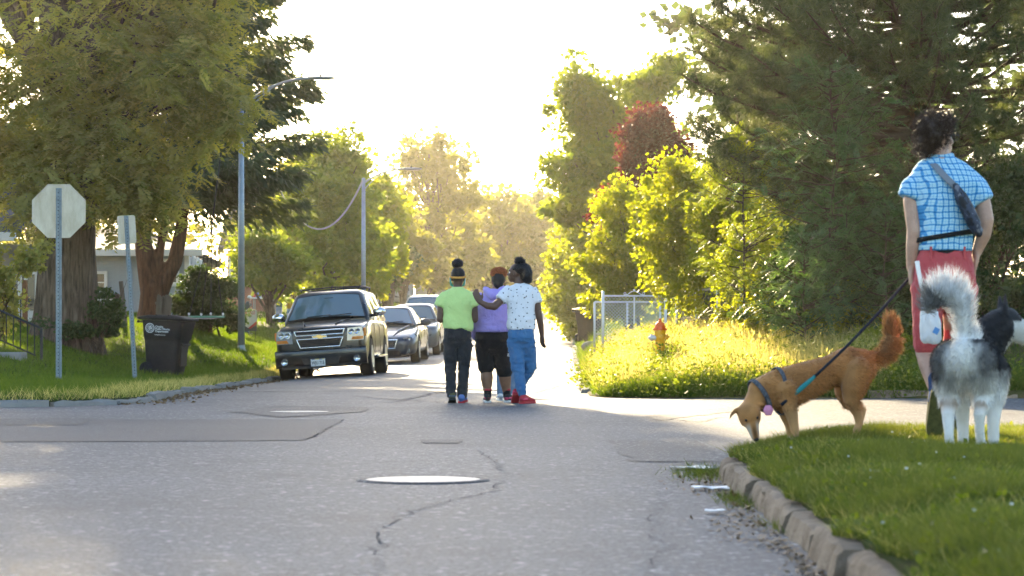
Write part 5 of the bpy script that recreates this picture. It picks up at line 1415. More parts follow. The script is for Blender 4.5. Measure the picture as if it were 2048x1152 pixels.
    MB().loft([[Vector((x, -.02 + yf(x), z)) for x, z in ((-.8, .23), (.8, .23), (.85, .285), (-.85, .285))], [Vector((x, .2 + yf(x), z)) for x, z in ((-.8, .23), (.8, .23), (.85, .285), (-.85, .285))]]).build('chin', M_BLKP, bo)
    pl = MB().bbox((-.06, -.082, .345), (.305, .012, .155), .004).build('licence_plate', M_PLTE, root)
    MB().box((-.06, -.0895, .412), (.27, .002, .014)).build('plate_band', M_YELP, pl); MB().box((-.16, -.0905, .412), (.07, .002, .014)).build('plate_band', M_NAVY, pl); MB().box((-.0, -.0905, .412), (.06, .002, .014)).build('plate_band', M_NAVY, pl)
    t = link('lettering', text_mesh('WJU 715', .098, .001), pl, M_INK); t.location = (-.06, -.0895, .335); t.rotation_euler = (math.radians(90), 0, 0); t.scale = (.72, 1, 1)
    # mirror on the windscreen, dark belly
    MB().box((0, 2.6, .27), (1.5, 4.2, .06)).build('underbody', M_BLKP, root)
    MB().bbox((.02, 1.86, 1.70), (.20, .03, .07), .01).build('rear_view_mirror', M_BLKP, root)
    return root
suv()

def sedan():
    d = 62.5; xc = (765 - 1024) / FPX * d; z = float(r_z(xc, d)) - .01
    roll = -math.atan2(float(r_z(xc + .8, d)) - float(r_z(xc - .8, d)), 1.6); pitch = math.atan2(float(r_z(xc, d + 2.9)) - z, 2.9)
    sp = dict(paint=M_BRZ, w=.92, r=.335, wy=(.92, 3.82), tw=.23, group='cars parked along the left kerb', spokes=10,
              st=[(0.0, .60, .26, .54, .60), (.04, .70, .22, .60, .66), (.16, .82, .20, .66, .72), (.4, .89, .20, .74, .79), (.9, .915, .20, .86, .88), (1.5, .92, .21, .92, .965), (1.8, .92, .22, .94, .985), (3.0, .92, .22, .96, 1.0), (4.3, .91, .24, .97, 1.0), (4.8, .86, .30, .93, .98), (4.92, .80, .36, .88, .94)],
              gh=(.98, 1.41, 1.49, .80, .58, 1.42, 2.25, 3.45, 4.25), sg=(((1.85, 2.35), (2.75, 2.7), 0, 0), ((2.85, 2.78), (3.75, 3.4), 0, 0)),
              mir=(.90, 1.75, 1.04), hd=(2.6, 3.5), hz=.83, dl=(1.55, 2.8, 3.75))
    root = car('parked_sedan', 'bronze grey sedan parked right behind the black vehicle', (xc, d, z), (pitch, roll, -.022 - math.radians(1.0)), sp)
    yf = lambda x: .02 + .16 * max(0, abs(x) - .35) ** 1.4 / .5
    gp = [(-.40, .62), (.40, .62), (.34, .40), (-.34, .40)]
    g = front_quad('grille', gp, M_BLKP, root, .03, yf); frame_loop('grille_frame', gp, .020, M_CHR, g, lambda x: yf(x) - .04)
    for k in range(5):
        zz = .435 + k * .038; MB().tube([(-.35, yf(.35) - .035, zz), (0, -.02, zz), (.35, yf(.35) - .035, zz)], .007, 4).build('grille_bar', M_CHR, g)
    for s in (-1, 1):
        pts = [(s * .48, .50), (s * .78, .58), (s * .86, .72), (s * .80, .74), (s * .58, .63)][::s]
        A = [Vector((x, .06 + .35 * max(0, abs(x) - .45) - .03 + (z_ - .5) * .5, z_)) for x, z_ in pts]; B = [Vector((p.x * .97, p.y + .12, p.z)) for p in A]
        h = MB().loft([B, A]).build('headlight', M_LENS, root, auto=30)
        MB().lathe([(.001, -.03), (.04, -.045), (.052, -.05), (.052, .02)], (s * .68, .14, .625), 14, 'y').build('lamp', M_REFL, h, auto=40)
        fg = MB().lathe([(.001, -.02), (.038, -.025), (.05, -.04), (.055, -.02), (.055, .05)], (s * .64, .075, .33), 14, 'y').build('fog_light', M_REFL, root, auto=40)
        MB().lathe([(.055, -.01), (.085, -.03), (.09, .05)], (s * .64, .085, .33), 14, 'y').build('fog_surround', M_CHR, fg, auto=40)
        MB().tube([(s * .30, .2, .70), (s * .42, .7, .86), (s * .62, 1.3, .955)], .03, 6).build('hood_crease', M_BRZ, root, smooth=True)
    front_quad('air_intake', [(-.5, .20), (.5, .20), (.44, .34), (-.44, .34)], M_BLKP, root, .03, yf)
    MB().tube([(-.70, .10, .19), (-.4, .03, .18), (.4, .03, .18), (.70, .10, .19)], .025, 6).build('chin', M_BLKP, root)
sedan()
def crossover():
    d = 73.0; xc = (820 - 1024) / FPX * d; z = float(r_z(xc, d)) - .01
    pitch = math.atan2(float(r_z(xc, d + 2.5)) - z, 2.5)
    sp = dict(paint=M_BLU, w=.89, r=.335, wy=(.85, 3.4), tw=.22, group='cars parked along the left kerb', spokes=8,
              st=[(0.0, .62, .28, .74, .80), (.04, .72, .24, .80, .86), (.16, .82, .22, .86, .92), (.4, .87, .22, .90, .97), (.9, .885, .22, .96, 1.02), (1.2, .89, .23, 1.0, 1.04), (2.2, .89, .24, 1.02, 1.05), (3.6, .89, .25, 1.04, 1.06), (4.1, .85, .3, 1.0, 1.05), (4.2, .80, .36, .95, 1.0)],
              gh=(1.04, 1.47, 1.56, .80, .60, 1.15, 1.75, 3.6, 4.05), sg=(((1.5, 1.85), (2.3, 2.3), 0, 0), ((2.4, 2.38), (3.4, 3.3), 0, 0)),
              mir=(.87, 1.45, 1.12), hd=(2.15, 3.1), hz=.90, dl=(1.35, 2.35, 3.3))
    root = car('parked_hatchback', 'blue grey hatchback, third in the parked row', (xc, d, z), (pitch, -.03, -.022), sp)
    yf = lambda x: .02 + .16 * max(0, abs(x) - .35) ** 1.4 / .5
    g = front_quad('grille', [(-.42, .70), (.42, .70), (.36, .54), (-.36, .54)], M_BLKP, root, .02, yf); frame_loop('grille_frame', [(-.42, .70), (.42, .70), (.36, .54), (-.36, .54)], .016, M_CHR, g, lambda x: yf(x) - .03)
    for s in (-1, 1):
        pts = [(s * .48, .66), (s * .80, .68), (s * .84, .82), (s * .62, .80)][::s]
        A = [Vector((x, .05 + .32 * max(0, abs(x) - .45) - .03 + (z_ - .6) * .4, z_)) for x, z_ in pts]; B = [Vector((p.x * .97, p.y + .12, p.z)) for p in A]
        MB().loft([B, A]).build('headlight', M_LENS, root, auto=30)
        MB().lathe([(.001, -.02), (.05, -.03), (.06, .05)], (s * .62, .07, .42), 14, 'y').build('fog_light', M_REFL, root, auto=40)
    front_quad('air_intake', [(-.55, .28), (.55, .28), (.5, .44), (-.5, .44)], M_BLKP, root, .03, yf)
crossover()
def van(name, label, px, d, m, yaw, H=1.75, w=.95, fx=None, group=None, off=0.0, L=4.6):
    x = (px - 1024) / FPX * d; z = float(r_z(x, d)) if x > XL(d) else lz(x, d)
    sp = dict(paint=m, w=w, r=.34, wy=(.9, 3.6), tw=.22, group=group, spokes=7,
              st=[(0.0, .64, .28, .74, .82), (.04, .75, .24, .82, .88), (.16, .87, .22, .90, .96), (.5, .93 * w / .95, .22, .98, 1.04), (1.0, w, .22, 1.04, 1.09), (1.3, w, .23, 1.08, 1.11), (2.4, w, .24, 1.1, 1.12), (4.0, w, .25, 1.1, 1.12), (L - .1, w * .96, .3, 1.08, 1.1), (L, w * .9, .36, 1.0, 1.06)],
              gh=(1.10, H - .10, H, w * .9, w * .72, 1.1, 1.85, L - .5, L - .1), sg=(((1.5, 1.95), (2.4, 2.4), 0, 0), ((2.5, 2.5), (3.6, 3.5), 0, 0)),
              mir=(w - .02, 1.5, 1.18), hd=(2.3, 3.2), hz=.95, dl=(1.4, 2.45, 3.5))
    root = car(name, label, (x, d, z + off), (math.atan2(.031, 1) * (d > 70), 0, yaw), sp)
    yf = lambda x_: .02 + .16 * max(0, abs(x_) - .35) ** 1.4 / .5
    front_quad('grille', [(-.42, .70), (.42, .70), (.36, .52), (-.36, .52)], M_BLKP, root, .02, yf)
    for s in (-1, 1):
        pts = [(s * .48, .66), (s * .80, .68), (s * .84, .84), (s * .60, .80)][::s]
        A = [Vector((x_, .05 + .32 * max(0, abs(x_) - .45) - .03 + (z_ - .6) * .4, z_)) for x_, z_ in pts]; B = [Vector((p.x * .97, p.y + .12, p.z)) for p in A]
        MB().loft([B, A]).build('headlight', M_LENS, root, auto=30)
    front_quad('air_intake', [(-.55, .28), (.55, .28), (.5, .42), (-.5, .42)], M_BLKP, root, .03, yf)
    return root
van('parked_van', 'silver van with pale roof, last in the parked row beside the yellow shirt walker', 848, 84, M_SIL, -.022, 1.72, .95, None, 'cars parked along the left kerb')
van('parked_sedan', 'grey sedan parked up the hill in front of the blue house', 800, 158, M_GRYP, math.radians(28), 1.45, .9, None, 'cars up the hill', -.1)
van('parked_sedan', 'dark maroon car parked up the hill just right of the far lamp pole', 736, 140, M_MAR, math.radians(180 - 15), 1.5, .9, None, 'cars up the hill', -.1)
# ------------------------------------------------------------------ people
def hrings(mb, secs, n=22, e=2.4):
    """stack of horizontal superellipse rings: (cx, cy, z, rx, ry)"""
    rings = []
    a = secs[0]; b = secs[-1]
    secs = [(a[0], a[1], a[2], a[3] * .6, a[4] * .6)] + list(secs) + [(b[0], b[1], b[2] + .004, b[3] * .6, b[4] * .6)]
    for cx, cy, z, rx, ry in secs:
        r = []
        for k in range(n):
            t = 2 * math.pi * k / n; c, s = math.cos(t), math.sin(t)
            r.append(Vector((cx + rx * math.copysign(abs(c) ** (2 / e), c), cy + ry * math.copysign(abs(s) ** (2 / e), s), z)))
        rings.append(r)
    return mb.loft(rings)
def wrinkle(me, amp, st, seed, zrange=None, octv=3):
    co = coords(me); no = normals(me); d = .55 * vnoise(co * np.array(st), 1.0, seed, octv) + .7 * (1 - 2.6 * np.abs(vnoise(co * np.array(st) * np.array([.8, .8, .8]) + co[:, [2, 0, 1]] * 3.0, 1.0, seed + 5, 2)))
    a = np.full(len(co), amp)
    if zrange:
        for z0, z1, am in zrange: a = a + am * np.exp(-((co[:, 2] - z0) / z1) ** 2)
    set_coords(me, co + no * (d * a)[:, None])
def hand(mb, wrist, dirv, width, curl=.5, s=1.0, thumb=1):
    """palm, four unequal fingers and a thumb from the side of the palm"""
    W0 = Vector(wrist); d = Vector(dirv).normalized(); w = Vector(width); w = (w - d * w.dot(d)).normalized(); n = d.cross(w)
    for q in (-.5, -.17, .17, .5):
        mb.tube([W0 - d * .01 * s + w * q * .03 * s, W0 + d * .04 * s + w * q * .055 * s, W0 + d * .082 * s + w * q * .064 * s], [.016 * s, .0165 * s, .0135 * s], 8, True)
    for i, (q, L) in enumerate(((.5, .072), (.17, .082), (-.17, .076), (-.5, .058))):
        p = W0 + d * .08 * s + w * q * .066 * s; a = 0; pts = [p]; sp = q * .12
        for k, f in enumerate((.45, .32, .25)):
            a += curl * (.55 if k == 0 else .75); pts.append(pts[-1] + (d * math.cos(a) + n * math.sin(a) + w * sp).normalized() * L * s * f)
        mb.tube(pts, [.0105 * s, .0098 * s, .009 * s, .0078 * s], 8, True)
    p = W0 + d * .02 * s + w * .030 * s * thumb; t1 = (d * .62 + w * .7 * thumb + n * .35).normalized(); t2 = (d * .9 + w * .25 * thumb + n * .4).normalized()
    mb.tube([p, p + t1 * .036 * s, p + t1 * .036 * s + t2 * .032 * s, p + t1 * .036 * s + t2 * .056 * s], [.0155 * s, .0125 * s, .0105 * s, .0085 * s], 8, True)
def head(mb, c, yaw, neck, s=1.0, tilt=0.0):
    """skull, jaw, brow, nose, lips, chin, ears; face towards +y turned by yaw"""
    c = Vector(c); R = Matrix.Rotation(yaw, 3, 'Z') @ Matrix.Rotation(tilt, 3, 'X')
    def E_(p, r): mb.ell(c + R @ (Vector(p) * s), Vector(r) * s, 16, 12, R)
    E_((0, -.012, .022), (.076, .096, .094)); E_((0, .03, -.035), (.058, .064, .078)); E_((0, .062, -.085), (.028, .026, .024)); E_((0, .075, .028), (.05, .02, .018))
    E_((0, .086, -.058), (.024, .014, .008)); E_((0, .084, -.072), (.021, .014, .008))
    for q in (-1, 1): E_((q * .076, -.008, -.012), (.010, .022, .034)); E_((q * .04, .062, -.02), (.022, .02, .018))
    mb.tube([c + R @ (Vector((0, .082, .018)) * s), c + R @ (Vector((0, .105, -.022)) * s), c + R @ (Vector((0, .088, -.036)) * s)], [.009 * s, .015 * s, .013 * s], 8, True)
    N = Vector(neck); mb.tube([c + R @ (Vector((0, -.02, -.03)) * s), c.lerp(N, .55) + Vector((0, -.005, 0)), N], [.056 * s, .052 * s, .062 * s], 14, True)
    return R
def eyes(parent, c, R, s, me_w, me_d):
    for q in (-1, 1):
        p = Vector(c) + R @ (Vector((q * .033, .068, .008)) * s); e = MB().ell(p, (.0125 * s, .0125 * s, .0125 * s), 10, 7).build('eye', me_w, parent, smooth=True)
        MB().ell(p + R @ Vector((0, .008 * s, 0)), (.006 * s,) * 3, 8, 6).build('iris', me_d, e, smooth=True)
def fuzz_from(me, n, L, Wd, seed, bias=(0, 0, 0), curl=.5, mask=None):
    """short curved strands growing out of a surface: returns V, quads, source vertex"""
    rng = RS(seed); me.calc_loop_triangles(); t = np.empty(len(me.loop_triangles) * 3, np.int32); me.loop_triangles.foreach_get('vertices', t); t = t.reshape(-1, 3)
    co = coords(me); no = normals(me); A = co[t]; ar = np.linalg.norm(np.cross(A[:, 1] - A[:, 0], A[:, 2] - A[:, 0]), axis=1)
    if mask is not None: ar = ar * mask[t].mean(1)
    k = rng.choice(len(t), n, p=ar / ar.sum()); b = rng.rand(n, 2); f = b.sum(1) > 1; b[f] = 1 - b[f]; bw = np.stack([1 - b.sum(1), b[:, 0], b[:, 1]], 1)
    P = (co[t[k]] * bw[:, :, None]).sum(1); Nn = unit((no[t[k]] * bw[:, :, None]).sum(1)); src = t[k][:, 0]
    L = L[src] if hasattr(L, '__len__') else np.full(n, L); L = L * rng.uniform(.6, 1.2, n)
    return P, Nn, src, L, rng
def strands(P, D0, D1, L, Wd, rng):
    """two segment tapering blades"""
    n = len(P); S = unit(np.cross(D0, rdir(rng, n))); Wd = np.broadcast_to(np.asarray(Wd, float), (n,))[:, None]
    M = P + unit(D0) * (L * .5)[:, None]; T = M + unit(D1) * (L * .5)[:, None]
    V = np.stack([P - S * Wd, P + S * Wd, M - S * Wd * .7, M + S * Wd * .7, T], 1).reshape(-1, 3)
    b = np.arange(n)[:, None] * 5; Q = b + np.array([[0, 1, 3, 2]]); T3 = b + np.array([[2, 3, 4]])
    return V, Q, T3
def hair_obj(name, mb, m, parent, voxel, seed, amp=.006, sc=60, n=2500, L=.02, Wd=.0012, dirv=(0, 0, 0), kink=.8):
    me = skin_union(mb, voxel, 3); wrinkle(me, amp, (sc, sc, sc), seed, None, 2); me.materials.append(m); o = link(name, me, parent)
    if n:
        P, Nn, src, Ls, rng = fuzz_from(me, n, L, Wd, seed); D0 = Nn + np.array(dirv) + rng.normal(0, .35, (n, 3)); D1 = D0 + rng.normal(0, kink, (n, 3)) + np.array(dirv)
        V, Q, T = strands(P - Nn * .003, D0, D1, Ls, Wd, rng)
        f = link('strands', np_mesh('strands', V, Q, T), o, m); tag(f, kind='stuff')
    return o
def shoe(parent, p, yaw, pitch, m_up, m_sole, s=1.0, extra=None, roll=0.0):
    """p is the heel point on the sole, toe towards +y"""
    M = Matrix.Translation(Vector(p)) @ Matrix.Rotation(yaw, 4, 'Z') @ Matrix.Rotation(pitch, 4, 'X') @ Matrix.Rotation(roll, 4, 'Y')
    prof = [(-.012, .030, .055), (.0, .036, .085), (.03, .039, .095), (.07, .040, .092), (.12, .042, .078), (.17, .046, .060), (.22, .044, .046), (.255, .034, .036), (.272, .018, .026)]
    up = MB().loft([[Vector((w * s * math.copysign(abs(math.cos(t)) ** .8, math.cos(t)), y * s, (.012 + max(0, .5 + .5 * math.sin(t)) ** .8 * h) * s)) for t in np.linspace(0, 2 * math.pi, 16, endpoint=False)] for y, w, h in prof])
    o = up.build('shoe', m_up, parent, smooth=True); o.matrix_local = M
    sole = MB().loft([[Vector(((w + .005) * s * math.copysign(abs(math.cos(t)) ** .5, math.cos(t)), y * s, (.012 + .014 * math.copysign(abs(math.sin(t)) ** .3, math.sin(t))) * s)) for t in np.linspace(0, 2 * math.pi, 16, endpoint=False)] for y, w, h in prof])
    sole.build('sole', m_sole, o, auto=40)
    if extra:
        MB().loft([[Vector((w * 1.04 * s * math.cos(t), y * s, (.030 + max(0, .5 + .5 * math.sin(t)) * h * .62) * s)) for t in np.linspace(0, 2 * math.pi, 16, endpoint=False)] for y, w, h in prof[:4]]).build('heel_patch', extra, o, smooth=True)
    return o
def skin_mat(name, c, rough=.45):
    m = mat(name, c, rough, 0, var=.18, scale=14, spec=.45); P = m.node_tree.nodes['Principled BSDF']
    P.inputs['Subsurface Weight'].default_value = .08; P.inputs['Subsurface Radius'].default_value = (.01, .005, .003); P.inputs['Subsurface Scale'].default_value = .5
    return m
def cloth(name, c, var=.12, sc=7, rough=.85, bump=.25, bs=220, col2=None, st=None):
    m = mat(name, c, rough, 0, var=var, scale=sc, bump=bump, bscale=bs, spec=.15, col2=col2, stretch=st); P = m.node_tree.nodes['Principled BSDF']
    P.inputs['Sheen Weight'].default_value = .15; add_folds(m, 20, .6, .03, (1, 1, .8)); return m
SK_D = skin_mat('skin_deep_brown', (0.105, 0.052, 0.032)); SK_M = skin_mat('skin_brown', (0.24, 0.125, 0.072)); SK_F = skin_mat('skin_fair', (0.52, 0.31, 0.22))
M_EYEW = mat('eye_white', (0.75, 0.72, 0.68), .2); M_EYED = mat('eye_iris', (0.03, 0.02, 0.015), .15)
M_HBLK = mat('hair_black', (0.012, 0.010, 0.010), .5, spec=.35); M_HORG = mat('hair_copper', (0.34, 0.10, 0.03), .55, var=.5, scale=40); M_HBRN = mat('hair_dark_brown', (0.06, 0.034, 0.02), .5, spec=.4)
M_YTEE = cloth('neon_tee', (0.58, 0.76, 0.27), .05); M_BJEAN = cloth('black_denim', (0.032, 0.033, 0.036), .3, 12); M_LIL = cloth('lilac_fleece', (0.40, 0.32, 0.72), .06, 9, .95); M_BSH = cloth('black_jersey', (0.016, 0.016, 0.017), .3)
M_JEAN = cloth('blue_denim', (0.04, 0.13, 0.29), .35, 6, col2=(0.075, 0.19, 0.36)); M_JEAN2 = cloth('washed_denim', (0.10, 0.18, 0.30), .4, 6, col2=(0.22, 0.30, 0.40)); M_CORAL = cloth('coral_twill', (0.52, 0.085, 0.09), .12, 5)
M_SHR = mat('shoe_red', (0.45, 0.035, 0.045), .6); M_SHP = mat('shoe_pink', (0.80, 0.10, 0.20), .6); M_SHB = mat('shoe_black', (0.03, 0.03, 0.03), .7); M_SHW = mat('shoe_white', (0.68, 0.68, 0.66), .6); M_SHG = mat('shoe_olive', (0.10, 0.10, 0.035), .7, var=.4, scale=30); M_SHBL = mat('shoe_blue', (0.10, 0.18, 0.42), .6)
M_TEAL = cloth('teal_mask', (0.10, 0.42, 0.40), .1); M_BAND = mat('yellow_headband', (0.75, 0.50, 0.08), .7, scale=60, col2=(0.55, 0.12, 0.05))
M_SOCK = mat('sock_red', (0.50, 0.06, 0.07), .9)

def leg(mb, hip, knee, ankle, r): mb.tube([hip, Vector(hip).lerp(Vector(knee), .5), knee, Vector(knee).lerp(Vector(ankle), .35), ankle], r, 14, True)
def to_px(px, py, pxc, g, s): return ((px - pxc) / s, (g - py) / s)
D_GRP = 28.9
def group_pos(px, d=D_GRP): x = (px - 1024) / FPX * d; return Vector((x, d, float(r_z(x, d)) + .001))

def walker_yellow():
    root = empty('person', group_pos(915)); tag(root, 'person in neon yellow tee and black jeans walking away, leftmost of the group', 'person', 'people walking away up the street')
    b = MB(); R = head(b, (.005, .02, 1.50), 0.05, (0, 0, 1.33))
    hrings(b, [(0, 0, .72, .13, .10), (0, 0, .85, .145, .11), (0, 0, 1.0, .12, .09), (0, 0, 1.2, .14, .09), (0, 0, 1.27, .12, .065), (0, 0, 1.36, .055, .055)])
    for s in (-1, 1):
        b.tube([(s * .14, 0, 1.255), (s * .192, -.01, 1.18), (s * .205, -.015, 1.00)], [.05, .05, .046], 12, True)
        b.tube([(s * .205, -.015, 1.00), (s * .16, .10, 1.0), (s * .085, .23, 1.04)], [.046, .042, .028], 12, True)
        hand(b, (s * .085, .23, 1.04), (-s * .6, .7, .25), (0, .2, 1), .5, .95)
    leg(b, (-.08, 0, .74), (-.085, .03, .42), (-.07, -.03, .09), [.08, .07, .055, .052, .038]); leg(b, (.085, 0, .74), (.075, .04, .42), (.052, .03, .08), [.08, .07, .055, .052, .038])
    me = skin_union(b, .009, 3); me.materials.append(SK_D); body = link('body', me, root); eyes(body, (.005, .02, 1.50), R, 1, M_EYEW, M_EYED)
    j = MB(); hrings(j, [(0, 0, .66, .07, .07), (.0, 0, .71, .13, .11), (0, -.01, .80, .166, .138), (0, 0, .90, .155, .125), (0, 0, .95, .15, .118)])
    leg(j, (-.088, -.005, .72), (-.088, .03, .42), (-.072, -.03, .10), [.088, .080, .067, .063, .055]); leg(j, (.09, -.005, .72), (.078, .04, .42), (.055, .03, .09), [.088, .080, .067, .063, .055])
    me = skin_union(j, .0135, 3); wrinkle(me, .006, (9, 9, 26), 5, [(.42, .1, .010), (.14, .07, .013), (.7, .08, .008)]); me.materials.append(M_BJEAN); jn = link('trousers', me, root)
    for s in (-1, 1): MB().bbox((s * .075, -.139, .82), (.085, .012, .10), .005).build('pocket', M_BJEAN, jn)
    t = MB(); hrings(t, [(.01, -.005, .885, .178, .142), (.005, -.005, .94, .178, .14), (0, -.005, 1.05, .168, .13), (0, -.005, 1.18, .185, .128), (0, 0, 1.28, .19, .11), (0, 0, 1.338, .15, .088), (0, 0, 1.365, .085, .066), (0, .005, 1.385, .066, .058)])
    hrings(t, [(.10, -.005, .855, .07, .10), (.09, -.005, .92, .09, .12)])
    for s in (-1, 1): t.tube([(s * .13, 0, 1.29), (s * .18, -.005, 1.23), (s * .212, -.01, 1.15)], [.072, .075, .074], 14)
    me = skin_union(t, .0135, 3); wrinkle(me, .005, (10, 10, 6), 8, [(.95, .12, .011), (1.15,.06,.004)]); me.materials.append(M_YTEE); link('tee_shirt', me, root)
    h = MB(); h.ell((.005, .0, 1.535), (.084, .104, .088), 16, 10); h.ell((.005, -.03, 1.565), (.07, .075, .06), 14, 10); hr = hair_obj('hair', h, M_HBLK, root, .009, 3, .002, 40, 900, .012)
    h = MB(); h.ell((.0, -.02, 1.665), (.066, .066, .055), 16, 10); hair_obj('hair_bun', h, M_HBLK, hr, .008, 4, .006, 45, 1400, .016)
    MB().tube([(.005 + .086 * math.cos(a), .0 + .106 * math.sin(a), 1.505 + .012 * math.sin(a)) for a in np.linspace(0, 2 * math.pi, 31)], .013, 8).build('headband', M_BAND, hr, smooth=True)
    for s in (-1, 1): MB().tube([(s * .088, .0, 1.50), (s * .085, .02, 1.45), (s * .074, .06, 1.41), (s * .05, .10, 1.40)], [.007, .010, .016, .02], 8, flat=.5).build('mask_strap', M_TEAL, root, smooth=True)
    MB().ell((.005, .105, 1.445), (.052, .03, .05), 14, 9).build('face_mask', M_TEAL, root, smooth=True)
    shoe(root, (-.058, -.10, .035), .05, math.radians(-14), M_SHG, M_SHB, .98, M_SHBL); shoe(root, (.045, -.05, .0), -.15, math.radians(3), M_SHBL, M_SHR, .98, M_SHBL)
walker_yellow()

def walker_lilac():
    root = empty('person', group_pos(985, 29.15)); tag(root, 'person in lilac hoodie and black knee shorts with copper curls, middle of the group', 'person', 'people walking away up the street')
    b = MB(); R = head(b, (.07, .05, 1.465), .12, (.03, 0, 1.31))
    hrings(b, [(0, 0, .68, .15, .12), (0, 0, .82, .175, .13), (0, 0, 1.0, .155, .11), (0, 0, 1.2, .165, .11), (0, 0, 1.29, .15, .085), (.02, 0, 1.34, .07, .06)])
    b.tube([(-.16, 0, 1.26), (-.205, 0, 1.06), (-.20, .06, .86), (-.195, .09, .80)], [.06, .05, .04, .03], 12, True); hand(b, (-.195, .09, .80), (.0, .25, -1), (0, 1, .1), .5)
    b.tube([(.16, 0, 1.26), (.215, .03, 1.06), (.19, .16, .92)], [.06, .05, .034], 12, True); hand(b, (.19, .16, .92), (-.2, 1, -.1), (0, .2, 1), .5)
    leg(b, (-.085, 0, .66), (-.075, .02, .40), (-.058, .0, .09), [.10, .088, .068, .077, .040]); leg(b, (.10, 0, .66), (.14, .05, .40), (.172, .06, .09), [.10, .088, .068, .077, .040])
    me = skin_union(b, .009, 3); me.materials.append(SK_M); body = link('body', me, root); eyes(body, (.07, .05, 1.465), R, 1, M_EYEW, M_EYED)
    h = MB(); hrings(h, [(0, -.005, .845, .195, .155), (0, -.005, .87, .205, .165), (-.005, -.005, .95, .208, .16), (0, -.005, 1.1, .195, .145), (0, -.005, 1.2, .19, .14), (0, 0, 1.27, .175, .118), (.02, 0, 1.325, .115, .09), (.03, 0, 1.35, .07, .07)])
    h.tube([(-.14, 0, 1.25), (-.195, 0, 1.14), (-.222, .01, 1.0), (-.222, .04, .88), (-.215, .07, .80)], [.078, .078, .072, .062, .048], 14, True); h.tube([(.14, 0, 1.25), (.20, .02, 1.14), (.222, .05, 1.03), (.20, .14, .94)], [.075, .075, .066, .052], 14, True)
    me = skin_union(h, .0135, 3); wrinkle(me, .006, (7, 7, 15), 15, [(.93, .07, .012)]); me.materials.append(M_LIL); ho = link('hoodie', me, root)
    q = MB(); q.tube([(-.085, -.02, 1.365), (-.06, -.09, 1.335), (.0, -.13, 1.275), (.055, -.12, 1.28), (.115, -.06, 1.35), (.13, .0, 1.38)], [.035, .048, .055, .052, .045, .03], 12, True); q.ell((.015, -.10, 1.31), (.085, .055, .06), 12, 9)
    me = skin_union(q, .011, 3); wrinkle(me, .004, (14, 14, 14), 3); me.materials.append(M_LIL); link('hood', me, ho)
    p = MB(); hrings(p, [(.01, 0, .58, .09, .08), (0, 0, .65, .185, .14), (0, -.01, .76, .215, .165), (0, 0, .86, .195, .15)])
    leg(p, (-.095, 0, .68), (-.085, .015, .52), (-.078, .02, .425), [.118, .114, .105, .102, .10]); leg(p, (.105, 0, .68), (.125, .03, .50), (.145, .045, .375), [.118, .114, .105, .102, .10])
    me = skin_union(p, .0135, 3); wrinkle(me, .004, (8, 8, 14), 25); me.materials.append(M_BSH); so = link('shorts', me, root)
    t = link('lettering', text_mesh('PUR', .055, .001), so, M_SHW); t.location = (.205, -.075, .60); t.rotation_euler = (math.radians(90), math.radians(-80), math.radians(18))
    c = MB(); c.ell((.07, .028, 1.49), (.084, .108, .098), 16, 10); c.ell((.07, -.02, 1.43), (.062, .06, .06), 14, 9); hr = hair_obj('hair', c, M_HBLK, root, .009, 31, .002, 40, 500, .010)
    c = MB(); c.ell((.08, .045, 1.565), (.094, .10, .055), 16, 10); c.ell((.03, .0, 1.555), (.05, .05, .04), 12, 8); c.ell((.125, .01, 1.56), (.05, .05, .045), 12, 8); hair_obj('curls', c, M_HORG, hr, .008, 32, .010, 38, 2600, .026, .0016, (0, 0, .15), 1.3)
    for (x, y, ya, sg) in ((-.058, -.07, .05, 0), (.172, -.01, -.35, 1)):
        shoe(root, (x, y, 0), ya, 0, M_SHB, M_SHW, .98, M_SHP)
        k = MB(); k.tube([(x, y + .06, .07), (x, y + .065, .145)], [.044, .046], 14, True); k.build('sock', M_BSH, root, smooth=True); MB().tube([(x, y + .066, .142), (x, y + .066, .165)], [.0475, .048], 14).build('sock_cuff', M_SOCK, root, smooth=True)
walker_lilac()

def spot_tee():
    m, N, L, P = new_mat('white_tee_bird_print')
    tc = N.new('ShaderNodeTexCoord'); mp = N.new('ShaderNodeMapping'); mp.inputs['Rotation'].default_value = (math.radians(90), 0, 0); L.new(tc.outputs['Object'], mp.inputs[0])
    nz = N.new('ShaderNodeTexNoise'); nz.inputs['Scale'].default_value = 55; L.new(tc.outputs['Object'], nz.inputs['Vector'])
    ad = N.new('ShaderNodeMix'); ad.data_type = 'VECTOR'; ad.inputs['Factor'].default_value = .028; L.new(mp.outputs[0], ad.inputs['A']); L.new(nz.outputs['Color'], ad.inputs['B'])
    v = N.new('ShaderNodeTexVoronoi'); v.voronoi_dimensions = '2D'; v.inputs['Scale'].default_value = 15.5; v.inputs['Randomness'].default_value = .95; L.new(ad.outputs['Result'], v.inputs['Vector'])
    g = N.new('ShaderNodeMath'); g.operation = 'LESS_THAN'; g.inputs[1].default_value = .105; L.new(v.outputs['Distance'], g.inputs[0])
    mx = N.new('ShaderNodeMix'); mx.data_type = 'RGBA'; mx.inputs['A'].default_value = (.74, .74, .76, 1); mx.inputs['B'].default_value = (.02, .02, .025, 1); L.new(g.outputs[0], mx.inputs['Factor']); L.new(mx.outputs['Result'], P.inputs['Base Color'])
    P.inputs['Roughness'].default_value = .85; P.inputs['Specular IOR Level'].default_value = .15; add_folds(m, 16, .6, .03, (1, 1, .7))
    return m
M_SPOT = spot_tee()
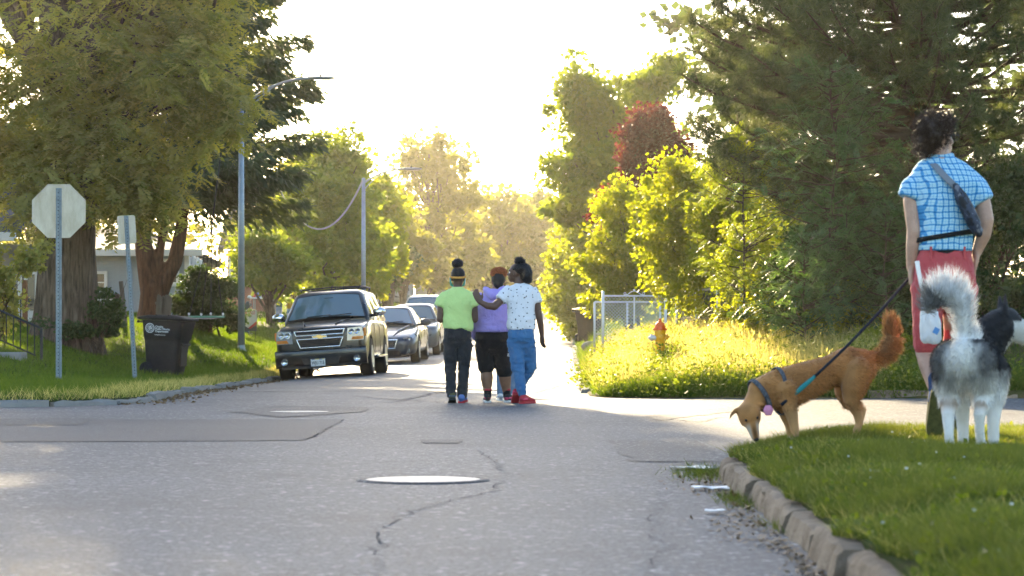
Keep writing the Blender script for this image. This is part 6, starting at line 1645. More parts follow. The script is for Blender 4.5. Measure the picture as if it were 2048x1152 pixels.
def walker_white():
    root = empty('person', group_pos(1042, 28.6)); tag(root, 'person in white spotted tee and blue jeans reaching an arm across, rightmost of the group', 'person', 'people walking away up the street')
    b = MB(); R = head(b, (-.055, .02, 1.545), math.radians(72), (-.01, 0, 1.40))
    hrings(b, [(0, 0, .72, .13, .10), (0, 0, .85, .14, .105), (0, 0, 1.0, .12, .09), (0, 0, 1.22, .14, .09), (0, 0, 1.32, .115, .065), (0, 0, 1.41, .055, .055)])
    b.tube([(-.13, 0, 1.32), (-.21, -.05, 1.25), (-.315, -.12, 1.145)], [.048, .05, .046], 12, True); b.tube([(-.315, -.12, 1.145), (-.40, -.14, 1.155), (-.485, -.13, 1.20)], [.046, .042, .028], 12, True); hand(b, (-.485, -.13, 1.20), (-.42, .05, .9), (.75, -.2, .35), .25, 1.0)
    b.tube([(.13, 0, 1.315), (.185, .0, 1.2), (.215, .0, 1.03)], [.048, .047, .042], 12, True); b.tube([(.215, .0, 1.03), (.235, .02, .92), (.25, .05, .80)], [.042, .038, .026], 12, True); hand(b, (.25, .05, .80), (.05, .12, -1), (-.5, .8, 0), .5, 1.0, 1)
    leg(b, (-.07, 0, .74), (-.035, .0, .42), (.01, -.02, .10), [.08, .068, .054, .052, .038]); leg(b, (.08, 0, .74), (.115, .12, .43), (-.03, .22, .17), [.08, .068, .054, .052, .038])
    me = skin_union(b, .009, 3); me.materials.append(SK_D); body = link('body', me, root); eyes(body, (-.055, .02, 1.545), R, 1, M_EYEW, M_EYED)
    j = MB(); hrings(j, [(0, 0, .66, .07, .07), (.0, 0, .71, .125, .11), (0, -.01, .80, .158, .135), (0, 0, .90, .148, .12), (0, 0, .94, .145, .118)])
    leg(j, (-.072, -.005, .73), (-.035, -.0, .42), (.012, -.02, .125), [.096, .086, .072, .066, .052]); leg(j, (.078, -.005, .73), (.112, .12, .43), (-.02, .21, .20), [.094, .086, .072, .068, .054])
    me = skin_union(j, .0135, 3); wrinkle(me, .006, (9, 9, 26), 55, [(.42, .1, .011), (.17, .06, .012), (.7, .08, .009)]); me.materials.append(M_JEAN); jn = link('trousers', me, root)
    for s in (-1, 1): MB().bbox((s * .07, -.135, .82), (.08, .012, .095), .005).build('pocket', M_JEAN, jn)
    MB().tube([(.155, .10, .44), (.19, .09, .43), (.205, .085, .39)], .003, 4).build('torn_thread', M_SHW, jn)
    t = MB(); hrings(t, [(.0, -.005, .875, .162, .132), (0, -.005, .95, .165, .132), (0, -.005, 1.08, .160, .125), (0, -.005, 1.22, .175, .122), (0, 0, 1.33, .175, .105), (0, 0, 1.388, .135, .085), (0, 0, 1.41, .08, .066), (-.005, .005, 1.425, .064, .058)])
    t.tube([(-.12, 0, 1.35), (-.18, -.03, 1.29), (-.25, -.07, 1.22)], [.072, .078, .076], 14); t.tube([(.12, 0, 1.35), (.165, .0, 1.28), (.192, .0, 1.19)], [.068, .070, .068], 14)
    me = skin_union(t, .0135, 3); wrinkle(me, .005, (9, 9, 8), 58, [(.95, .12, .012)]); me.materials.append(M_SPOT); link('tee_shirt', me, root)
    h = MB(); h.ell((-.02, .01, 1.585), (.095, .085, .078), 16, 10); h.ell((.055, -.01, 1.535), (.075, .085, .105), 16, 10); h.ell((.075, -.01, 1.47), (.055, .06, .055), 12, 9); h.ell((.02, -.01, 1.60), (.09, .08, .06), 14, 9); hr = hair_obj('hair', h, M_HBLK, root, .009, 61, .006, 34, 1800, .022)
    h = MB(); h.ell((-.02, .0, 1.685), (.052, .05, .045), 14, 9); h.ell((.02, .0, 1.675), (.03, .03, .03), 10, 8); hair_obj('hair_bun', h, M_HBLK, hr, .008, 62, .008, 40, 1200, .022)
    shoe(root, (.012, -.075, 0), -.55, 0, M_SHR, M_SHR, 1.0, M_SHP); shoe(root, (-.055, .13, .095), .1, math.radians(-35), M_SHR, M_SHR, 1.0, M_SHP)
walker_white()

def walker_front():
    root = empty('person', group_pos(1012, 30.0)); tag(root, 'mostly hidden person in ripped washed jeans ahead of the group', 'person', 'people walking away up the street')
    b = MB(); R = head(b, (.0, .02, 1.24), 0, (0, 0, 1.08), .92)
    hrings(b, [(0, 0, .6, .11, .09), (0, 0, .7, .125, .095), (0, 0, .85, .105, .08), (0, 0, 1.0, .12, .085), (0, 0, 1.07, .11, .065), (0, 0, 1.11, .05, .05)])
    for s in (-1, 1): b.tube([(s * .12, 0, 1.05), (s * .15, 0, .86), (s * .10, .14, .78)], [.045, .038, .025], 10, True); hand(b, (s * .10, .14, .78), (-s * .4, 1, 0), (0, 0, 1), .5, .85)
    for s, kx, ax in ((-1, -.06, -.065), (1, .075, .09)): leg(b, (s * .065, 0, .60), (kx, .04, .35), (ax, .0, .08), [.065, .058, .046, .044, .032])
    me = skin_union(b, .010, 3); me.materials.append(SK_D); body = link('body', me, root); eyes(body, (0, .02, 1.24), R, .92, M_EYEW, M_EYED)
    j = MB(); hrings(j, [(0, 0, .58, .115, .095), (0, -.01, .67, .135, .115), (0, 0, .76, .125, .10)])
    for s, kx, ax in ((-1, -.06, -.065), (1, .075, .09)): leg(j, (s * .068, 0, .60), (kx, .04, .35), (ax, .0, .10), [.08, .074, .062, .058, .050])
    me = skin_union(j, .0135, 3); wrinkle(me, .005, (9, 9, 24), 75); me.materials.append(M_JEAN2); link('trousers', me, root)
    t = MB(); hrings(t, [(0, 0, .72, .15, .12), (0, 0, .9, .145, .11), (0, 0, 1.02, .15, .095), (0, 0, 1.08, .10, .075), (0, 0, 1.12, .055, .055)])
    for s in (-1, 1): t.tube([(s * .10, 0, 1.04), (s * .15, 0, .95)], [.058, .060], 12)
    me = skin_union(t, .0135, 3); me.materials.append(M_BSH); link('tee_shirt', me, root)
    h = MB(); h.ell((0, .0, 1.265), (.082, .098, .088), 14, 9); hair_obj('hair', h, M_HBLK, root, .010, 81, .004, 40, 500, .014)
    shoe(root, (-.065, -.06, 0), .1, 0, M_SHW, M_SHW, .88, M_SHBL); shoe(root, (.09, -.06, 0), -.1, 0, M_SHW, M_SHW, .88, M_SHBL)
walker_front()

def plaid():
    m, N, L, P = new_mat('blue_plaid')
    tc = N.new('ShaderNodeTexCoord'); sp = N.new('ShaderNodeSeparateXYZ'); wz = N.new('ShaderNodeTexNoise'); wz.inputs['Scale'].default_value = 9; L.new(tc.outputs['Object'], wz.inputs['Vector']); wm = N.new('ShaderNodeMix'); wm.data_type = 'VECTOR'; wm.inputs['Factor'].default_value = .035; L.new(tc.outputs['Object'], wm.inputs['A']); L.new(wz.outputs['Color'], wm.inputs['B']); L.new(wm.outputs['Result'], sp.inputs[0])
    def mth(op, a, b=None):
        q = N.new('ShaderNodeMath'); q.operation = op
        for k, v in enumerate((a, b)):
            if v is None: continue
            if hasattr(v, 'links'): L.new(v, q.inputs[k])
            else: q.inputs[k].default_value = v
        return q.outputs[0]
    def line(c, per, wd, off=0.0):
        f = mth('FRACT', mth('ADD', mth('DIVIDE', c, per), off + 50.0)); return mth('LESS_THAN', f, wd)
    xy = mth('ADD', sp.outputs[0], mth('MULTIPLY', sp.outputs[1], .7))
    z = sp.outputs[2]
    a = mth('ADD', line(xy, .034, .27), line(z, .034, .27)); b = mth('ADD', line(xy, .034, .10, .45), line(z, .034, .10, .45))
    f = mth('MINIMUM', mth('ADD', mth('MULTIPLY', a, .55), mth('MULTIPLY', b, .22)), 1.0)
    r = N.new('ShaderNodeValToRGB'); L.new(f, r.inputs[0]); e = r.color_ramp.elements; e[0].color = (.46, .70, .80, 1); e[1].color = (.03, .17, .42, 1); e[1].position = 1.0
    x = e.new(.55); x.color = (.085, .33, .62, 1)
    L.new(r.outputs[0], P.inputs['Base Color']); P.inputs['Roughness'].default_value = .85; P.inputs['Specular IOR Level'].default_value = .15; add_folds(m, 13, .6, .03, (1, 1, .8))
    return m
def camo():
    m, N, L, P = new_mat('camo_nylon')
    tc = N.new('ShaderNodeTexCoord'); t = N.new('ShaderNodeTexNoise'); t.inputs['Scale'].default_value = 22; t.inputs['Detail'].default_value = 2; L.new(tc.outputs['Object'], t.inputs['Vector'])
    r = N.new('ShaderNodeValToRGB'); r.color_ramp.interpolation = 'CONSTANT'; L.new(t.outputs['Fac'], r.inputs[0]); e = r.color_ramp.elements
    e[0].color = (.012, .014, .02, 1); e[1].color = (.16, .17, .20, 1); e[1].position = .62; x = e.new(.48); x.color = (.035, .045, .075, 1)
    L.new(r.outputs[0], P.inputs['Base Color']); P.inputs['Roughness'].default_value = .6
    return m
D_MAN = 13.6; XM = (1888 - 1024) / FPX * D_MAN; ZM = float(near_z(XM, D_MAN)) + .005; KM = .982
def dog_walker():
    root = empty('person', (XM, D_MAN, ZM)); tag(root, 'dog walker in blue plaid shirt and coral shorts seen from behind', 'person'); root.scale = (KM * .95, KM, KM)
    hc = (-.045, .0, 1.725); yaw = math.radians(-66)
    b = MB(); R = head(b, hc, yaw, (-.02, -.02, 1.57), 1.06)
    hrings(b, [(0, 0, .80, .14, .11), (.0, 0, .95, .155, .115), (0, 0, 1.12, .135, .10), (0, 0, 1.35, .16, .105), (0, 0, 1.47, .165, .085), (-.01, 0, 1.54, .12, .06), (-.02, 0, 1.62, .06, .055)])
    b.tube([(-.165, 0, 1.47), (-.195, -.005, 1.36), (-.182, -.02, 1.19)], [.062, .054, .046], 14, True); b.tube([(-.182, -.02, 1.19), (-.185, .0, 1.10), (-.192, .03, .985)], [.047, .046, .031], 14, True)
    hand(b, (-.192, .03, .985), (.02, .12, -1), (.25, 1, 0), .95, 1.08, 1)
    b.tube([(.165, 0, 1.47), (.222, -.01, 1.38), (.248, -.03, 1.255)], [.062, .054, .046], 14, True); b.tube([(.248, -.03, 1.255), (.235, -.02, 1.17), (.20, .01, 1.07)], [.047, .045, .031], 14, True); hand(b, (.20, .01, 1.07), (-.25, .1, -1), (-.2, 1, 0), .2, 1.05, 1)
    leg(b, (-.09, 0, .86), (-.11, .03, .50), (-.075, -.15, .27), [.10, .088, .060, .058, .038]); leg(b, (.09, 0, .86), (.105, .16, .48), (.09, .15, .09), [.10, .088, .060, .058, .038])
    me = skin_union(b, .009, 3); me.materials.append(SK_F); body = link('body', me, root); eyes(body, hc, R, 1.06, M_EYEW, M_EYED)
    p = MB(); hrings(p, [(0, 0, .74, .07, .07), (.0, 0, .80, .14, .12), (0, -.012, .92, .182, .15), (0, -.005, 1.0, .172, .135), (0, 0, 1.085, .160, .12)])
    leg(p, (-.092, -.005, .85), (-.100, .0, .68), (-.102, .02, .54), [.104, .097, .088, .084, .080]); leg(p, (.092, -.005, .85), (.100, .08, .68), (.102, .13, .54), [.104, .097, .088, .084, .080])
    me = skin_union(p, .010, 4); wrinkle(me, .005, (7, 7, 11), 85, [(.88, .08, .008)]); me.materials.append(M_CORAL); so = link('shorts', me, root)
    for s in (-1, 1):
        MB().bbox((s * .085, -.149, .955), (.11, .008, .008), .003).build('pocket_seam', M_CORAL, so)
        MB().bbox((s * .10, -.115, 1.06), (.014, .02, .075), .004).build('belt_loop', M_CORAL, so)
    MB().loft([[Vector((.166 * math.cos(a), .126 * math.sin(a) - .002, z)) for a in np.linspace(0, 2 * math.pi, 40, endpoint=False)] for z in (1.045, 1.078)]).build('belt', M_BSH, root, smooth=True)
    t = MB(); hrings(t, [(.0, -.005, 1.075, .168, .132), (0, -.005, 1.12, .164, .13), (.0, -.005, 1.2, .162, .126), (.0, -.005, 1.35, .182, .132), (.0, -.005, 1.47, .196, .125), (-.005, 0, 1.54, .185, .105), (-.015, 0, 1.588, .135, .085), (-.02, 0, 1.615, .08, .07)])
    t.tube([(-.13, 0, 1.485), (-.18, -.005, 1.44), (-.208, -.01, 1.375)], [.075, .078, .076], 16); t.tube([(.13, 0, 1.485), (.19, -.005, 1.43), (.232, -.02, 1.355)], [.075, .076, .074], 16)
    me = skin_union(t, .009, 4); wrinkle(me, .005, (8, 8, 8), 88, [(1.16, .07, .010), (1.45, .06, .004)]); me.materials.append(plaid()); sh = link('plaid_shirt', me, root)
    MB().tube([(-.02 + .066 * math.cos(a), .002 + .064 * math.sin(a), 1.622 + .01 * math.sin(a)) for a in np.linspace(0, 2 * math.pi, 29)], .017, 8).build('collar', me.materials[0], sh, smooth=True)
    # waist leash belt over the shirt
    MB().loft([[Vector((.184 * math.cos(a), .150 * math.sin(a) - .005, 1.148 + .028 * math.cos(a) + dz)) for a in np.linspace(0, 2 * math.pi, 40, endpoint=False)] for dz in (0, .028)]).build('waist_leash', M_BSH, root, smooth=True)
    # hair with loose curls
    c = MB(); Rz = Matrix.Rotation(yaw, 3, 'Z')
    for q, r in (((0, -.025, .05), (.088, .10, .078)), ((0, -.07, -.02), (.076, .056, .088)), ((-.045, -.02, .01), (.055, .08, .078)), ((.045, -.03, .02), (.05, .07, .078)), ((0, .045, .09), (.06, .05, .036))): c.ell(Vector(hc) + Rz @ Vector(q), r, 16, 10, Rz)
    hr = hair_obj('hair', c, M_HBRN, root, .010, 95, .012, 26, 0)
    me = hr.data; P, Nn, src, Ls, rng = fuzz_from(me, 2200, .065, .002, 96); V = []; F = []
    for k in range(len(P)):      # each curl a small spiral ribbon
        a = unit(Nn[k:k + 1] + rng.normal(0, .35, (1, 3)) + np.array([[0, 0, -.25]]))[0]; u = unit(np.cross(a, rng.normal(0, 1, 3))[None])[0]; w = np.cross(a, u); r = rng.uniform(.006, .012); ph = rng.rand() * 6.28; b0 = len(V)
        for q in range(6):
            t_ = q / 5; ang = ph + t_ * 6.5; pc = P[k] + a * (Ls[k] * .75 * t_ - .006) + (u * math.cos(ang) + w * math.sin(ang)) * r; wd = .0022 * (1 - t_ * .6)
            sd = u * math.cos(ang + 1.5) + w * math.sin(ang + 1.5); V += [pc - a * wd, pc + a * wd]
            if q: F.append((b0 + 2 * q - 2, b0 + 2 * q - 1, b0 + 2 * q + 1, b0 + 2 * q))
    f = link('curls', np_mesh('curls', np.array(V), np.array(F)), hr, M_HBRN); tag(f, kind='stuff')
    # glasses
    g = MB()
    for s in (-1, 1):
        g.tube([Vector(hc) + R @ (Vector((s * .034 + .024 * math.cos(a), .112, .006 + .019 * math.sin(a))) * 1.06) for a in np.linspace(0, 6.283, 17)], .0025, 5); g.tube([Vector(hc) + R @ (Vector((s * .058, .11, .012)) * 1.06), Vector(hc) + R @ (Vector((s * .082, .0, .008)) * 1.06)], .0028, 5)
    g.build('glasses', M_BLACKM, root)
    # feet
    shoe(root, (-.075, -.225, .265), .05, math.radians(-68), M_SHG, M_SHG, 1.06, M_SHBL); shoe(root, (.09, .07, .0), -.12, 0, M_SHG, M_SHG, 1.06)
    for (a, z) in (((-.075, -.155, .285), .0), ((.09, .15, .12), 0)): MB().tube([Vector(a), Vector(a) + Vector((0, .02, .06))], [.048, .046], 12, True).build('sock', M_NAVYS, root, smooth=True)
    return root
M_NAVYS = mat('sock_navy', (0.03, 0.06, 0.14), .9)
dog_walker()
def sling_bag():
    root = empty('sling_bag', (XM, D_MAN, ZM)); tag(root, 'dark camouflage sling bag on grey strap across the plaid shirt', 'bag'); mc = camo(); root.scale = (KM * .95, KM, KM)
    A = Vector((.045, -.165, 1.425)); B = Vector((.165, -.168, 1.19)); u = (B - A).normalized()
    m = MB(); m.tube([A + u * .0, A + u * .05, A + u * .14, A + u * .22, B], [.032, .056, .064, .062, .046], 16, True, .62, up=(0, 1, 0))
    me = skin_union(m, .008, 2); wrinkle(me, .004, (22, 22, 22), 6); me.materials.append(mc); bo = link('pouch', me, root)
    MB().tube([A + u * .03 + Vector((0, -.047, 0)), A + u * .13 + Vector((.01, -.053, 0)), B - u * .03 + Vector((0, -.04, 0))], .004, 5).build('zip', M_HOLE, bo); MB().tube([A + u * .16 + Vector((-.02, -.046, 0)), A + u * .22 + Vector((-.01, -.046, 0))], .004, 5).build('zip_pull', M_SHW, bo)
    ms = mat('grey_webbing', (0.20, 0.22, 0.25), .8)
    pts = [(-.10, .10, 1.56), (-.105, .03, 1.605), (-.098, -.045, 1.60), (-.065, -.118, 1.545), (-.02, -.150, 1.49), tuple(A)]
    MB().tube(pts, .022, 10, flat=.16, up=(1, 0, .3)).build('strap', ms, root, smooth=True)
    MB().tube([tuple(B), (.215, -.08, 1.19), (.215, .06, 1.22)], .016, 8, flat=.2).build('strap', ms, root, smooth=True)
sling_bag()
# ------------------------------------------------------------------ dogs, leash, bag
M_FUR = attr_mat('dog_coat', .75, 'Col', .2, .2); M_FURT = attr_mat('dog_fur', .7, 'Col', .25, 0, .3)
M_NOSE = mat('dog_nose', (0.015, 0.013, 0.013), .35); M_STRAP = mat('harness_webbing', (0.03, 0.033, 0.04), .8, scale=70, col2=(0.16, 0.165, 0.18)); M_PINKB = mat('pink_bow', (0.72, 0.28, 0.42), .8); M_TEALW = mat('teal_webbing', (0.03, 0.24, 0.24), .75); M_LEASH = mat('navy_leash', (0.018, 0.02, 0.03), .8, var=.3, scale=80)
def fur(me, n, lenf, wd, seed, dirf, root, colv, jit=.18, name='fur'):
    P, Nn, src, L, rng = fuzz_from(me, n, lenf, wd, seed); D = dirf(P, Nn); D0 = unit(Nn * .75 + D * .8 + rng.normal(0, .18, (n, 3))); D1 = unit(Nn * .25 + D + rng.normal(0, .2, (n, 3)))
    V, Q, T = strands(P - Nn * .002, D0, D1, L, wd * (.6 + .4 * L / max(L.max(), 1e-6)), rng)
    c = np.clip(colv[src] * (1 + rng.normal(0, jit, (n, 1))), .004, .9)
    f = link(name, np_mesh(name, V, Q, T, attrs={'Col': np.repeat(c, 5, 0)}), root, M_FURT); tag(f, kind='stuff'); return f
def dog_leg(mb, pts, r): mb.tube(pts, r, 12, True)
def paw(mb, p, f, s=1.0):
    p = Vector(p); f = Vector(f).normalized(); w = Vector((-f.y, f.x, 0))
    mb.ell(p + f * .012 * s + Vector((0, 0, .018 * s)), (.03 * s, .028 * s, .020 * s), 10, 7)
    for q in (-.6, -.2, .2, .6): mb.tube([p + f * .02 * s + w * q * .032 * s + Vector((0, 0, .018 * s)), p + f * (.05 - abs(q) * .012) * s + w * q * .036 * s + Vector((0, 0, .012 * s))], [.013 * s, .0115 * s], 7, True)
def golden():
    d = 13.75; x = (1642 - 1024) / FPX * d; ang = math.radians(200); root = empty('dog', (x, d, 0), ang)
    tag(root, 'golden brown dog in harness sniffing the kerb with raised bushy tail', 'dog', 'dogs on the corner lawn')
    ca, sa = math.cos(ang), math.sin(ang)
    def gz(u, v): X = x + u * ca - v * sa; Y = d + u * sa + v * ca; e = float(near_edge(Y)); return float(near_z(X, Y)) if X > e + .02 else float(r_z(X, Y)) + .13
    z0 = gz(0, 0); root.location.z = z0
    b = MB(); up = (0, 0, 1)
    b.tube([(-.26, 0, .435), (-.17, 0, .43), (-.05, 0, .40), (.08, 0, .355), (.20, 0, .315), (.30, 0, .30), (.37, 0, .285)], [.094, .114, .090, .106, .117, .107, .087], 18, True, .74, up)
    b.tube([(.29, 0, .30), (.36, .0, .275), (.42, .005, .235), (.455, .012, .19)], [.092, .076, .062, .052], 16, True, .85, up)
    hc = Vector((.462, .022, .170)); F = Vector((-.12, .36, -.92)).normalized(); T = Vector((.30, .9, .2)); T = (T - F * F.dot(T)).normalized(); Lx = F.cross(T); HR = Matrix((F, Lx, T)).transposed()
    def H(f, l, t): return hc + F * f + Lx * l + T * t
    b.ell(hc, (.068, .068, .060), 16, 11, HR); b.ell(H(.025, 0, -.022), (.058, .064, .046), 14, 10, HR)
    b.tube([H(.03, 0, -.008), H(.085, 0, -.014), H(.138, 0, -.018)], [.048, .036, .025], 12, True); b.ell(H(.148, 0, -.014), (.016, .018, .015), 10, 7, HR); b.tube([H(.04, 0, -.04), H(.12, 0, -.038)], [.024, .015], 10, True)
    b.ell(H(.035, .026, .028), (.022, .014, .012), 8, 6, HR); b.ell(H(.035, -.026, .028), (.022, .014, .012), 8, 6, HR)
    for s in (-1, 1): b.tube([H(-.035, s * .045, .012), H(-.030, s * .075, .014), H(-.012, s * .100, .006), H(.004, s * .112, -.004)], [.020, .026, .022, .009], 10, True, .38, tuple(T))
    b.tube([(-.30, 0, .485), (-.37, 0, .475), (-.435, 0, .515), (-.462, 0, .60), (-.45, 0, .68), (-.435, 0, .715)], [.034, .038, .045, .044, .034, .014], 12, True)
    g1 = gz(.17, .06) - z0; g2 = gz(.13, -.07) - z0; h1 = gz(-.17, .07) - z0; h2 = gz(-.22, -.07) - z0
    dog_leg(b, [(.25, .065, .30), (.235, .075, .20), (.205, .07, .115 + g1), (.195, .068, .03 + g1)], [.066, .044, .027, .023]); paw(b, (.195, .068, g1), (1, .1, 0))
    dog_leg(b, [(.24, -.065, .29), (.20, -.075, .19), (.165, -.07, .11 + g2), (.15, -.07, .03 + g2)], [.064, .042, .026, .022]); paw(b, (.15, -.07, g2), (1, 0, 0))
    dog_leg(b, [(-.20, .065, .40), (-.155, .085, .29), (-.15, .085, .235), (-.195, .075, .155 + h1 * .5), (-.205, .07, .10 + h1), (-.185, .07, .03 + h1)], [.088, .068, .048, .029, .022, .021]); paw(b, (-.185, .07, h1), (1, .05, 0))
    dog_leg(b, [(-.20, -.065, .40), (-.20, -.085, .28), (-.225, -.08, .215), (-.305, -.075, .165 + h2 * .5), (-.285, -.072, .09 + h2), (-.25, -.07, .03 + h2)], [.084, .064, .044, .028, .021, .020]); paw(b, (-.25, -.07, h2), (1, 0, 0))
    me = skin_union(b, .009, 4); me.materials.append(M_FUR); body = link('body', me, root); co = coords(me); no = normals(me)
    base = np.array([.46, .212, .070]); C = np.tile(base, (len(co), 1)) * (1 + .45 * vnoise(co, 13, 4, 3))[:, None]
    pale = smooth01(.30, .12, co[:, 2]) * .5 * (co[:, 0] < .35) + .5 * smooth01(-.24, -.32, co[:, 0]) * (co[:, 2] < .45); C = C * (1 - pale[:, None]) + np.array([.60, .38, .19]) * pale[:, None]
    dk = smooth01(.40, .52, co[:, 2]) * .35; C = C * (1 - .45 * dk[:, None])
    rel = co - np.array(hc); hf, hl, ht = rel @ np.array(F), rel @ np.array(Lx), rel @ np.array(T); inh = (np.linalg.norm(rel, axis=1) < .19) & (co[:, 0] > .36) & (co[:, 2] < .24)
    wh = np.maximum(inh * smooth01(.05, .09, hf) * smooth01(.012, .022, np.abs(hl)) * .75, smooth01(.05, .01, co[:, 2]) * (co[:, 0] < .3) * .8); C = C * (1 - wh[:, None]) + np.array([.55, .48, .40]) * wh[:, None]
    mz = inh * np.maximum(smooth01(.06, .12, hf) * smooth01(.014, .004, np.abs(hl)) * .7, smooth01(.07, .10, np.abs(hl)) * .35); C = C * (1 - mz[:, None])
    tq = smooth01(-.33, -.40, co[:, 0])[:, None]; C = C * (1 + tq * np.array([[-.22, -.02, .25]]))
    set_col(me, 'Col', C)
    tl = co[:, 0] < -.33; L = np.where(tl & (co[:, 2] > .44), .05, np.where((co[:, 0] > .40), .008, .022)); L = np.where((co[:, 2] < .19), .007, L); L = np.where((co[:, 0] < -.2) & (co[:, 2] < .40) & (co[:, 2] > .22), .022, L)
    def df(P, N):
        D = np.tile(np.array([-1., 0, -.45]), (len(P), 1)); t = (P[:, 0] < -.33) & (P[:, 2] > .44); D[t] = np.array([-.25, 0, -.15]); D[t & (P[:, 2] > .6)] = np.array([.1, 0, .9]); D[P[:, 2] < .2] = np.array([-.2, 0, -1.]); return D
    fur(me, 30000, L, .0015, 5, df, root, C, .32)
    MB().ell(H(.158, 0, -.012), (.012, .017, .013), 10, 7, HR).build('nose', M_NOSE, root, smooth=True)
    for s in (-1, 1): MB().ell(H(.045, s * .032, .030), (.009, .009, .009), 8, 6).build('eye', M_NOSE, root, smooth=True)
    # harness
    def loop(c, t, a, bb, r, m, n=28):
        c = Vector(c); t = Vector(t).normalized(); w = Vector((0, 1, 0)); u = t.cross(w); return MB().tube([c + u * a * math.cos(q) + w * bb * math.sin(q) for q in np.linspace(0, 2 * math.pi, n)], r, 6, flat=.4, up=t).build('harness_strap', m, root, smooth=True)
    loop((.385, 0, .262), (1, 0, -.55), .103, .087, .015, M_STRAP); loop((.265, 0, .290), (1, 0, -.12), .135, .104, .013, M_STRAP)
    bw = MB()
    for q in range(6):
        a = q * 1.047; bw.ell((.375 + .018 * math.cos(a), .088, .185 + .018 * math.sin(a)), (.016, .010, .016), 8, 6)
    bw.ell((.375, .094, .185), (.010, .010, .010), 8, 6); me2 = skin_union(bw, .006, 1); me2.materials.append(M_PINKB); link('bow', me2, root)
    return root, Matrix.Translation(root.location) @ Matrix.Rotation(ang, 4, 'Z')
GR, GM = golden()

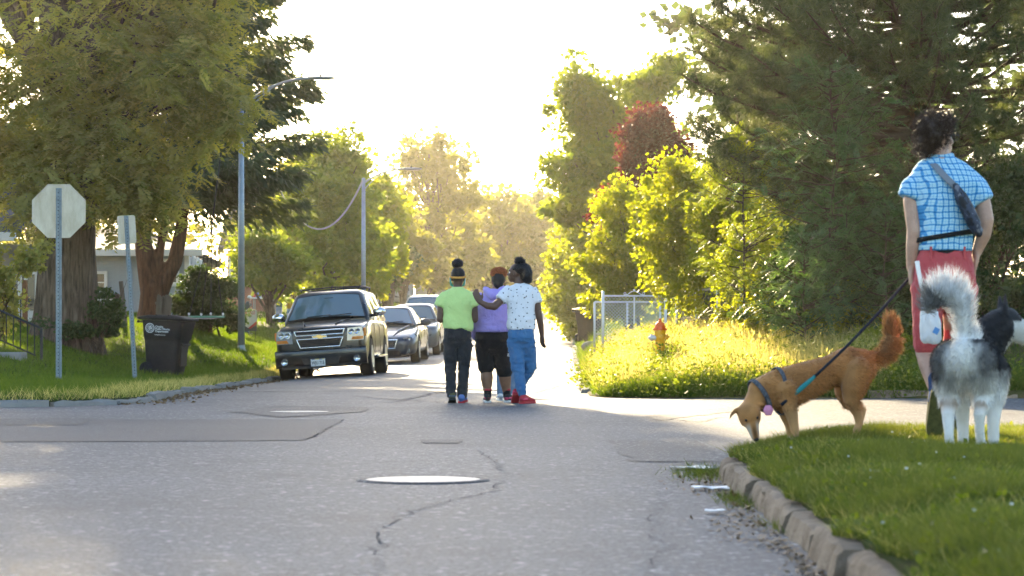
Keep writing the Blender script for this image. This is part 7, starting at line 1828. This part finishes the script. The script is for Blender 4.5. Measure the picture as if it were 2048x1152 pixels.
def husky():
    d = 12.35; x = (1930 - 1024) / FPX * d; ang = math.radians(70); z0 = float(near_z(x, d)); root = empty('dog', (x, d, z0), ang); root.scale = (1.08, 1.08, 1.18); tag(root, 'grey and white husky with curled plume tail seen from behind', 'dog', 'dogs on the corner lawn')
    ca, sa = math.cos(-ang), math.sin(-ang)
    def wd(X, Z, Y=0.0): return (X * ca - Y * sa, X * sa + Y * ca, Z)     # world offset -> dog frame
    b = MB(); up = (0, 0, 1)
    b.tube([(-.06, 0, .425), (.02, 0, .43), (.14, 0, .43), (.27, 0, .425), (.38, 0, .42), (.45, 0, .44)], [.085, .115, .112, .13, .135, .10], 18, True, .76, up)
    b.tube([(.40, 0, .46), (.46, -.045, .51), (.49, -.09, .555)], [.115, .10, .085], 16, True)
    hc = Vector((.50, -.115, .575)); f = Vector((.38, -.90, -.15)).normalized(); rt = Vector((f.y, -f.x, 0)).normalized()
    b.ell(hc, (.078, .078, .07), 16, 11); b.tube([hc + f * .04 - Vector((0, 0, .01)), hc + f * .10 - Vector((0, 0, .025)), hc + f * .155 - Vector((0, 0, .03))], [.055, .042, .030], 12, True); b.tube([hc + f * .03 - Vector((0, 0, .045)), hc + f * .12 - Vector((0, 0, .068))], [.036, .024], 10, True)
    for s in (-1, 1):
        e = hc + rt * s * .045 - f * .015 + Vector((0, 0, .05)); b.tube([e, e + Vector((0, 0, .035)) + rt * s * .006, e + Vector((0, 0, .078)) + rt * s * .010], [.032, .024, .006], 10, True, .5, tuple(rt))
        b.ell(hc + rt * s * .05 - Vector((0, 0, .03)), (.04, .04, .05), 10, 8)
    tp = [wd(-.01, .47, .0), wd(-.012, .53, -.03), wd(-.018, .60, -.045), wd(-.035, .665, -.05), wd(-.085, .705, -.05), wd(-.145, .695, -.05), wd(-.18, .645, -.05), wd(-.185, .615, -.05)]
    b.tube(tp, [.026, .030, .036, .042, .044, .040, .030, .012], 12, True)
    dog_leg(b, [(.0, .062, .40), (.05, .078, .30), (.055, .080, .25), (-.055, .070, .165), (-.058, .066, .09), (-.038, .064, .03)], [.098, .076, .052, .030, .023, .023]); paw(b, (-.038, .064, 0), (1, 0, 0), 1.05)
    dog_leg(b, [(.0, -.062, .40), (.06, -.078, .31), (.075, -.080, .25), (-.02, -.070, .17), (.02, -.066, .10), (.06, -.064, .05)], [.098, .076, .052, .030, .023, .023]); paw(b, (.06, -.064, .02), (1, 0, 0), 1.05)
    for s, o in ((1, .03), (-1, -.05)): dog_leg(b, [(.38, s * .08, .36), (.37, s * .085, .25), (.39 + o, s * .08, .13), (.40 + o, s * .08, .03)], [.075, .048, .031, .027]); paw(b, (.40 + o, s * .08, 0), (1, 0, 0), 1.1)
    me = skin_union(b, .0095, 4); me.materials.append(M_FUR); body = link('body', me, root); co = coords(me); no = normals(me)
    W_ = np.array([.84, .81, .76]); G_ = np.array([.035, .034, .036]); T_ = np.array([.40, .26, .15]); n1 = vnoise(co, 14, 7, 3)
    tailm = (co[:, 2] > .50) & (co[:, 0] < .10)
    dark = smooth01(.27, .36, co[:, 2] + .05 * n1) * smooth01(-.115, -.02, co[:, 0] + .03 * n1 - .35 * np.maximum(0, .05 - np.abs(co[:, 1])) ) ; side = smooth01(.045, .10, np.abs(co[:, 1]) + .02 * n1) * smooth01(.27, .38, co[:, 2] + .04 * n1); dark = np.clip(np.maximum(dark, side * .85), 0, 1)
    dark = dark * (1 - .75 * smooth01(.05, .0, np.abs(co[:, 1])) * (co[:, 0] < 0))
    C = W_ * (1 - dark[:, None]) + (G_ * (1 + 1.4 * np.maximum(0, n1))[:, None]) * dark[:, None]
    C[tailm] = np.array([.90, .88, .85])
    ts = np.exp(-(((co[:, 2] - .22) / .035) ** 2)) * (co[:, 0] < .0) * .7; C = C * (1 - ts[:, None]) + T_ * ts[:, None]
    hm_ = (np.linalg.norm(co - np.array(hc), axis=1) < .20) & (co[:, 0] > .44); rel = (co - np.array(hc)); fw = rel @ np.array(f); blk = hm_ & (rel[:, 2] > .005 + .35 * np.maximum(0, fw - .05)); whf = hm_ & ~blk; C[whf] = [.62, .60, .57]; C[blk] = [.03, .03, .032]
    inner = np.zeros(len(co), bool)
    tip = (co[:, 2] > .55) & (co[:, 0] < .1) & (np.linalg.norm(co - np.array(tp[-2]), axis=1) < .06) ; C[tip] = C[tip] * .25
    set_col(me, 'Col', C)
    L = np.where(tailm & (co[:, 2] > .52), np.interp(co[:, 2], [.52, .68], [.05, .085]), np.where(co[:, 2] < .22, .010, .030)); L = np.where(hm_, .012, L)
    def df(P, N):
        D = np.tile(np.array([-.8, 0, -.6]), (len(P), 1)); t = (P[:, 2] > .50) & (P[:, 0] < .1); D[t] = np.array([-.1, .0, .55]); D[(P[:, 2] < .36)] = np.array([-.3, 0, -1.]); return D
    fur(me, 36000, L, .0015, 6, df, root, C, .22)
    np_ = hc + f * .183 - Vector((0, 0, .024)); MB().ell(np_, (.018, .018, .015), 10, 7).build('nose', M_NOSE, root, smooth=True)
    for s in (-1, 1): MB().ell(hc + rt * s * .038 + f * .062 + Vector((0, 0, .018)), (.010, .010, .010), 8, 6).build('eye', M_NOSE, root, smooth=True)
    MB().tube([hc + f * .05 - Vector((0, 0, .05)), hc + f * .13 - Vector((0, 0, .055))], [.016, .012], 8, True, .5).build('tongue', mat('tongue', (0.35, 0.06, 0.06), .4), root, smooth=True)
husky()
# leash from the harness to the hand
hand_w = Vector((XM, D_MAN, ZM)) + KM * Vector((-.19, .05, .925)); har = GM @ Vector((.30, .10, .215))
pts = [];
for t in np.linspace(0, 1, 20):
    p = har.lerp(hand_w, t); p.z -= .10 * 4 * t * (1 - t) * .35; pts.append(p)
le = MB().tube(pts[5:], .0085, 8).build('leash', M_LEASH, smooth=True); tag(le, 'dark leash running from the golden dog up to the walker', 'leash')
MB().tube(pts[1:6], [.008, .013, .015, .013, .009], 8, flat=.45).build('teal_section', M_TEALW, le, smooth=True); MB().tube(pts[:2], .009, 8).build('clip', M_LEASH, le, smooth=True)
# loop at the hand and hard handle
hb = hand_w + Vector((.03, -.02, -.02))
ha = MB().tube([hb + Vector((.02, 0, .06)), hb + Vector((.045, -.02, .02)), hb + Vector((.05, -.025, -.06)), hb + Vector((.03, -.02, -.10)), hb + Vector((.012, 0, -.06)), hb + Vector((.008, 0, .0)), hb + Vector((.02, 0, .06))], .017, 8).build('hand_loop', M_LEASH, le, smooth=True)
def plastic_bag():
    m, N, L, P = new_mat('thin_plastic'); P.inputs['Base Color'].default_value = (.62, .70, .78, 1); P.inputs['Roughness'].default_value = .35
    tr = N.new('ShaderNodeBsdfTranslucent'); tr.inputs['Color'].default_value = (.75, .82, .88, 1); ms = N.new('ShaderNodeMixShader'); ms.inputs[0].default_value = .4; L.new(P.outputs[0], ms.inputs[1]); L.new(tr.outputs[0], ms.inputs[2]); L.new(ms.outputs[0], N['Material Output'].inputs['Surface'])
    c = W(1862, 640, 13.3); root = empty('plastic_bag', (c.x, 13.3, c.z)); tag(root, 'thin white plastic bag dangling from the hand of the dog walker', 'bag'); k = 13.3 / FPX
    secs = [(-.002, 0, -.128, .035, .022), (.0, 0, -.12, .052, .032), (.0, 0, -.07, .056, .036), (-.005, 0, .0, .052, .036), (-.012, 0, .06, .045, .032), (-.025, 0, .11, .030, .022), (-.035, 0, .15, .014, .012)]
    b = MB(); hrings(b, secs, 26); me = modify(b.mesh('bag'), [('SUBSURF', dict(levels=2, render_levels=2))]); me.polygons.foreach_set('use_smooth', np.ones(len(me.polygons), bool)); wrinkle(me, .010, (28, 28, 16), 4); me.materials.append(m); link('bag_body', me, root)
    MB().tube([(-.035, 0, .14), (-.055, 0, .20), (-.068, .005, .27), (-.075, .01, .325)], [.014, .012, .012, .013], 8, flat=.5).build('handle', m, root, smooth=True); MB().tube([(-.03, -.02, .14), (-.03, -.02, .165), (-.01, -.02, .16)], [.012, .016, .004], 8).build('knot', m, root, smooth=True)
    me2 = MB().box((0, 0, 0), (.03, .002, .035), Matrix.Rotation(.5, 3, 'Y')).mesh('print'); me2.materials.append(mat('bag_print', (.12, .30, .60), .5)); o = link('print', me2, root); o.location = (.02, -.048, -.06)
plastic_bag()

# ------------------------------------------------------------------ people and tables of the yard sale, far left
M_GRYS = cloth('grey_tee', (0.10, 0.11, 0.13), .1); M_GRNS = cloth('green_tee', (0.03, 0.075, 0.065), .1); M_ORS = cloth('orange_tee', (0.75, 0.16, 0.03), .1); M_MUS = cloth('mustard_top', (0.45, 0.25, 0.03), .1)
def bystander(px, py_top, d, shirt, label, lean=0.0, cap=None, yaw=0.0):
    x = (px - 1024) / FPX * d; z = lz(x, d); k = (W(0, py_top, d).z - z) / 1.72; k = max(k, .45); root = empty('person', (x, d, z), yaw); root.scale = (k, k, k); tag(root, label, 'person', 'people at the yard sale')
    def ln(p): p = Vector(p); t = max(0, p.z - .9); return Vector((p.x + lean * t, p.y, p.z - abs(lean) * t * .25))
    b = MB(); head(b, ln((0, .0, 1.60)), 0.4, ln((0, 0, 1.44)), 1.0); hrings(b, [(0, 0, .78, .14, .1), (0, 0, .95, .14, .1), (*ln((0, 0, 1.2))[:2], 1.2, .15, .1), (*ln((0, 0, 1.4))[:2], 1.4, .13, .08)])
    for s in (-1, 1):
        b.tube([ln((s * .15, 0, 1.38)), ln((s * .21, .02, 1.12)), ln((s * .14, .22, 1.02))], [.05, .042, .028], 10, True); hand(b, ln((s * .14, .22, 1.02)), (-s * .3, 1, 0), (0, 0, 1), .4, 1.1)
        leg(b, (s * .08, 0, .8), (s * .085, .03, .46), (s * .09, 0, .08), [.08, .07, .055, .05, .035])
    me = skin_union(b, .022, 2); me.materials.append(SK_F); link('body', me, root)
    t = MB(); hrings(t, [(0, 0, .86, .18, .13), (*ln((0, 0, 1.1))[:2], 1.1, .17, .125), (*ln((0, 0, 1.3))[:2], 1.3, .18, .11), (*ln((0, 0, 1.42))[:2], 1.41, .12, .085)])
    for s in (-1, 1): t.tube([ln((s * .13, 0, 1.37)), ln((s * .20, .0, 1.2))], [.072, .07], 10)
    me = skin_union(t, .024, 2); wrinkle(me, .006, (8, 8, 8), 3); me.materials.append(shirt); link('shirt', me, root)
    j = MB(); hrings(j, [(0, 0, .72, .13, .11), (0, 0, .82, .17, .13), (0, 0, .92, .155, .12)])
    for s in (-1, 1): leg(j, (s * .085, 0, .78), (s * .088, .03, .46), (s * .09, 0, .1), [.09, .085, .07, .066, .06]); shoe(root, (s * .09, -.06, 0), 0, 0, M_SHB, M_SHW)
    me = skin_union(j, .024, 2); me.materials.append(M_JEAN2); link('trousers', me, root)
    h = MB(); c = ln((0, -.01, 1.64)); h.ell(c, (.085, .10, .085), 12, 9)
    if cap: h.ell(c + Vector((.0, .10, -.01)), (.06, .06, .012), 10, 6)
    me = skin_union(h, .012, 2); me.materials.append(cap or M_HBRN); link('cap' if cap else 'hair', me, root)
bystander(494, 588, 74, M_GRYS, 'stooping person in grey shirt and white cap behind the yard sign', .35, M_SHW, -1.0)
bystander(558, 582, 100, M_GRNS, 'person in dark green shirt left of the black vehicle', 0, None, 0.3)
bystander(579, 588, 98, M_MUS, 'person in mustard top next to the dark green shirt', .1, None, .8)
bystander(835, 592, 140, M_ORS, 'small figure in orange shirt by the grey car up the hill', 0, None, .3)
def sale_table():
    d = 104.0; A = W(505, 596, d); B = W(552, 596, d); z = lz(A.x, d); root = empty('folding_table', (A.x, d, z)); tag(root, 'white folding table of the yard sale', 'table'); w = B.x - A.x; h = A.z - z
    MB().bbox((w / 2, 0, h), (w, .75, .05), .01).build('table_top', M_TRIM, root)
    for q in (.08, .92):
        for s in (-1, 1): MB().tube([(w * q, s * .3, -.1), (w * q, s * .3, h)], .018, 6).build('leg', M_GALV, root)
    rg = RS(5); cols = [(.5, .08, .06), (.1, .2, .5), (.65, .62, .55), (.6, .35, .08), (.2, .2, .2), (.5, .5, .6)]
    lab = ['red', 'blue', 'cream', 'orange', 'dark', 'lavender']
    for k in range(6):
        s = rg.uniform(.08, .16); o = MB().bbox((A.x + w * (k + .5) / 6, d, z + h + .026 + s), (s * 1.4, s * 1.4, s * 2), .02).build('box', mat('goods_' + lab[k], cols[k], .7)); tag(o, lab[k] + ' box of goods on the white yard sale table', 'box', 'goods on the yard sale table')
sale_table()
# ------------------------------------------------------------------ grass, weeds, litter
MG_LAWN = leaf_mat('grass_blade', (0.045, 0.088, 0.012), (0.095, 0.135, 0.022), .45, (2.4, 2.2, .5), .6, .15)
MG_NEAR = leaf_mat('grass_blade_near', (0.050, 0.083, 0.014), (0.145, 0.155, 0.045), .4, (2.0, 2.0, .5), .6, .15)
MG_DRY = leaf_mat('dry_grass', (0.36, 0.32, 0.10), (0.58, 0.50, 0.22), .58, (1.45, 1.4, .9), .6, .1)
MG_WEED = leaf_mat('weed_leaf', (0.07, 0.115, 0.018), (0.13, 0.165, 0.03), .5, (2.4, 2.0, .5), .5, .2)
def blades(name, P, h, w, rng, m, lean=.35, rnd=None):
    n = len(P); az = rng.rand(n) * 6.283; S = np.stack([np.cos(az), np.sin(az), np.zeros(n)], 1); h = h[:, None]; w = np.broadcast_to(np.asarray(w, float), (n,))[:, None]
    T = P + np.array([0, 0, 1.]) * h + rng.normal(0, lean, (n, 3)) * np.array([1, 1, .15]) * h
    V = np.stack([P - S * w, P + S * w, T], 1).reshape(-1, 3)
    me = np_mesh(name, V, None, np.arange(3 * n).reshape(-1, 3), attrs={'rnd': np.repeat(rng.rand(n) if rnd is None else rnd, 3)})
    o = link(name, me, None, m); tag(o, kind='stuff'); return o
def scatter(rng, n, xr, yr, ok, zf, p=1.0):
    out = []; tot = 0
    while tot < n:
        y = yr[0] + (yr[1] - yr[0]) * rng.rand(n * 2) ** p; x = rng.uniform(xr[0], xr[1], n * 2); k = ok(x, y); out.append(np.stack([x[k], y[k]], 1)); tot += k.sum()
    q = np.concatenate(out)[:n]; return np.stack([q[:, 0], q[:, 1], zf(q[:, 0], q[:, 1]) - .004], 1)
infr = lambda x, y: np.abs(x) < y * .2118 + .35
def near_ok(x, y): return infr(x, y) & (x > near_edge(np.minimum(y, NY0 + NR - .01)) + .10 + .07 * np.sin(y * 5.3) * np.sin(y * 1.7)) & (y < NY0 + NR - .15) & ~((x > 3.1) & (np.abs(y - 14.95) < .16))
rng = RS(201); P = scatter(rng, 185000, (.9, 4.4), (5.3, 17.7), near_ok, near_z)
n1 = vnoise(P, 2.2, 3, 2); rnd = np.clip(.45 + .75 * n1 + rng.normal(0, .2, len(P)), 0, 1)
blades('grass', P, rng.uniform(.025, .075, len(P)) * (1 + .8 * n1), rng.uniform(.0018, .0034, len(P)), rng, MG_NEAR, .55, rnd)
P = scatter(rng, 22000, (.9, 4.4), (5.3, 17.7), near_ok, near_z); blades('dry_grass', P, rng.uniform(.03, .07, len(P)), .002, rng, MG_DRY, .9)
C = scatter(rng, 500, (1.0, 4.3), (5.6, 15.6), near_ok, near_z); ci = np.repeat(np.arange(500), 9); nn = len(ci); P = C[ci] + rng.normal(0, .022, (nn, 3)) * np.array([1, 1, 0]); P[:, 2] += rng.uniform(.02, .05, nn); A = rng.normal(0, 1, (nn, 3)) * np.array([1, 1, .3]) + np.array([0, 0, .35]); L = rng.uniform(.012, .035, nn)
V, Q = leaf_quads(P, A, L, L * .4, rng); o = foliage('lawn_weeds', V, Q, rng.rand(nn), MG_WEED); tag(o, kind='stuff')
# thinner turf beyond the edges of the view
P = scatter(rng, 26000, (1, 9), (3, 15.7), lambda x, y: ~infr(x, y) & (x < y * .27 + 2.6) & (x > near_edge(np.minimum(y, NY0 + NR - .01)) + .12), near_z); blades('grass', P, rng.uniform(.04, .09, len(P)), .006, rng, MG_NEAR, .5)
P = scatter(rng, 26000, (-24, -6), (YNL + .1, 75), lambda x, y: ~infr(x, y) & (x > -y * .27 - 3) & (x < xl_c(y) - .14), left_z); blades('grass', P, rng.uniform(.08, .16, len(P)), .016, rng, MG_LAWN, .45)
P = scatter(rng, 14000, (6, 20), (YN + .7, 60), lambda x, y: ~infr(x, y) & (x < y * .27 + 3), right_z); blades('grass', P, rng.uniform(.08, .2, len(P)), .014, rng, MG_LAWN, .45)
# clover heads
P = scatter(rng, 45, (1.0, 4.2), (6.5, 17.2), near_ok, near_z); cv = MB()
for p in P: cv.ell((p[0], p[1], p[2] + rng.uniform(.035, .06)), (.007, .007, .006), 6, 4)
tag(cv.build('clover_flowers', M_TRIM), kind='stuff')
slab = MB().bbox((4.75, 14.95, float(near_z(4.2, 14.95)) - .01), (3.3, .30, .05), .01).build('footpath', M_KERB2); tag(slab, kind='structure')
# left lawn
def left_ok(x, y): return infr(x, y) & (x < xl_c(y) - .14)
P = scatter(rng, 125000, (-17, -4), (YNL + .15, 80), left_ok, left_z, 1.25); n1 = vnoise(P, .8, 5, 2); rnd = np.clip(.45 + .4 * n1 + rng.normal(0, .2, len(P)), 0, 1)
blades('grass', P, rng.uniform(.05, .11, len(P)) * (1 + .4 * n1), rng.uniform(.005, .010, len(P)) * (P[:, 1] / 45), rng, MG_LAWN, .45, rnd)
def hill_ok(x, y): return infr(x, y) & (x < xl_c(y) - .2)
P = scatter(rng, 26000, (-30, 0), (80, 190), hill_ok, left_z); blades('grass', P, rng.uniform(.10, .2, len(P)), .03, rng, MG_LAWN, .4)
P = scatter(rng, 9000, (-17, -4), (YNL + .05, 60), lambda x, y: left_ok(x, y) & (x > xl_c(y) - .55), left_z); blades('dry_grass', P, rng.uniform(.05, .14, len(P)), .005, rng, MG_DRY, .8)
# verge on the right
def verge_ok(x, y): return infr(x, y) & (x > xr_c(y) + .12)
P = scatter(rng, 60000, (.6, 14), (YN + .68, 62), verge_ok, right_z, 1.4); blades('grass', P, rng.uniform(.05, .16, len(P)), rng.uniform(.004, .008, len(P)), rng, MG_LAWN, .5)
P = scatter(rng, 14000, (.6, 9), (58, 112), lambda x, y: verge_ok(x, y) & (x < XR(y) + 4), right_z); blades('grass', P, rng.uniform(.10, .28, len(P)), rng.uniform(.010, .02, len(P)), rng, MG_LAWN, .5)
def tall_ok(x, y): return verge_ok(x, y) & (x < 5.2 + (y - 34) * .12) & (rng.rand(len(x)) < smooth01(.1, .8, x - xr_c(y)) * smooth01(.2, 1.6, y - YN - .6))
P = scatter(rng, 52000, (.6, 9), (YN + .7, 60), tall_ok, right_z, 1.6); hh = rng.uniform(.15, .5, len(P)) * (.55 + .45 * smooth01(.3, 3, P[:, 1] - YN)) * (1 - .88 * np.exp(-((P[:, 0] / P[:, 1] - .0613) / .012) ** 2) * (P[:, 1] < 39)) * (1 - .4 * np.exp(-((P[:, 0] - 2.7) / 1.2) ** 2) * (P[:, 1] > 40)); blades('dry_grass', P, hh, rng.uniform(.003, .006, len(P)), rng, MG_DRY, .35)
k = rng.choice(len(P), 6000, replace=False); T = P[k] + np.array([0, 0, 1.]) * (hh[k] * .9)[:, None] + rng.normal(0, .05, (6000, 3)); A = rng.normal(0, .5, (6000, 3)) + np.array([.2, -.1, .1]); L = rng.uniform(.05, .11, 6000)
V, Q = leaf_quads(T, A, L, L * .12, rng); o = foliage('seed_heads', V, Q, rng.rand(6000), MG_DRY); tag(o, kind='stuff')
P = scatter(rng, 16000, (.6, 14), (YN + .6, YN + 1.5), lambda x, y: infr(x, y) & (x > xr_c(y) + .02), right_z); blades('grass', P, rng.uniform(.06, .22, len(P)), rng.uniform(.004, .008, len(P)), rng, MG_LAWN, .7)
# leafy weeds in clumps
C = scatter(rng, 420, (.7, 8), (YN + .75, 50), lambda x, y: verge_ok(x, y) & (x < 6.5), right_z, 1.7); hc_ = rng.uniform(.12, .36, 420) * (1 - .8 * np.exp(-((C[:, 0] / C[:, 1] - .0613) / .011) ** 2) * (C[:, 1] < 39)); ci = np.repeat(np.arange(420), 70); nn = len(ci); off = rng.normal(0, 1, (nn, 3)) * np.array([.15, .15, 0]); zz = rng.rand(nn) * hc_[ci]
P = C[ci] + off * (.6 + .8 * (zz / hc_[ci]))[:, None]; P[:, 2] += zz; A = unit(off + np.array([0, 0, .06]) + rng.normal(0, .08, (nn, 3))); L = rng.uniform(.03, .075, nn); V, Q = leaf_quads(P, A, L, L * .36, rng); o = foliage('weeds', V, Q, np.clip(.5 * rng.rand(420)[ci] + .5 * rng.rand(nn), 0, 1), MG_WEED); tag(o, kind='stuff')
# grass tufts pushing out of the near gutter, and fallen leaf bits
q = []
for (px, py, n, sx, sy) in ((1415, 950, 900, .10, .35), (1480, 1005, 350, .05, .25), (1590, 1060, 300, .05, .2)):
    gx, gy = G(px, py); q.append(np.stack([rng.normal(gx, sx, n), rng.normal(gy, sy, n)], 1))
q = np.concatenate(q); P = np.stack([q[:, 0], q[:, 1], r_z(q[:, 0], q[:, 1])], 1); blades('gutter_grass', P, rng.uniform(.02, .06, len(P)), .0025, rng, MG_NEAR, .8)
n = 1700; y = rng.uniform(6, 16.5, n); t = np.abs(rng.normal(0, .085, n)) * (1 + .6 * np.sin(y * 2.1)); xx = near_edge(y) - .02 - t; P = np.stack([xx, y, r_z(xx, y) + .006], 1); A = rng.normal(0, 1, (n, 3)) * np.array([1, 1, .15]); L = rng.uniform(.012, .04, n); S = np.tile(np.array([0, 0, .2]), (n, 1)) + np.cross(A, np.array([0, 0, 1.]))
V, Q = leaf_quads(P, A, L, L * .3, rng, .2, S); o = foliage('leaf_litter', V, Q, rng.rand(n), leaf_mat('dead_leaf', (0.10, 0.06, 0.03), (0.22, 0.15, 0.07), .2, (1.2, 1.1, .8))); tag(o, kind='stuff')
n = 1500; y = rng.uniform(28, 60, n); xx = xl_c(y) + np.abs(rng.normal(0, .2, n)); P = np.stack([xx, y, r_z(xx, y) + .006], 1); A = rng.normal(0, 1, (n, 3)) * np.array([1, 1, .15]); L = rng.uniform(.03, .07, n); V, Q = leaf_quads(P, A, L, L * .3, rng, .2); o = foliage('leaf_litter', V, Q, rng.rand(n), bpy.data.materials['dead_leaf']); tag(o, kind='stuff')
# litter
M_PAPER = mat('litter_white', (0.70, 0.72, 0.74), .5); M_ORL = mat('litter_orange', (0.80, 0.13, 0.02), .5)
def scrap(px, py, w, l, seed, m, label, rz=0.0, dz=.0, hh=.012, pos=None):
    gx, gy = pos if pos else G(px, py); b = MB(); V, F = patch([(-w / 2, -l / 2, 0), (w / 2, -l / 2, 0), (w / 2, l / 2, 0), (-w / 2, l / 2, 0)], (14, 8)); b.add(V, F); me = b.mesh('litter'); co = coords(me); co[:, 2] = hh + vnoise(co, 14, seed, 3) * hh * 1.1 + np.abs(co[:, 0]) * .08; set_coords(me, co)
    me = modify(me, [('SOLIDIFY', dict(thickness=.003))]); me.materials.clear(); me.materials.append(m); shade_auto(me, 50); o = link('litter', me); o.location = (gx, gy, float(r_z(gx, gy)) + .004 + dz); o.rotation_euler = (0, 0, rz); tag(o, label, 'litter', 'litter along the gutter')
scrap(1388, 940, .17, .30, 1, M_PAPER, 'long white plastic scrap lying farthest up the near gutter', .35)
scrap(1421, 981, .18, .12, 2, M_PAPER, 'flat white scrap beside the broken kerb stones', .05)
scrap(1430, 1028, .085, .07, 3, M_PAPER, 'small white scrap on the asphalt nearest the viewer', 0)
gx, gy = (W(1256, 0, 33.2).x, 33.2); scrap(0, 0, .12, .10, 4, M_ORL, 'orange scrap caught in the weeds at the far corner', .6, .12, .03, (gx, gy)); 
# ------------------------------------------------------------------ haze in the low sun
hm = bpy.data.materials.new('haze_air'); hm.use_nodes = True
hn = hm.node_tree.nodes; hl = hm.node_tree.links
hn.remove(hn['Principled BSDF'])
pv = hn.new('ShaderNodeVolumePrincipled')
pv.inputs['Color'].default_value = (1.0, 0.93, 0.80, 1); pv.inputs['Density'].default_value = 0.00017; pv.inputs['Anisotropy'].default_value = 0.8
hl.new(pv.outputs[0], hn['Material Output'].inputs['Volume'])
hz = MB().box((0, 1300, 12.6), (3800, 3600, 28.8)).build('haze', hm); tag(hz, kind='stuff')
